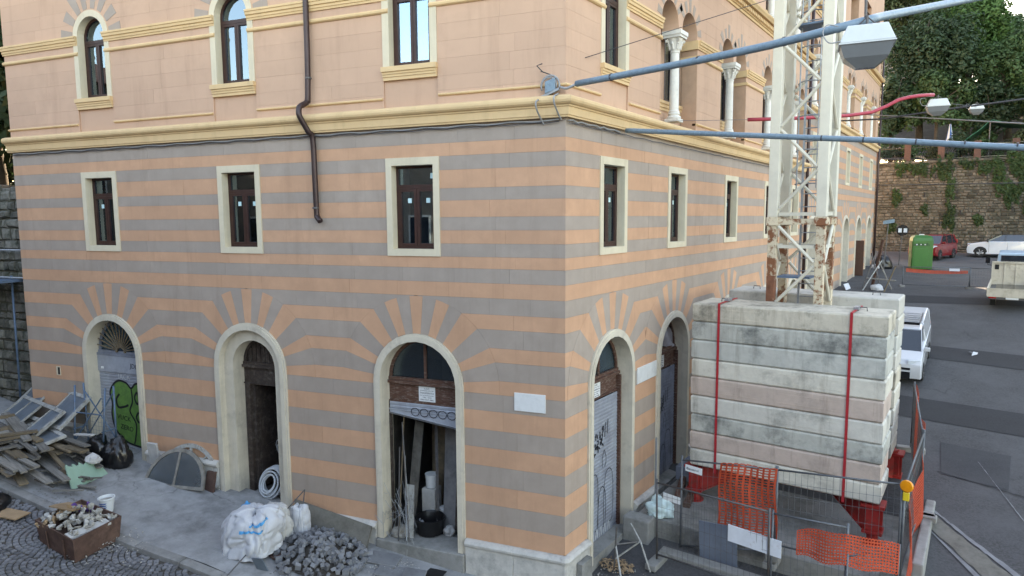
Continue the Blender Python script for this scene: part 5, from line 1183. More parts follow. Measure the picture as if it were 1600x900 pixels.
# pile of paving stones
SP = wempty('stone_pile', FL(4.55, .95, .15), 'heap of small grey paving stones on the pavement before the wall', 'stone pile')
b = MB(FL); b.grid(lambda u, v: (4.55 + .72 * math.cos(u * 6.2832) * (1 - v), .95 + .72 * math.sin(u * 6.2832) * (1 - v), gL(4.55 + .72 * math.cos(u * 6.2832) * (1 - v), .95) + .01 + .27 * v ** 1.0), 24, 6); b.build('mound', 'soil', SP, recalc=False)
for k in range(300):
    a, rr = rg.uniform(0, 6.2832), .9 * rg.random() ** .62; s, n = 4.55 + rr * math.cos(a) * 1.0, .95 + rr * math.sin(a); P = FL(s, n, 0)
    z = gz(P.x, P.y) + .035 + .3 * max(0, 1 - rr / .85) + rg.uniform(0, .03); r_ = rg.uniform(.026, .06)
    o = inst(ch_s[k % 7], 'paving_stone', None, (P.x, P.y, z), (rg.uniform(0, 6), rg.uniform(0, 6), rg.uniform(0, 6)), (r_, r_ * rg.uniform(.8, 1.1), r_ * rg.uniform(.7, 1))); adopt(o, SP)
# thin black rods over the sack
for a, c, lab in (((5.45, .3, 1.12), (5.5, 2.55, .3), 'long thin black rod slanting from wall to kerb over the sack'), ((5.45, .3, 1.12), (5.25, .75, .33), 'short thin black rod standing against the long slanting one')):
    b = MB(FL); b.tube([a, c], .012, 6); tag(b.build('steel_rod', 'iron'), lab, 'rod')
lumpy('broken_tile', 'brick', FL(5.2, 1.5, .33), (.2, .12, .03), 'broken reddish tile between bulk bag and stone pile', 'tile', 61, .4, .3, res=2, smooth=False)
b = MB(FL); b.obox((5.15, 1.95, .42), (.1, .02, 0), (0, .01, .0), (.02, .05, .14)); tag(b.build('glass_shard', 'foil_glass'), 'pointed grey glass shard standing before the stone pile', 'glass')
# broken slabs and hole before the threshold of the open workshop door
for k, (s, n, w_, h_, lab) in enumerate(((3.5, .45, .3, .22, 'dusty flat slab fragment nearest the stone pile'), (3.15, .75, .28, .2, 'dusty flat slab fragment below the steel rods'), (2.75, .6, .2, .16, 'pale slab fragment edging the hole before the open door'))):
    b = MB(FL); z = gL(s, n) + .03; b.obox((s, n, z), (w_, .06, .03), (-.05, h_, .01), (0, 0, .02)); tag(b.build('slab_fragment', 'chalk_dust', bevel=.01), lab, 'slab')
b = MB(FL); b.box((2.25, .25, gL(2.5, .4) + .014), (2.75, .55, gL(2.5, .4) + .02)); b.build('pit', 'black', pav)  # flat black sheet: the shade in the hole put into the colour
# ---------------------------------------------------------------- junk inside the doors
F3 = .27
b = MB(FL); b.obox((2.55, -.95, F3 + 1.0), (.34, 0, .03), (0, .012, 0), (.12, -.32, .95)); tag(b.build('metal_sheet', 'sheet_metal'), 'tall dented grey metal sheet leaning inside the open workshop door', 'sheet metal')
b = MB(FL); b.beam((2.95, -.75, F3), (3.2, -1.2, F3 + 2.2), .06, .06); tag(b.build('angle_iron', 'iron'), 'rusty angle iron propped beside the metal sheet inside the doorway', 'iron bar')
b = MB(FL); b.lathe([(.24, 0), (.27, .02), (.3, .3), (.31, .33), (.29, .34), (.26, .3), (.24, .05)], (3.0, -.5, F3), 22); tag(b.build('black_tub', 'tub_black', smooth=40), 'round black plastic tub on the floor inside the open door', 'tub')
b = MB(FL); b.box((3.05, -1.1, F3 + .1), (3.35, -.8, F3 + .75)); tag(b.build('white_box', 'plaster_white', bevel=.008), 'white carton standing behind the black tub in the doorway', 'box')
for s, n, z, lab in ((3.2, -.95, F3 + .76, 'white paint pail on top of the white carton'), (2.85, -.9, F3 + .1, 'white paint pail on the floor beside the carton')):
    b = MB(FL); b.lathe([(.11, 0), (.13, .25), (.135, .28), (.12, .28)], (s, n, z), 16); tag(b.build('paint_pail', 'bucket_white', smooth=40), lab, 'pail')
for k, (a, c, m) in enumerate((((3.5, -.1, .25), (3.66, -.7, 2.75), 'wood_tan'), ((3.3, -.2, .3), (3.62, -.55, 2.3), 'galv'), ((3.2, .0, .28), (3.6, -.5, 2.5), 'iron'), ((3.42, .05, .25), (3.64, -.45, 2.0), 'iron'), ((3.25, .02, .28), (3.55, -.5, 1.8), 'galv'))):
    b = MB(FL); b.tube([a, c], .014, 6); tag(b.build('steel_rod', m), 'thin bar in the bundle leaning inside the left jamb of the open door', 'rod', 'bars leaning in the open doorway')
rgw = random.Random(5)
WT = MB(FL)
for k in range(70):
    s, n, z = rgw.uniform(3.15, 3.75), rgw.uniform(-.25, .12), rgw.uniform(.3, 1.2); WT.tube([(s, n, z), (s + rgw.uniform(-.2, .2), n + rgw.uniform(-.1, .1), z + rgw.uniform(-.5, .5))], .004, 4, False)
tag(WT.build('wire_tangle', 'galv', recalc=False), 'tangle of thin grey wire heaped at the foot of the open doorway', 'wire')
b = MB(FL); b.obox((3.35, -.3, .75), (.09, 0, 0), (0, .01, 0), (.06, -.15, .48)); tag(b.build('white_plank', 'frame_white'), 'white flaking board leaning inside the open door', 'board')
for k, (s, n, h) in enumerate(((3.1, -2.2, 2.3), (3.5, -1.8, 1.8), (2.6, -2.5, 2.5))):
    b = MB(FL); b.obox((s, n, F3 + h / 2), (.12, 0, 0), (0, .02, 0), (.02, -.05, h / 2)); tag(b.build('upright_board', 'wood_tan'), ('tall pale board at the back of the workshop', 'shorter dark board by the left wall of the workshop', 'tallest board hidden behind the metal sheet')[k], 'board')
for k, (s, n, h, w_, m, lab) in enumerate(((3.55, -.9, 2.1, .1, 'wood_grey', 'narrow grey board in the left half of the workshop'), (3.3, -1.5, 2.3, .14, 'wood_tan', 'broad tan board behind the white carton in the workshop'), (2.35, -.75, 1.9, .16, 'dark_wood', 'dark board leaning on the right jamb inside the workshop'), (2.75, -1.4, 1.6, .2, 'wood_grey', 'grey door leaf leaning behind the metal sheet in the workshop'))):
    b = MB(FL); b.obox((s, n, F3 + h / 2), (w_, 0, .02), (0, .016, 0), (-.06 + .03 * k, -.12, h / 2)); tag(b.build('leaning_board', m), lab, 'board')
for k, (s, n, z, r_, m, lab) in enumerate(((3.35, -.55, F3, .16, 'grey_bag', 'grey sack behind the wire tangle in the workshop door'), (2.6, -.55, F3, .12, 'plaster_white', 'lump of white plaster by the metal sheet on the workshop floor'), (3.5, -.15, F3, .14, 'rubble', 'heap of rubble at the foot of the leaning bars'))): lumpy('debris_sack', m, FL(s, n, z), (r_, r_, r_ * 1.2), lab, 'debris', 70 + k, .3, .3)
# hose coil, tangle and red reel in the narrow doorway
HC = wempty('hose_coil', FL(6.72, -.35, .53), 'coil of pale grey corrugated hose in the narrow doorway', 'hose')
for k in range(7):
    rr = .15 + .025 * k; b = MB(FL); c0 = (6.86 - .006 * k, -.25, .53 + .31)
    b.tube([(c0[0] + rr * math.cos(a) * .97, c0[1] + .05 * math.sin(k * 2.1) - .1 * math.sin(a), c0[2] + rr * math.sin(a)) for a in [2 * math.pi * i / 28 for i in range(29)]], .02, 7, False); b.build('loop', 'hose', HC, smooth=True)
for k in range(5):
    rr = .295; b = MB(FL); c0 = (6.86, -.31 - .035 * k, .53 + .31)
    b.tube([(c0[0] + rr * math.cos(a), c0[1] - .1 * math.sin(a), c0[2] + rr * math.sin(a)) for a in [2 * math.pi * i / 28 for i in range(29)]], .02, 7, False); b.build('loop', 'hose', HC, smooth=True)
WT = MB(FL)
for k in range(26):
    a = rgw.uniform(0, 6.28); r_ = rgw.uniform(.15, .32); c0 = (6.65 + rgw.uniform(-.08, .08), -.75, 1.45 + rgw.uniform(-.1, .1)); tl = rgw.uniform(-.6, .6)
    WT.tube([(c0[0] + r_ * math.cos(q), c0[1] + .15 * math.sin(q + tl), c0[2] + r_ * math.sin(q) * rgw.uniform(.9, 1.1)) for q in [a + .4 * i for i in range(10)]], .006, 4, False)
tag(WT.build('cable_tangle', 'hose', recalc=False), 'tangle of white cable hanging above the hose coil', 'cable')
b = MB(FL); b.lathe([(.0, 0), (.3, .0), (.32, .05), (.32, .12), (.0, .12)], (0, 0, 0), 20); q = Matrix.Rotation(math.radians(90), 4, Vector((ELX, ELY, 0))); b.v = [q @ v + FL(6.6, -.95, 2.1) for v in b.v]; tag(b.build('red_reel', 'red_paint'), 'dark red round reel hung inside the narrow doorway', 'reel')
# ================================================================== CABLES AND STREET LAMPS
def cable(name, pts, r, m, lab, cat='cable', smooth=6, seg=8): b = MB(); b.tube(smooth_pts(pts, smooth) if smooth else pts, r, seg); return tag(b.build(name, m, smooth=True), lab, cat)
CD1 = cable('lamp_conduit', [(0.28, -0.12, 8.78), (2.09, -0.56, 8.74), (3.46, -0.81, 8.75), (4.50, -0.98, 8.81), (4.65, -0.42, 8.98), (4.88, 0.65, 9.27), (5.40, 2.59, 9.80), (6.10, 4.66, 10.37)], .052, 'conduit', 'thick blue conduit running from the corner bracket to the big hanging lamp', 'conduit', 3)
for q0, q1 in (((0.987, -0.292, 8.764), (1.021, -0.300, 8.764)), ((2.483, -0.632, 8.743), (2.519, -0.638, 8.743)), ((3.650, -0.841, 8.761), (3.686, -0.847, 8.763)), ((4.274, -0.943, 8.797), (4.310, -0.949, 8.799))): b = MB(); b.tube([q0, q1], .056, 10); b.build('joint_band', 'cable', CD1)
CD2 = cable('span_conduit', [(.14, 1.98, 8.26), (1.5, 1.96, 8.1), (3, 1.93, 7.92), (4.6, 1.9, 7.73), (6.2, 1.87, 7.52), (9, 1.8, 7.2), (14, 1.7, 6.9)], .045, 'conduit', 'straight pale blue conduit crossing below the thick one to the right', 'conduit')
k = .3
while k < 13: 
    b = MB(); zc = 8.26 - .119 * (k - .14) if k < 6.2 else 7.54 - .107 * (k - 6.2); yc = 1.98 - .018 * k
    if k < 3.2 or int(k * 10) % 6 == 0: b.tube([(k - .008, yc, zc + .001), (k + .012, yc, zc - .001)], .0465, 8); b.build('rib', 'conduit' if k < 3.2 else 'cable', CD2)
    k += .1
def lamp(P, s, lab, m='lamp_white'):
    E = empty('street_lamp', P, lab, 'street lamp', 'lamps hung over the street'); E.rotation_euler = (0, 0, math.radians(12))
    b = MB(); a, c, h = .36 * s, .24 * s, .25 * s
    b.add([(-a * .72, -c * .72, 0), (a * .72, -c * .72, 0), (a * .72, c * .72, 0), (-a * .72, c * .72, 0), (-a, -c, -h), (a, -c, -h), (a, c, -h), (-a, c, -h)], [(0, 1, 2, 3), (4, 5, 6, 7), (0, 1, 5, 4), (1, 2, 6, 5), (2, 3, 7, 6), (3, 0, 4, 7)]); b.build('housing', m, E, bevel=.012 * s)
    b = MB(); b.box((-a * 1.02, -c * 1.02, -h - .02 * s), (a * 1.02, c * 1.02, -h - .002 * s)); b.build('rim', m, E)
    b = MB(); b.add([(-a * .97, -c * .95, -h - .02 * s), (a * .97, -c * .95, -h - .02 * s), (a * .97, c * .95, -h - .02 * s), (-a * .97, c * .95, -h - .02 * s), (-a * .8, -c * .75, -h - .2 * s), (a * .8, -c * .75, -h - .2 * s), (a * .8, c * .75, -h - .2 * s), (-a * .8, c * .75, -h - .2 * s), (-a * .35, -c * .3, -h - .34 * s), (a * .35, -c * .3, -h - .34 * s), (a * .35, c * .3, -h - .34 * s), (-a * .35, c * .3, -h - .34 * s)],
              [(0, 1, 2, 3), (0, 1, 5, 4), (1, 2, 6, 5), (2, 3, 7, 6), (3, 0, 4, 7), (4, 5, 9, 8), (5, 6, 10, 9), (6, 7, 11, 10), (7, 4, 8, 11), (8, 9, 10, 11)]); b.build('glass_bowl', 'lamp_glass', E)
    b = MB(); b.tube([(0, 0, 0), (0, 0, .16 * s)], .02 * s, 8); b.tube([(-.12 * s, 0, .02), (0, 0, .14 * s), (.12 * s, 0, .02)], .012 * s, 6); b.build('hanger', 'iron', E)
    b = MB(); b.tube(smooth_pts([(-a * .95, -c, -h * .9), (-a - .14 * s, -c, -h * .9), (-a - .22 * s, -c * .8, -h * .3), (-a - .17 * s, -c * .6, h * .2), (-a - .02 * s, -c * .4, h * .1)], 5), .009 * s, 6); b.build('lead', 'cable_grey', E, smooth=True)
    return E
lamp((4.6, -1.02, 8.74), .78, 'big grey street lamp with glass bowl hanging near the camera')
b = MB(); b.tube([(4.58, -1.0, 8.85), (4.5, -1.1, 12.5)], .016, 6); tag(b.build('suspension_rod', 'iron'), 'dark rod rising from the big hanging lamp', 'rod')
lamp((4.43, 13.55, 9.98), .8, 'middle-distance street lamp hanging at the end of the red conduit')
lamp((5.05, 28.9, 11.8), .8, 'farthest and smallest street lamp hanging before the dark trees')
cable('red_conduit', [(.35, 9.0, 9.25), (1.9, 10.6, 9.36), (2.95, 11.9, 9.55), (3.55, 12.4, 9.9), (4.0, 12.8, 10.02), (4.33, 13.3, 10.08)], .05, 'conduit_red', 'red conduit carrying the middle lamp across the street', 'conduit', 2)
cable('wire', [(.05, .9, 8.3), (.35, 9.0, 9.25)], .006, 'cable', 'thin wire from the corner to the start of the red conduit', smooth=0, seg=5)
cable('wire', [(-.42, -.12, 9.06), (5.4, 10.5, 13.4)], .007, 'cable', 'thin wire rising from the corner bracket past the crane mast', smooth=0, seg=5)
cable('wire', [(.05, 24, 11.3), (6.5, 16.2, 9.4), (14, 8, 8)], .025, 'cable_grey', 'grey overhead wire sloping down in front of the trees', smooth=0, seg=6)
cable('wire', [(.1, 19.5, 10.4), (2.7, 16.3, 9.9), (4.6, 16.0, 10.0), (14, 15, 10.4)], .03, 'cable', 'dark overhead cable behind the red conduit', smooth=0, seg=6)
cable('wire', [(.1, 36.7, 8.5), (8, 36.0, 8.35), (16, 35, 8.3)], .025, 'cable', 'dark horizontal wire in front of the stone retaining wall', smooth=0, seg=6)
cable('wire', [(4.43, 13.55, 9.9), (5.05, 28.9, 11.7)], .01, 'cable', 'thin wire linking the two far lamps', smooth=0, seg=5)
# wall cables under the cornice and the bracket at the corner
pts = [(14.0 - 13.9 * i / 60, .035, 8.245 + .012 * math.sin(i * 1.7)) for i in range(61)]; b = MB(FL); b.tube(pts, .013, 6); P0 = b.build('wall_cable', 'cable_grey', BLD)
b = MB(FR); b.tube([(.04 + 1.9 * i / 14, .04, 8.235 + .015 * math.sin(i * 2.2) + .01 * (i % 2)) for i in range(15)], .014, 6); b.build('wall_cable', 'cable_grey', BLD)
b = MB(FR); b.tube([(.04 + 17 * i / 40, .045, 8.2 + .01 * math.sin(i * 2.9)) for i in range(41)], .008, 5); b.build('wall_cable', 'cable', BLD)
b = MB(FL); b.tube([(14.0 - 13.9 * i / 60, .04, 8.215 + .012 * math.sin(i * 2.3 + 1)) for i in range(61)], .007, 5); b.build('wall_cable', 'cable', BLD)
JB = wempty('junction_box', FL(.25, .06, 8.68), 'pale blue junction box with cable loop at the building corner', 'junction box')
b = MB(FL); b.obox((.24, .07, 8.8), (.09, 0, -.03), (0, .05, 0), (.0, 0, .1)); b.build('box', 'conduit', JB, bevel=.01)
b = MB(FL); b.tube([(.24 + .16 * math.cos(a), .09, 8.8 + .17 * math.sin(a)) for a in [-.4 + 3.9 * i / 16 for i in range(17)]], .016, 7); b.tube([(.26 + .13 * math.cos(a), .1, 8.79 + .15 * math.sin(a)) for a in [-.3 + 3.6 * i / 16 for i in range(17)]], .012, 6); b.build('cable_loop', 'cable_grey', JB, smooth=True)
b = MB(FL); b.beam((.42, .07, 8.62), (.08, .1, 8.74), .05, .04); b.build('bracket', 'galv', JB)
for s, z1 in ((.41, 8.6), (.1, 8.66)): b = MB(FL); b.tube(smooth_pts([(s, .1, z1), (s + .01, .3, z1 - .08), (s, .3, z1 - .2), (s - .01, .12, z1 - .33), (s - .04, .04, z1 - .42)], 4), .015, 6); b.build('drop_cable', 'cable_grey', JB, smooth=True)
b = MB(); b.tube(smooth_pts([(-.02, -.12, 8.76), (.12, -.16, 8.72), (.3, -.13, 8.78)], 4), .022, 6); b.build('lead', 'cable_grey', JB, smooth=True)
b = MB(FL); b.tube([(.2, .03, 8.97), (.36, .14, 9.03), (.44, .2, 9.12), (.34, .22, 9.14)], .01, 5); b.build('hook', 'cable', JB)
# ================================================================== VEHICLES
def wheel(E, x, y, r, w_, side):
    b = MB(); k = 22; prof = [(r * .62, -.5), (r * .93, -.5), (r, -.35), (r, .35), (r * .93, .5), (r * .62, .5)]
    vs = []; n = len(prof)
    for q, a_ in prof:
        for i in range(k): t = 2 * math.pi * i / k; vs.append((x + q * math.cos(t), y + a_ * w_, r + q * math.sin(t)))
    b.add(vs, [(j * k + i, j * k + (i + 1) % k, ((j + 1) % n) * k + (i + 1) % k, ((j + 1) % n) * k + i) for j in range(n) for i in range(k)])
    W = b.build('wheel', 'tyre', E)
    b = MB(); yo = y + side * w_ * .42
    for i in range(5):
        t = 2 * math.pi * i / 5; c_, s_ = math.cos(t), math.sin(t); b.beam((x, yo, r), (x + r * .6 * c_, yo, r + r * .6 * s_), .05, .03, (0, 1, 0))
    b.lathe([(r * .14, -.02), (r * .14, .02)], (0, 0, 0), 10) if False else None
    b.build('rim', 'rim', W)
    b = MB(); vs = [(x + r * .62 * math.cos(2 * math.pi * i / k), y + side * w_ * .25, r + r * .62 * math.sin(2 * math.pi * i / k)) for i in range(k)]; b.add(vs, [tuple(range(k))]); b.build('brake_disc', 'car_black', W, recalc=False)
def car(loc, rz, spec, label, cat):
    """x forward, y left; spec: silhouettes"""
    E = empty(cat.replace(' ', '_') if cat != 'car' else 'parked_car', loc, label, cat); E.rotation_euler = (0, spec.get('pitch', 0), rz)
    hw = spec['hw']; col_ = spec['paint']; b = MB()
    low = spec['low']; k = len(low)
    def ring(y, q): return [(x, y, z) for x, z in low]
    ys = [-hw * .9, -hw, -hw, hw, hw, hw * .9]
    cxm = sum(p[0] for p in low) / k; czm = sum(p[1] for p in low) / k
    vs = []
    for i, y in enumerate((-1, -.97, .97, 1)):
        s_ = .965 if abs(y) == 1 else 1
        vs += [(cxm + (x - cxm) * s_, y * hw, czm + (z - czm) * s_ if z > .35 else z) for x, z in low]
    b.add(vs, [tuple(range(k))] + [(j * k + i, j * k + (i + 1) % k, (j + 1) * k + (i + 1) % k, (j + 1) * k + i) for j in range(3) for i in range(k)] + [tuple(range(3 * k, 4 * k))])
    b.build('body', col_, E, smooth=40, bevel=.03)
    (xa, za), (xb, zb), (xc, zc), (xd, zd) = spec['cab']; w0, w1 = hw * .93, hw * spec.get('tumble', .76)
    b = MB(); V = [(xa, -w0, za), (xb, -w1, zb), (xc, -w1, zc), (xd, -w0, zd), (xa, w0, za), (xb, w1, zb), (xc, w1, zc), (xd, w0, zd)]
    b.add(V, [(0, 1, 2, 3), (4, 5, 6, 7), (0, 1, 5, 4), (1, 2, 6, 5), (2, 3, 7, 6), (3, 0, 4, 7)]); b.build('window_glass', 'car_glass', E)
    b = MB(); b.add([(xb + .03, -w1 * 1.02, zb - .02), (xc - .03, -w1 * 1.02, zc - .02), (xc - .03, w1 * 1.02, zc - .02), (xb + .03, w1 * 1.02, zb - .02), (xb - .08, -w1 * .9, zb + .035), (xc + .1, -w1 * .9, zc + .035), (xc + .1, w1 * .9, zc + .035), (xb - .08, w1 * .9, zb + .035)], [(0, 1, 2, 3), (4, 5, 6, 7), (0, 1, 5, 4), (1, 2, 6, 5), (2, 3, 7, 6), (3, 0, 4, 7)]); b.build('roof', spec.get('roof', col_), E, bevel=.02)
    for sg in (-1, 1):
        for (p, q, w_, m) in ((V[0], V[1], .07, col_ if spec.get('roof', col_) == col_ else spec['roof']), (V[3], V[2], spec.get('cpillar', .18), col_)):
            a = Vector((p[0], sg * abs(p[1]) * 1.005, p[2])); c = Vector((q[0], sg * abs(q[1]) * 1.005, q[2])); b = MB(); b.beam(a, c, w_, .03, (0, 1, 0)); b.build('pillar', m, E)
        for xm in spec.get('bp', ()):
            t = 0; a = Vector((xm, sg * w0 * 1.004, za)); c = Vector((xm - .04, sg * w1 * 1.006, zb)); b = MB(); b.beam(a, c, .07, .02, (0, 1, 0)); b.build('pillar', spec.get('bpm', 'car_black'), E)
        b = MB(); b.obox((xa - .12, sg * (hw + .1), za + .08), (.05, 0, 0), (0, .1, 0), (0, 0, .07)); b.build('mirror', spec.get('mir', col_), E, bevel=.02)
        for x0, x1, z_ in spec.get('doors', ()):
            b = MB(); b.box((x0, sg * hw * .985 if sg > 0 else -hw * 1.004, z_), (x1, sg * hw * 1.004 if sg > 0 else -hw * .985, z_ + .035)); b.build('door_handle', spec.get('handle', col_), E)
        for x0 in spec.get('seams', ()): b = MB(); b.box((x0, -hw * 1.002 if sg < 0 else hw * .98, .3), (x0 + .012, -hw * .98 if sg < 0 else hw * 1.002, za - .03)); b.build('door_seam', 'car_black', E)
        b = MB(); (hx, hz, hl, hh) = spec['head']; b.obox((hx, sg * hw * .74, hz), (hl, -sg * .0, .03), (-.08, sg * .2, 0), (0, 0, hh)); b.build('headlight', 'lens', E, bevel=.02)
        b = MB(); tx, tz = spec['tail']; b.obox((tx, sg * hw * .86, tz), (.04, 0, 0), (0, .1, 0), (0, 0, .12)); b.build('tail_light', 'lens_red', E, bevel=.01)
        for x in spec['wheels']:
            r = spec['wr']; wheel(E, x, sg * (hw - .07), r, .2, sg)
            b = MB(); n = 12; b.add([(x + (r + .06) * math.cos(math.pi * i / n), sg * (hw + .004), r + (r + .06) * math.sin(math.pi * i / n)) for i in range(n + 1)], [tuple(range(n + 1))]); b.build('wheel_arch', 'car_black', E, recalc=False)
    b = MB(); fx = spec['front']; b.box((fx - .03, -hw * .62, .28), (fx + .015, hw * .62, .55 if 'grz' not in spec else spec['grz'])); b.build('grille', 'car_black', E)
    b = MB(); b.box((fx + .016, -.26, .36), (fx + .024, .26, .47)); b.build('number_plate', 'white_paper', E)
    return E
hatch = dict(hw=.87, paint='car_white', roof='car_black', low=[(2.0, .25), (2.04, .5), (1.98, .72), (1.8, .86), (1.0, 1.0), (-1.5, 1.04), (-1.9, 1.0), (-1.98, .7), (-1.95, .3), (-1.6, .2), (1.7, .2)], cab=[(1.05, .97), (.25, 1.4), (-1.25, 1.42), (-1.85, 1.0)], bp=(.05, -.95), wheels=(1.3, -1.25), wr=.31, head=(1.82, .76, .12, .06), tail=(-1.92, .85), front=2.02, doors=((-.35, -.2, .85), (.55, .7, .82)), seams=(.85, -.1, -1.0), mir='car_black')
car((6.75, 43.55, gz(6.5, 43.5)), math.pi, hatch, 'white hatchback with black roof parked before the stone wall', 'car')
panda = dict(hw=.82, paint='car_red', low=[(1.78, .28), (1.8, .6), (1.72, .82), (1.5, .93), (.95, 1.0), (-1.7, 1.02), (-1.8, .7), (-1.78, .3), (-1.5, .22), (1.5, .22)], cab=[(1.0, .98), (.5, 1.5), (-1.35, 1.52), (-1.75, 1.0)], tumble=.82, bp=(-.1, -1.0), bpm='car_red', wheels=(1.15, -1.15), wr=.3, head=(1.66, .78, .1, .1), tail=(-1.76, 1.1), front=1.79, doors=((-.3, -.15, .85),), seams=(.8, -.15, -1.0), cpillar=.16)
car((2.95, 41.2, gz(2.95, 41.2)), math.radians(254), panda, 'small red hatchback half hidden behind the green toilet cabin', 'car')
vanspec = dict(hw=.93, paint='car_white', low=[(2.2, .3), (2.24, .6), (2.2, .85), (2.05, 1.0), (1.4, 1.15), (1.3, 1.2), (-2.15, 1.2), (-2.2, .8), (-2.18, .32), (-1.8, .22), (1.9, .22)], cab=[(1.45, 1.13), (.75, 1.78), (.1, 1.84), (-.1, 1.18)], tumble=.84, wheels=(1.4, -1.3), wr=.33, head=(2.02, .9, .14, .09), tail=(-2.18, 1.2), front=2.22, grz=.72, seams=(.5, -.35), doors=((.0, .15, 1.0),), mir='car_white')
VN = car((3.72, 14.6, gz(3.72, 14.6) - .0), -math.pi / 2, vanspec, 'white delivery van with roof rack parked facing the ballast', 'van')
VN.rotation_euler = (0, 0, 0); VN.rotation_euler = (0, math.radians(8.2), -math.pi / 2); VN.scale = (.8, .8, .8)
b = MB(); hw = .93; b.add([(.2, -hw * .98, 1.15), (-2.15, -hw * .98, 1.15), (-2.18, -hw * .9, 1.85), (-2.0, -hw * .84, 1.95), (.1, -hw * .84, 1.9), (.2, hw * .98, 1.15), (-2.15, hw * .98, 1.15), (-2.18, hw * .9, 1.85), (-2.0, hw * .84, 1.95), (.1, hw * .84, 1.9)], [(0, 1, 2, 3, 4), (5, 6, 7, 8, 9), (0, 1, 6, 5), (1, 2, 7, 6), (2, 3, 8, 7), (3, 4, 9, 8), (4, 0, 5, 9)]); b.build('cargo_body', 'car_white', VN, bevel=.03)
for k in range(5): b = MB(); b.box((.42 - k * .28, -.66, 2.02), (.5 - k * .28, .66, 2.045)); b.build('rack_slat', 'galv', VN)
for sg in (-1, 1): b = MB(); b.box((-.85, sg * .7 - .02, 1.97), (.55, sg * .7 + .02, 2.04)); b.build('rack_rail', 'iron', VN)
b = MB(); b.box((.5, -.7, 1.9), (.56, .7, 2.0)); b.build('rack_deflector', 'car_black', VN)
# flatbed truck seen from behind
TK = empty('flatbed_truck', (6.72, 22.1, gz(6.7, 23.5)), 'small cream flatbed truck with open bed seen from behind', 'truck'); TK.rotation_euler = (math.radians(5), 0, math.radians(-3)); TK.location.z -= .08
def tk(name, m, a, c, bev=.01): b = MB(); b.box(a, c); return b.build(name, m, TK, bevel=bev)
tk('bed_floor', 'wood_grey', (-.8, 0, .5), (.8, 2.3, .56))
T1 = tk('tailgate', 'truck_cream', (-.8, -.04, .46), (.8, 0, .8))
for x in (-.78, -.4, 0, .4, .76): b = MB(); b.box((x - .02, -.055, .48), (x + .02, -.041, .79)); b.build('rib', 'truck_cream', T1)
b = MB(); b.box((-.8, -.06, .77), (.8, -.041, .81)); b.build('rib', 'truck_cream', T1)
for sg in (-1, 1): tk('side_board', 'truck_cream', (sg * .8 - .02, .01, .5), (sg * .8 + .02, 2.3, .8))
H_ = tk('headboard', 'truck_cream', (-.8, 2.3, .56), (.8, 2.35, 1.5))
for x0, x1, m in ((-.7, -.56, 'tyre'), (-.2, .24, 'truck_cream')): b = MB(); b.box((x0, 2.285, 1.2), (x1, 2.299, 1.4)); b.build('window_slot', m, H_, bevel=.006)
for x in (-.78, -.36, .02, .42, .78): b = MB(); b.box((x - .025, 2.26, .56), (x + .025, 2.284, 1.5)); b.build('stiffener', 'truck_cream', H_)
b = MB(); b.box((-.8, 2.25, 1.46), (.8, 2.3, 1.54)); b.build('top_rail', 'truck_cream', H_)
b = MB(); b.add([(-.75, 2.5, .6), (.75, 2.5, .6), (.75, 3.9, .6), (-.75, 3.9, .6), (-.62, 2.55, 1.86), (.62, 2.55, 1.86), (.62, 3.5, 1.86), (-.62, 3.5, 1.86)], [(0, 1, 2, 3), (4, 5, 6, 7), (0, 1, 5, 4), (1, 2, 6, 5), (2, 3, 7, 6), (3, 0, 4, 7)]); CB = b.build('cab', 'truck_blue', TK, bevel=.05)
b = MB(); b.box((-.52, 2.5, 1.35), (.52, 2.525, 1.76)); b.build('rear_window', 'car_glass', CB)
for sg in (-1, 1): b = MB(); b.tube([(sg * .78, 3.3, 1.2), (sg * 1.0, 3.2, 1.25), (sg * 1.0, 3.2, 1.4)], .015, 6); b.obox((sg * 1.0, 3.2, 1.45), (.08, 0, 0), (0, .03, 0), (0, 0, .13)); b.build('mirror', 'car_black', CB)
tk('chassis', 'car_black', (-.6, .1, .4), (.6, 3.7, .58)); tk('rear_bumper', 'iron', (-.75, .0, .36), (.75, .06, .5)); tk('number_plate', 'white_paper', (-.2, -.012, .38), (.2, -.002, .48))
for x in (-.62, .62): tk('tail_light', 'lens_red', (x - .12, -.015, .4), (x + .12, -.002, .48))
for x in (-.62, .62):
    for y in (.75, 3.2):
        b = MB(); b.tube([(x - .08, y, .28), (x + .08, y, .28)], .28, 20); W = b.build('wheel', 'tyre', TK, smooth=40); b = MB(); b.tube([(x - .085, y, .28), (x + .085, y, .28)], .16, 14); b.build('rim', 'rim', W)
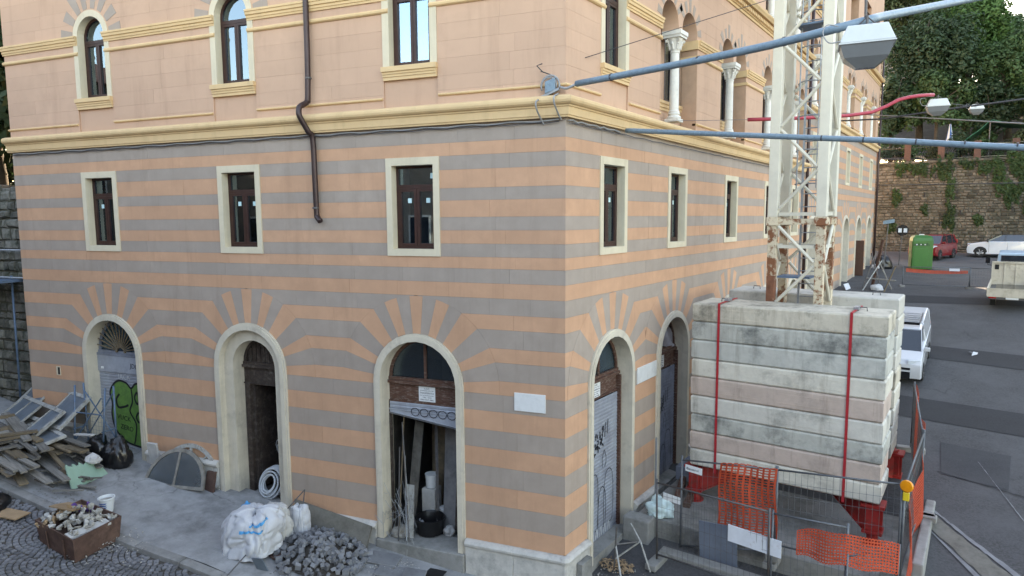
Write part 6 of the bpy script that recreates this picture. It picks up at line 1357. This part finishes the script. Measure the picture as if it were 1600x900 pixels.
# ================================================================== FAR STREET OBJECTS
PX, PY = 2.72, 34.9; PZ = gz(PX, PY)
PT = wempty('portable_toilet', (PX, PY, PZ), 'bright green portable toilet cabin with rounded roof before the red car', 'toilet cabin')
b = MB(); ang = math.radians(14); 
def rot(x, y): return (PX + x * math.cos(ang) - y * math.sin(ang), PY + x * math.sin(ang) + y * math.cos(ang))
vs = []
for z, k in ((0, 1), (1.62, 1), (1.8, .93), (1.9, .78), (1.94, .5)): vs += [(*rot(x * k, y * k), PZ + z) for x, y in ((-.52, -.52), (.52, -.52), (.52, .52), (-.52, .52))]
b.add(vs, [(0, 1, 2, 3), (16, 17, 18, 19)] + [(r * 4 + i, r * 4 + (i + 1) % 4, r * 4 + 4 + (i + 1) % 4, r * 4 + 4 + i) for r in range(4) for i in range(4)]); b.build('cabin', 'potty_green', PT, bevel=.04)
b = MB(); b.add([(*rot(-.42, -.535), PZ + .12), (*rot(.3, -.535), PZ + .12), (*rot(.3, -.535), PZ + 1.2), (*rot(-.42, -.535), PZ + 1.2), (*rot(-.42, -.515), PZ + .12), (*rot(.3, -.515), PZ + .12), (*rot(.3, -.515), PZ + 1.2), (*rot(-.42, -.515), PZ + 1.2)], [(0, 1, 2, 3), (0, 1, 5, 4), (1, 2, 6, 5), (2, 3, 7, 6), (3, 0, 4, 7)]); b.build('side_panel', 'potty_green', PT, bevel=.01)
b = MB(); b.box((PX - .12, PY - .12, PZ + 1.94), (PX + .12, PY + .12, PZ + 1.99)); b.build('roof_vent', 'white_paper', PT)
q = rot(-.08, -.53); o = put_text('sebach', .26, 'graffiti_black', PT, (q[0], q[1] - .005, PZ + 1.42), (math.cos(ang), math.sin(ang), 0), .8)
for i in range(3): x_, y_ = rot(-.3 + .2 * i, -.536); b = MB(); b.obox((x_, y_, PZ + 1.41), (.03, 0, 0), (0, .004, 0), (0, 0, .03)); b.build('letter_dot', 'white_paper', PT)
b = MB(); b.box((-.28, 30.6, 3.37), (.38, 30.72, 5.3)); tag(b.build('brown_hoarding', 'brown_panel', bevel=.02), 'tall plain brown panel standing by the far doors', 'hoarding')
fence_panel((2.6, 27.0), (5.24, 27.3), 3.2, 4.2, 3.22, 4.22, 'far mesh barrier with an orange band across the street', group='far street barrier')
fence_panel((5.26, 27.3), (7.8, 27.6), 3.22, 4.22, 3.24, 4.24, 'far mesh barrier half hidden behind the flatbed truck', group='far street barrier')
net('safety_net', lambda u, v: (2.75 + 2.4 * u, 26.95 + .27 * u, 3.95 - .05 * math.sin(u * 3.1) + (.16 - .04 * u) * v), 40, 3, 'narrow orange net strip along the far barrier', .5)
b = MB(); b.obox((4.65, 27.12, 4.1), (.2, .02, 0), (0, .006, 0), (0, 0, .06)); tag(b.build('barrier_sign', 'board_white'), 'small white sign on the far barrier', 'sign')
S1 = wempty('road_sign', (1.55, 36.5, gz(1.5, 36.5)), 'back of a round road sign on a dark pole by the toilet cabin', 'sign'); zz = gz(1.5, 36.5)
b = MB(); b.tube([(1.5, 36.5, zz), (1.62, 36.45, zz + 2.0)], .03, 8); b.build('pole', 'iron', S1); b = MB(); b.lathe([(.0, -.01), (.33, -.01), (.33, .01), (0, .01)], (0, 0, 0), 20); q = Matrix.Rotation(math.radians(90), 4, 'X'); b.v = [q @ v + Vector((1.62, 36.43, zz + 2.1)) for v in b.v]; b.build('disc', 'car_black', S1)
for x in (1.5, 1.78): b = MB(); b.box((x - .1, 36.37, zz + 1.98), (x + .08, 36.41, zz + 2.22)); b.build('sign_plate', 'board_white', S1)
S2 = wempty('street_sign', (1.1, 33.0, 3.5), 'small blue and white sign on a thin pole by the building end', 'sign'); b = MB(); b.tube([(1.1, 33, 3.5), (1.22, 33, 6.2)], .03, 8); b.build('pole', 'iron', S2); b = MB(); b.obox((1.25, 32.95, 6.3), (.28, 0, .05), (0, .012, 0), (0, 0, .1)); b.build('plate', 'conduit', S2)
rgf = random.Random(77)
for k, (x, y, h, lean, m, lab) in enumerate(((1.45, 25.8, 2.3, .35, 'old_wood', 'broad reddish board leaning amid the far tools'), (1.1, 25.5, 1.8, .5, 'iron', 'first thin pole leaning in the far tool heap'), (1.9, 25.3, 1.7, -.5, 'iron', 'second thin pole leaning in the far tool heap'), (1.2, 24.8, 1.4, .7, 'galv', 'pale diagonal pole nearest in the far tool heap'), (2.3, 25.6, 1.3, -.6, 'wood_grey', 'grey trestle board in the far tool heap'), (2.1, 24.6, 1.2, .4, 'wood_tan', 'tan batten low in the far tool heap'))):
    b = MB(); z = gz(x, y); b.beam((x, y, z), (x + lean, y + .2, z + h), .26 if k == 0 else .05, .04); tag(b.build('leaning_pole', m), lab, 'pole')
b = MB(); z = gz(1.8, 25); b.beam((1.3, 25.2, z + .55), (2.5, 25.0, z + .5), .2, .05)
tag(b.build('work_plank', 'wood_grey'), 'horizontal grey plank across the far tool heap', 'plank')
for x, y, r_, lab in ((1.75, 25.1, .28, 'white sack slumped in the far tool heap'), (1.5, 26.2, .2, 'small pale sack behind the reddish board')): lumpy('cement_sack', 'white_bag', (x, y, gz(x, y) + (.0 if r_ > .25 else .9)), (r_, r_ * .8, r_ * .8), lab, 'sack', 7, .2, .2)
lumpy('rubbish_bag', 'black_bag', (.9, 34.5, gz(.9, 34.5)), (.5, .4, .6), 'dark bag heap at the far end of the striped building', 'rubbish bag', 9, .2, .2, group='black rubbish bags')
b = MB(); b.obox((.55, 25.0, 3.2), (.04, .35, 0), (-.1, 0, .22), (.012, 0, .006)); tag(b.build('white_placard', 'board_white'), 'white placard leaning on the far plinth', 'board')
# ================================================================== RETAINING WALL, RAILING, GREENERY
RWY = 46.2
RW = wempty('retaining_wall', (6, RWY, 4), 'high old stone retaining wall closing the end of the street', 'wall')
b = MB(); b.box((-6, RWY, 2.5), (40, RWY + 1.2, 10.35)); b.build('wall_core', 'wall_mortar', RW)
rw = random.Random(3); st = []; z = 3.9
while z < 10.3:
    h = rw.uniform(.15, .27); x = -1.5 + rw.uniform(-.3, .3)
    while x < 12.5:
        l_ = rw.uniform(.2, .55); st.append((x, l_, z, min(h, 10.34 - z))); x += l_
    z += h
def wall_stone(x, l_, z, h, y, sg=-1):
    p = rw.uniform(.02, .09); j = lambda: rw.uniform(-.02, .02); g = .018
    x0, x1, z0, z1 = x + g, x + l_ - g, z + g, z + h - g
    f = [(x0 + j(), y, z0 + j()), (x1 + j(), y, z0 + j()), (x1 + j(), y, z1 + j()), (x0 + j(), y, z1 + j())]
    t = [(x0 + .04 + j(), y - p, z0 + .035 + j()), (x1 - .04 + j(), y - p, z0 + .035 + j()), (x1 - .04 + j(), y - p + j(), z1 - .035 + j()), (x0 + .04 + j(), y - p + j(), z1 - .035 + j())]
    return f + t, [(4, 5, 6, 7), (0, 1, 5, 4), (1, 2, 6, 5), (2, 3, 7, 6), (3, 0, 4, 7)]
inview = [s_ for s_ in st if -.3 < s_[0] < 8.2]; inview.sort(key=lambda q: -q[1] * q[3]); top = set(inview[:300])
RB = MB()
for s_ in st:
    if s_ in top: b = MB(); b.add(*wall_stone(*s_, RWY - .005)); b.build('stone', 'wall_stone', RW, recalc=False)
    else: RB.add(*wall_stone(*s_, RWY - .005))
x = 12.5
while x < 38:
    z = 3.9
    while z < 10: RB.add(*wall_stone(x, .8, z, .45, RWY - .005)); z += .45
    x += .8
tag(RB.build('stones', 'wall_stone', RW, recalc=False), kind='stuff')
b = MB(); b.box((-6, RWY - .12, 10.35), (40, RWY + 1.25, 10.52)); b.build('coping', 'wall_stone', RW, bevel=.02)
for k in range(9): x = .8 + rw.uniform(0, 7); z = rw.uniform(5.5, 9.5); b = MB(); b.box((x, RWY - .1, z), (x + .07, RWY - .0, z + .3)); b.build('weep_hole', 'black', RW)  # solid black boxes, the shade inside the holes given as colour
# railing with brick posts on top
RL = wempty('garden_railing', (4, RWY + .3, 10.52), 'dark wrought iron railing between brick posts on the retaining wall', 'railing')
px = [-1.2, .75, 2.8, 4.9, 7.0, 9.2, 11.4]
for k, x in enumerate(px): b = MB(); b.box((x - .2, RWY + .15, 10.52), (x + .2, RWY + .5, 11.75)); b.build('brick_post', 'brick', RL, bevel=.01)
for x0, x1 in zip(px[:-1], px[1:]):
    b = MB()
    for z in (10.65, 11.5): b.beam((x0 + .2, RWY + .32, z), (x1 - .2, RWY + .32, z), .04, .03)
    b.build('rail', 'car_black', RL); n = 12
    b = MB()
    for i in range(1, n): x = x0 + .2 + (x1 - x0 - .4) * i / n; b.tube(smooth_pts([(x, RWY + .32, 10.65), (x + .06, RWY + .32, 10.85), (x - .06, RWY + .32, 11.1), (x + .06, RWY + .32, 11.3), (x, RWY + .32, 11.6)], 3), .012, 4, False)
    b.build('scrollwork', 'car_black', RL, recalc=False)
# garden terrain behind
b = MB(); b.grid(lambda u, v: (-40 + 110 * u, RWY + .6 + 70 * v, 10.4 + 11 * min(1, v * 2.2) + .4 * math.sin(u * 40 + v * 17)), 50, 30); tag(b.build('hillside', 'soil', recalc=False), kind='structure')
def hz(y): return 10.4 + 11 * min(1, max(0, (y - RWY - .6) / 70 * 2.2))
def leaves(b, c, r, n, size, rg, clumps=14, spread=.45, lower=-1.0):
    cl = []
    for k in range(clumps):
        while True:
            d = Vector((rg.uniform(-1, 1), rg.uniform(-1, 1), rg.uniform(lower, 1)))
            if d.length < 1: break
        cl.append((d * rg.uniform(.75, 1.0), rg.uniform(.55, 1.25)))
    for i in range(n):
        o, k = cl[rg.randrange(clumps)]; d = Vector((rg.gauss(0, 1), rg.gauss(0, 1), rg.gauss(0, 1))).normalized() * spread * k * (rg.random() ** .4)
        p = o + d; P = Vector((c[0] + p.x * r[0], c[1] + p.y * r[1], c[2] + p.z * r[2]))
        nrm = (d.normalized() + Vector((rg.gauss(0, .5), rg.gauss(0, .5), rg.gauss(.5, .5)))).normalized(); t = nrm.cross(Vector((rg.uniform(-1, 1), rg.uniform(-1, 1), rg.uniform(-1, 1)))).normalized(); q = nrm.cross(t); s = size * rg.uniform(.6, 1.3)
        v = len(b.v); b.v += [P - t * s, P - q * s * .45 + t * s * .1, P + t * s, P + q * s * .45 + t * s * .1]; b.f.append([v, v + 1, v + 2, v + 3])
def tree(x, y, z, h, r, m, label, seed, n=6000, size=.2, group='trees on the slope behind the retaining wall', trunk=.3, clumps=16, name='tree'):
    rg = random.Random(seed); E = wempty(name, (x, y, z), label, 'tree', group)
    b = MB(); b.tube([(x, y, z - .3), (x + rg.uniform(-.2, .2), y, z + h * .3), (x + rg.uniform(-.4, .4), y + rg.uniform(-.3, .3), z + h * .6), (x + rg.uniform(-.5, .5), y, z + h * .9)], [trunk, trunk * .75, trunk * .5, trunk * .15], 9)
    for k in range(6): a = rg.uniform(0, 6.28); z0 = z + h * rg.uniform(.3, .6); b.tube([(x, y, z0), (x + r[0] * .35 * math.cos(a), y + r[1] * .35 * math.sin(a), z0 + h * .14), (x + r[0] * .75 * math.cos(a), y + r[1] * .75 * math.sin(a), z0 + h * .25)], [trunk * .4, trunk * .25, trunk * .08], 6)
    b.build('trunk', 'bark', E, smooth=True)
    b = MB(); leaves(b, (x, y, z + h - r[2] * .95), r, n, size, rg, clumps); b.build('crown', m, E, recalc=False)
T = [(1.0, 52, 10.5, (3.2, 3, 4.5), 'leaf_dark', 'dark evergreen tree rising beside the end of the striped building'),
     (3.9, 54.5, 12.5, (3.0, 3, 4.6), 'leaf_bright', 'bright green drooping tree in the middle of the slope'),
     (6.6, 53, 7.5, (2.3, 2.5, 3.4), 'leaf_mid', 'mid green tree behind the green canopy'),
     (-1.5, 58, 15, (4, 3.5, 5), 'leaf_olive', 'olive tree towering behind the building end'),
     (2.6, 61, 15.5, (3.6, 3.5, 4.6), 'leaf_autumn', 'brownish half bare tree high on the slope'),
     (8.6, 57, 7.8, (2.4, 3, 3.4), 'leaf_dark', 'dark tree at the right edge of the slope'),
     (5.4, 62, 8, (2.6, 3, 3.2), 'leaf_mid', 'open green tree against the sky at upper right'),
     (3.2, 67, 9.3, (3.2, 3.5, 4), 'leaf_mid', 'distant green tree closing the gap high on the slope'),
     (13.6, 58, 12, (3.5, 3.5, 5.5), 'leaf_dark', 'broad dark tree beyond the right edge of the slope'),
     (18.5, 56, 11, (3.5, 3.5, 4.5), 'leaf_mid', 'spreading green tree outside the right edge')]
for k, (x, y, h, r, m, lab) in enumerate(T): tree(x, y, hz(y), h, r, m, lab, 100 + k, n=13000, size=.165, clumps=22)
tree(2.2, 50, hz(50), 6.2, (2.6, 1.6, 2.6), 'leaf_mid', 'low bushy tree behind the railing on the wall', 120, n=6000, size=.17, trunk=.15)
tree(-.6, 49.5, hz(49), 6.5, (1.6, 1.4, 2.9), 'leaf_dark', 'narrow dark shrubby tree hugging the building end', 121, n=5000, size=.17, trunk=.15)
tree(5.4, 51.5, hz(51), 4.5, (2.0, 1.4, 2.0), 'leaf_dark', 'dark bush behind the folded parasol', 122, n=4500, size=.16, trunk=.12)
tree(9.2, 50, hz(50), 5.5, (1.8, 1.5, 2.6), 'leaf_olive', 'olive bush at the right end of the canopy', 123, n=4500, size=.17, trunk=.12)
# ivy hanging on the wall
def ivy(name, cells_, label, seed, n, m='ivy', size=.1):
    rg = random.Random(seed); b = MB(); sub_ = []
    for (cx, cz, rx, rz_) in cells_:          # break every patch into ragged hanging strands
        for q in range(int(10 + 14 * rx * rz_)):
            a, k = rg.uniform(0, 6.28), rg.random() ** .7; sub_.append((cx + rx * k * math.cos(a), cz + rz_ * k * math.sin(a), rg.uniform(.06, .28) * min(1, rx + .3), rg.uniform(.12, .6) * min(1, rz_ + .2)))
    tot = sum(q[2] * q[3] for q in sub_)
    for (cx, cz, rx, rz_) in sub_:
        for i in range(max(6, int(n * rx * rz_ / tot))):
            a, q = rg.uniform(0, 6.28), rg.random() ** .6; P = Vector((cx + rx * q * math.cos(a), RWY - .08 - rg.uniform(0, .22) * (1 - q), cz + rz_ * q * math.sin(a)))
            nrm = Vector((rg.gauss(0, .5), -1, rg.gauss(.3, .5))).normalized(); t = nrm.cross(Vector((rg.uniform(-1, 1), 0, rg.uniform(-1, 1)))).normalized(); w_ = nrm.cross(t); s = size * rg.uniform(.5, 1.3); v = len(b.v)
            b.v += [P - t * s, P - w_ * s * .6, P + t * s, P + w_ * s * .6]; b.f.append([v, v + 1, v + 2, v + 3])
    return tag(b.build(name, m, recalc=False), label, 'ivy')
ivy('ivy', [(8.0, 8.6, 1.0, 2.2), (7.3, 10.0, 1.2, 1.0), (8.6, 6.5, .8, 2.4), (9.6, 9, 1.3, 2.0)], 'thick ivy curtain at the right end of the retaining wall', 1, 9000)
ivy('ivy', [(1.2, 10.1, .4, .4), (1.8, 10.0, .3, .6), (2.6, 9.9, .5, .7), (3.3, 9.8, .4, .9), (3.5, 8.4, .25, 1.2), (.4, 10.1, .4, .5), (5.5, 10.1, .8, .5), (4.5, 10.2, .6, .4), (6.4, 9.2, .5, 1.0)], 'ragged ivy hanging from the coping of the retaining wall', 2, 3000)
ivy('ivy', [(.3, 8.0, .35, .5), (3.5, 6.6, .3, .9), (0, 5.9, .35, .5), (6.8, 8.0, .4, .8), (2.0, 7.0, .2, .3), (5.2, 6.3, .25, .4)], 'scattered ivy tufts on the face of the retaining wall', 3, 2200)
for k in range(7):
    x = -.4 + 1.5 * k; tree(x, RWY + 1.6, 10.45, 1.9, (1.0, .7, 1.0), ('leaf_dark', 'leaf_mid', 'leaf_olive')[k % 3], 'bushy shrub %s behind the garden railing' % ('nearest the building end', 'second from the building end', 'third from the building end', 'behind the middle brick post', 'before the folded parasol', 'under the green canopy', 'at the right end')[k], 300 + k, n=1500, size=.12, trunk=.05, clumps=10, group='shrubs behind the railing', name='shrub')
# green canopy, parasol, houses
CN_ = wempty('garden_canopy', (5.8, 52.5, 10.9), 'green sheet canopy on thin posts behind the railing', 'canopy')
b = MB(); b.grid(lambda u, v: (3.9 + 4.6 * u, 47.6 + 3.0 * v, 11.7 + 1.5 * (1 - abs(u - .35) / (.35 if u < .35 else 1.3)) + .05 * math.sin(u * 20)), 16, 4); o = b.build('sheet', 'plastic_green', CN_, recalc=False); sl = o.modifiers.new('t', 'SOLIDIFY'); sl.thickness = .03
for x in (4.0, 5.5, 8.4): b = MB(); b.tube([(x, 47.7, hz(47.7)), (x, 47.7, 11.75 if x != 5.5 else 13.1)], .04, 6); b.build('post', 'iron', CN_)
PR = wempty('folded_parasol', (3.05, 50.5, 10.9), 'folded blue and white striped parasol standing in the garden', 'parasol')
b = MB(); b.tube([(3.05, 50.5, hz(50.5)), (3.05, 50.5, 13.5)], .03, 6); b.build('pole', 'iron', PR)
for k in range(8):
    a0, a1 = k * math.pi / 4, (k + 1) * math.pi / 4; b = MB(); b.add([(3.05 + .06 * math.cos(a0), 50.5 + .06 * math.sin(a0), 13.45), (3.05 + .06 * math.cos(a1), 50.5 + .06 * math.sin(a1), 13.45), (3.05 + .3 * math.cos(a1), 50.5 + .3 * math.sin(a1), 11.9), (3.05 + .3 * math.cos(a0), 50.5 + .3 * math.sin(a0), 11.9)], [(0, 1, 2, 3)]); b.build('stripe', 'white_paper' if k % 2 else 'bucket_blue', PR, recalc=False)
def house(name, x0, x1, y0, y1, z0, z1, m, label, roof=None, wins=()):
    E = wempty(name, ((x0 + x1) / 2, (y0 + y1) / 2, z0), label, 'house'); b = MB(); b.box((x0, y0, z0), (x1, y1, z1)); b.build('wall', m, E)
    b = MB(); ym = (y0 + y1) / 2; h = roof or .4
    b.add([(x0 - .4, y0 - .4, z1), (x1 + .4, y0 - .4, z1), (x1 + .4, y1 + .4, z1), (x0 - .4, y1 + .4, z1), (x0 - .4 if roof is None else (x0 + x1) / 2 - abs(x1 - x0) * .25, ym, z1 + h), (x1 + .4 if roof is None else (x0 + x1) / 2 + abs(x1 - x0) * .25, ym, z1 + h)], [(0, 1, 5, 4), (1, 2, 5), (2, 3, 4, 5), (3, 0, 4), (0, 1, 2, 3)]); b.build('roof', 'roof_tile', E)
    for (x, z, w_, h_, yy) in wins:
        b = MB(); b.box((x - w_ / 2, yy - .05, z), (x + w_ / 2, yy + .05, z + h_)); W = b.build('window', 'white_paper', E); b = MB(); b.box((x - w_ / 2 + .08, yy - .07, z + .08), (x + w_ / 2 - .08, yy + .07, z + h_ - .08)); b.build('pane', 'car_glass', W)
house('grey_house', -9, -.9, 63, 71, 18, 29, 'house_grey', 'tall grey house showing behind the building end above the trees', 2.0, [(-1.8, 23, .8, 1.4, 63), (-3.6, 23, .8, 1.4, 63)])
house('orange_house', 7.75, 14, 57, 63, hz(57), 14.6, 'house_orange', 'orange walled house at the right edge behind the trees', 1.2, [(9, 12.2, .8, 1.2, 57)])
# ================================================================== BEYOND THE LEFT END
LWs = random.Random(9)
LW_ = wempty('side_stone_wall', FL(15, -.3, 2), 'dark old stone wall adjoining the left end of the striped building', 'wall')
b = MB(FL); b.box((14.13, -1.2, .8), (22, -.34, 7.35)); b.build('wall_core', 'wall_mortar', LW_)
z = 1.3; cnt = 0; LB = MB(FL)
while z < 7.3:
    h = LWs.uniform(.16, .34); s = 14.13 + LWs.uniform(0, .1); off = .06 if z < 5.1 else -.02
    while s < 20:
        l_ = LWs.uniform(.2, .5); vs, fs = wall_stone(s, l_, z, h, 0); vs = [(p[0], -.33 - p[1] + off * 0, p[2]) for p in vs]
        if s < 16.2: b = MB(FL); b.add(vs, fs); b.build('stone', 'dark_stone', LW_, recalc=False)
        else: LB.add(vs, fs)
        s += l_
    z += h
tag(LB.build('stones', 'dark_stone', LW_, recalc=False), kind='stuff')
for k in range(5): b = MB(FL); s = 14.2 + k * .35; hh = LWs.uniform(.08, .25); b.box((s, -.9, 7.35), (s + .33, -.36, 7.35 + hh)); b.build('coping_stone', 'dark_stone', LW_, bevel=.03)
SC = wempty('scaffolding', FL(14.6, .3, 1.8), 'blue and grey tube scaffold at the left edge beside the stone wall', 'scaffold')
for s in (14.75, 15.9):
    for n in (-.1, .7): b = MB(FL); b.tube([(s, n, gL(s, .3)), (s - .06, n, 5.25)], .026, 8); b.build('upright', 'steel_blue', SC, smooth=True)
for z in (5.2, 5.9): b = MB(FL); b.tube([(14.15, -.1, z), (17, -.1, z)], .026, 8); b.build('ledger', 'galv', SC, smooth=True)
b = MB(FL); b.box((14.4, -.2, 5.1), (17, .5, 5.16)); b.build('deck', 'steel_blue', SC)
for a, c in (((14.75, .7, 2.2), (15.9, .7, 3.6)), ((14.75, .7, 3.7), (15.9, .7, 5)), ((14.75, .7, 3.65), (15.9, .7, 3.65))): b = MB(FL); b.tube([a, c], .02, 6); b.build('brace', 'galv', SC)
for k, (s, n, h, r, lab) in enumerate(((16.4, -3.4, 12.5, (2.4, 2.4, 5.5), 'dark tree rising above the side stone wall at the left edge'), (19.2, -2.8, 13.5, (2.8, 2.8, 6), 'second dark tree beyond the left edge above the stone wall'), (22.5, -3.5, 13, (3, 3, 5.8), 'third dark tree farther left above the stone wall'), (26, -3, 12.5, (3, 3, 5.5), 'last dark tree far left above the stone wall'))):
    P = FL(s, n, 4.0); tree(P.x, P.y, 4.0, h, r, 'leaf_dark', lab, 200 + k, n=6000, size=.24, group='trees above the side wall')  # crowns raised and the two farther trees added to keep sun off the houses opposite
b = MB(FL); b.box((14.15, -30, .5), (40, -1.1, 6.9)); tag(b.build('upper_terrain', 'soil'), kind='structure')
# ================================================================== ACROSS THE STREET (out of view, added for window reflections and facade shade)
for (s0, s1, n0, zt, zr, lab) in ((6.2, 28, 14.2, 12.2, 13.9, 'dark walled house with red roof mirrored in the windows farthest left'), (-13, 5.6, 16.6, 8.8, 11.6, 'second dark house with red roof mirrored in the windows nearest the corner')):
    HO = empty('facing_house', (0, 0, 0), lab, 'house', 'houses across the street')
    b = MB(FL); b.box((s0, n0, -.5), (s1, n0 + 8.4, zt)); b.build('wall', 'house_dark', HO)
    b = MB(FL); b.add([(s0 - .5, n0 - .5, zt), (s1 + .5, n0 - .5, zt), (s1 + .5, n0 + 8.9, zt), (s0 - .5, n0 + 8.9, zt), (s0 + 4, n0 + 4.2, zr), (s1 - 4, n0 + 4.2, zr)], [(0, 1, 5, 4), (1, 2, 5), (2, 3, 4, 5), (3, 0, 4), (0, 1, 2, 3)]); b.build('roof', 'roof_tile', HO)
    for k in range(12):
        s = s0 + 1.2 + (k % 6) * 3.0; z = 1.6 + (k // 6) * 3.4; b = MB(FL); b.box((s, n0 - .05, z), (s + 1.1, n0 + .05, z + 1.8)); W = b.build('window', 'frame_white', HO); b = MB(FL); b.box((s + .1, n0 - .07, z + .1), (s + 1.0, n0 - .051, z + 1.7)); b.build('pane', 'car_glass', W)
HE = empty('street_end_house', (0, 0, 0), 'dark house closing the street beyond the left edge', 'house', 'houses across the street')  # added out of view to block sky and darken the left facade
b = MB(FL); b.box((24, -3, 1), (34, 12.5, 12.5)); b.build('wall', 'house_dark', HE)
b = MB(FL); b.add([(23.5, -3.5, 12.5), (34.5, -3.5, 12.5), (34.5, 13, 12.5), (23.5, 13, 12.5), (29, 1, 15.5), (29, 8.5, 15.5)], [(0, 1, 4), (1, 2, 5, 4), (2, 3, 5), (3, 0, 4, 5), (0, 1, 2, 3)]); b.build('roof', 'roof_tile', HE)
for k in range(6):
    n = .5 + (k % 3) * 4; z = 4 + (k // 3) * 3.6; b = MB(FL); b.box((23.95, n, z), (24.05, n + 1.1, z + 1.8)); W = b.build('window', 'frame_white', HE); b = MB(FL); b.box((23.93, n + .1, z + .1), (23.949, n + 1, z + 1.7)); b.build('pane', 'car_glass', W)
# loose grit and crumbs on the pavement
for nm, s, n, r, k, m, lab in (('grit_scatter', 3.2, .7, .7, 320, 'rubble', 'pale crumbs of plaster before the open workshop door'), ('grit_scatter', 4.2, 1.7, .9, 300, 'rubble_stone', 'grey stone chips round the foot of the stone heap'), ('wood_scrap', 10.2, 1.9, .8, 160, 'wood_grey', 'splinters of wood scattered before the timber heap'), ('grit_scatter', 8.0, 2.75, 1.0, 200, 'rubble', 'crumbs of rubble on the cobbles round the rusty box')):
    P = FL(s, n, 0); litter(nm, P.x, P.y, r, k, m, lab, 'debris', .022)
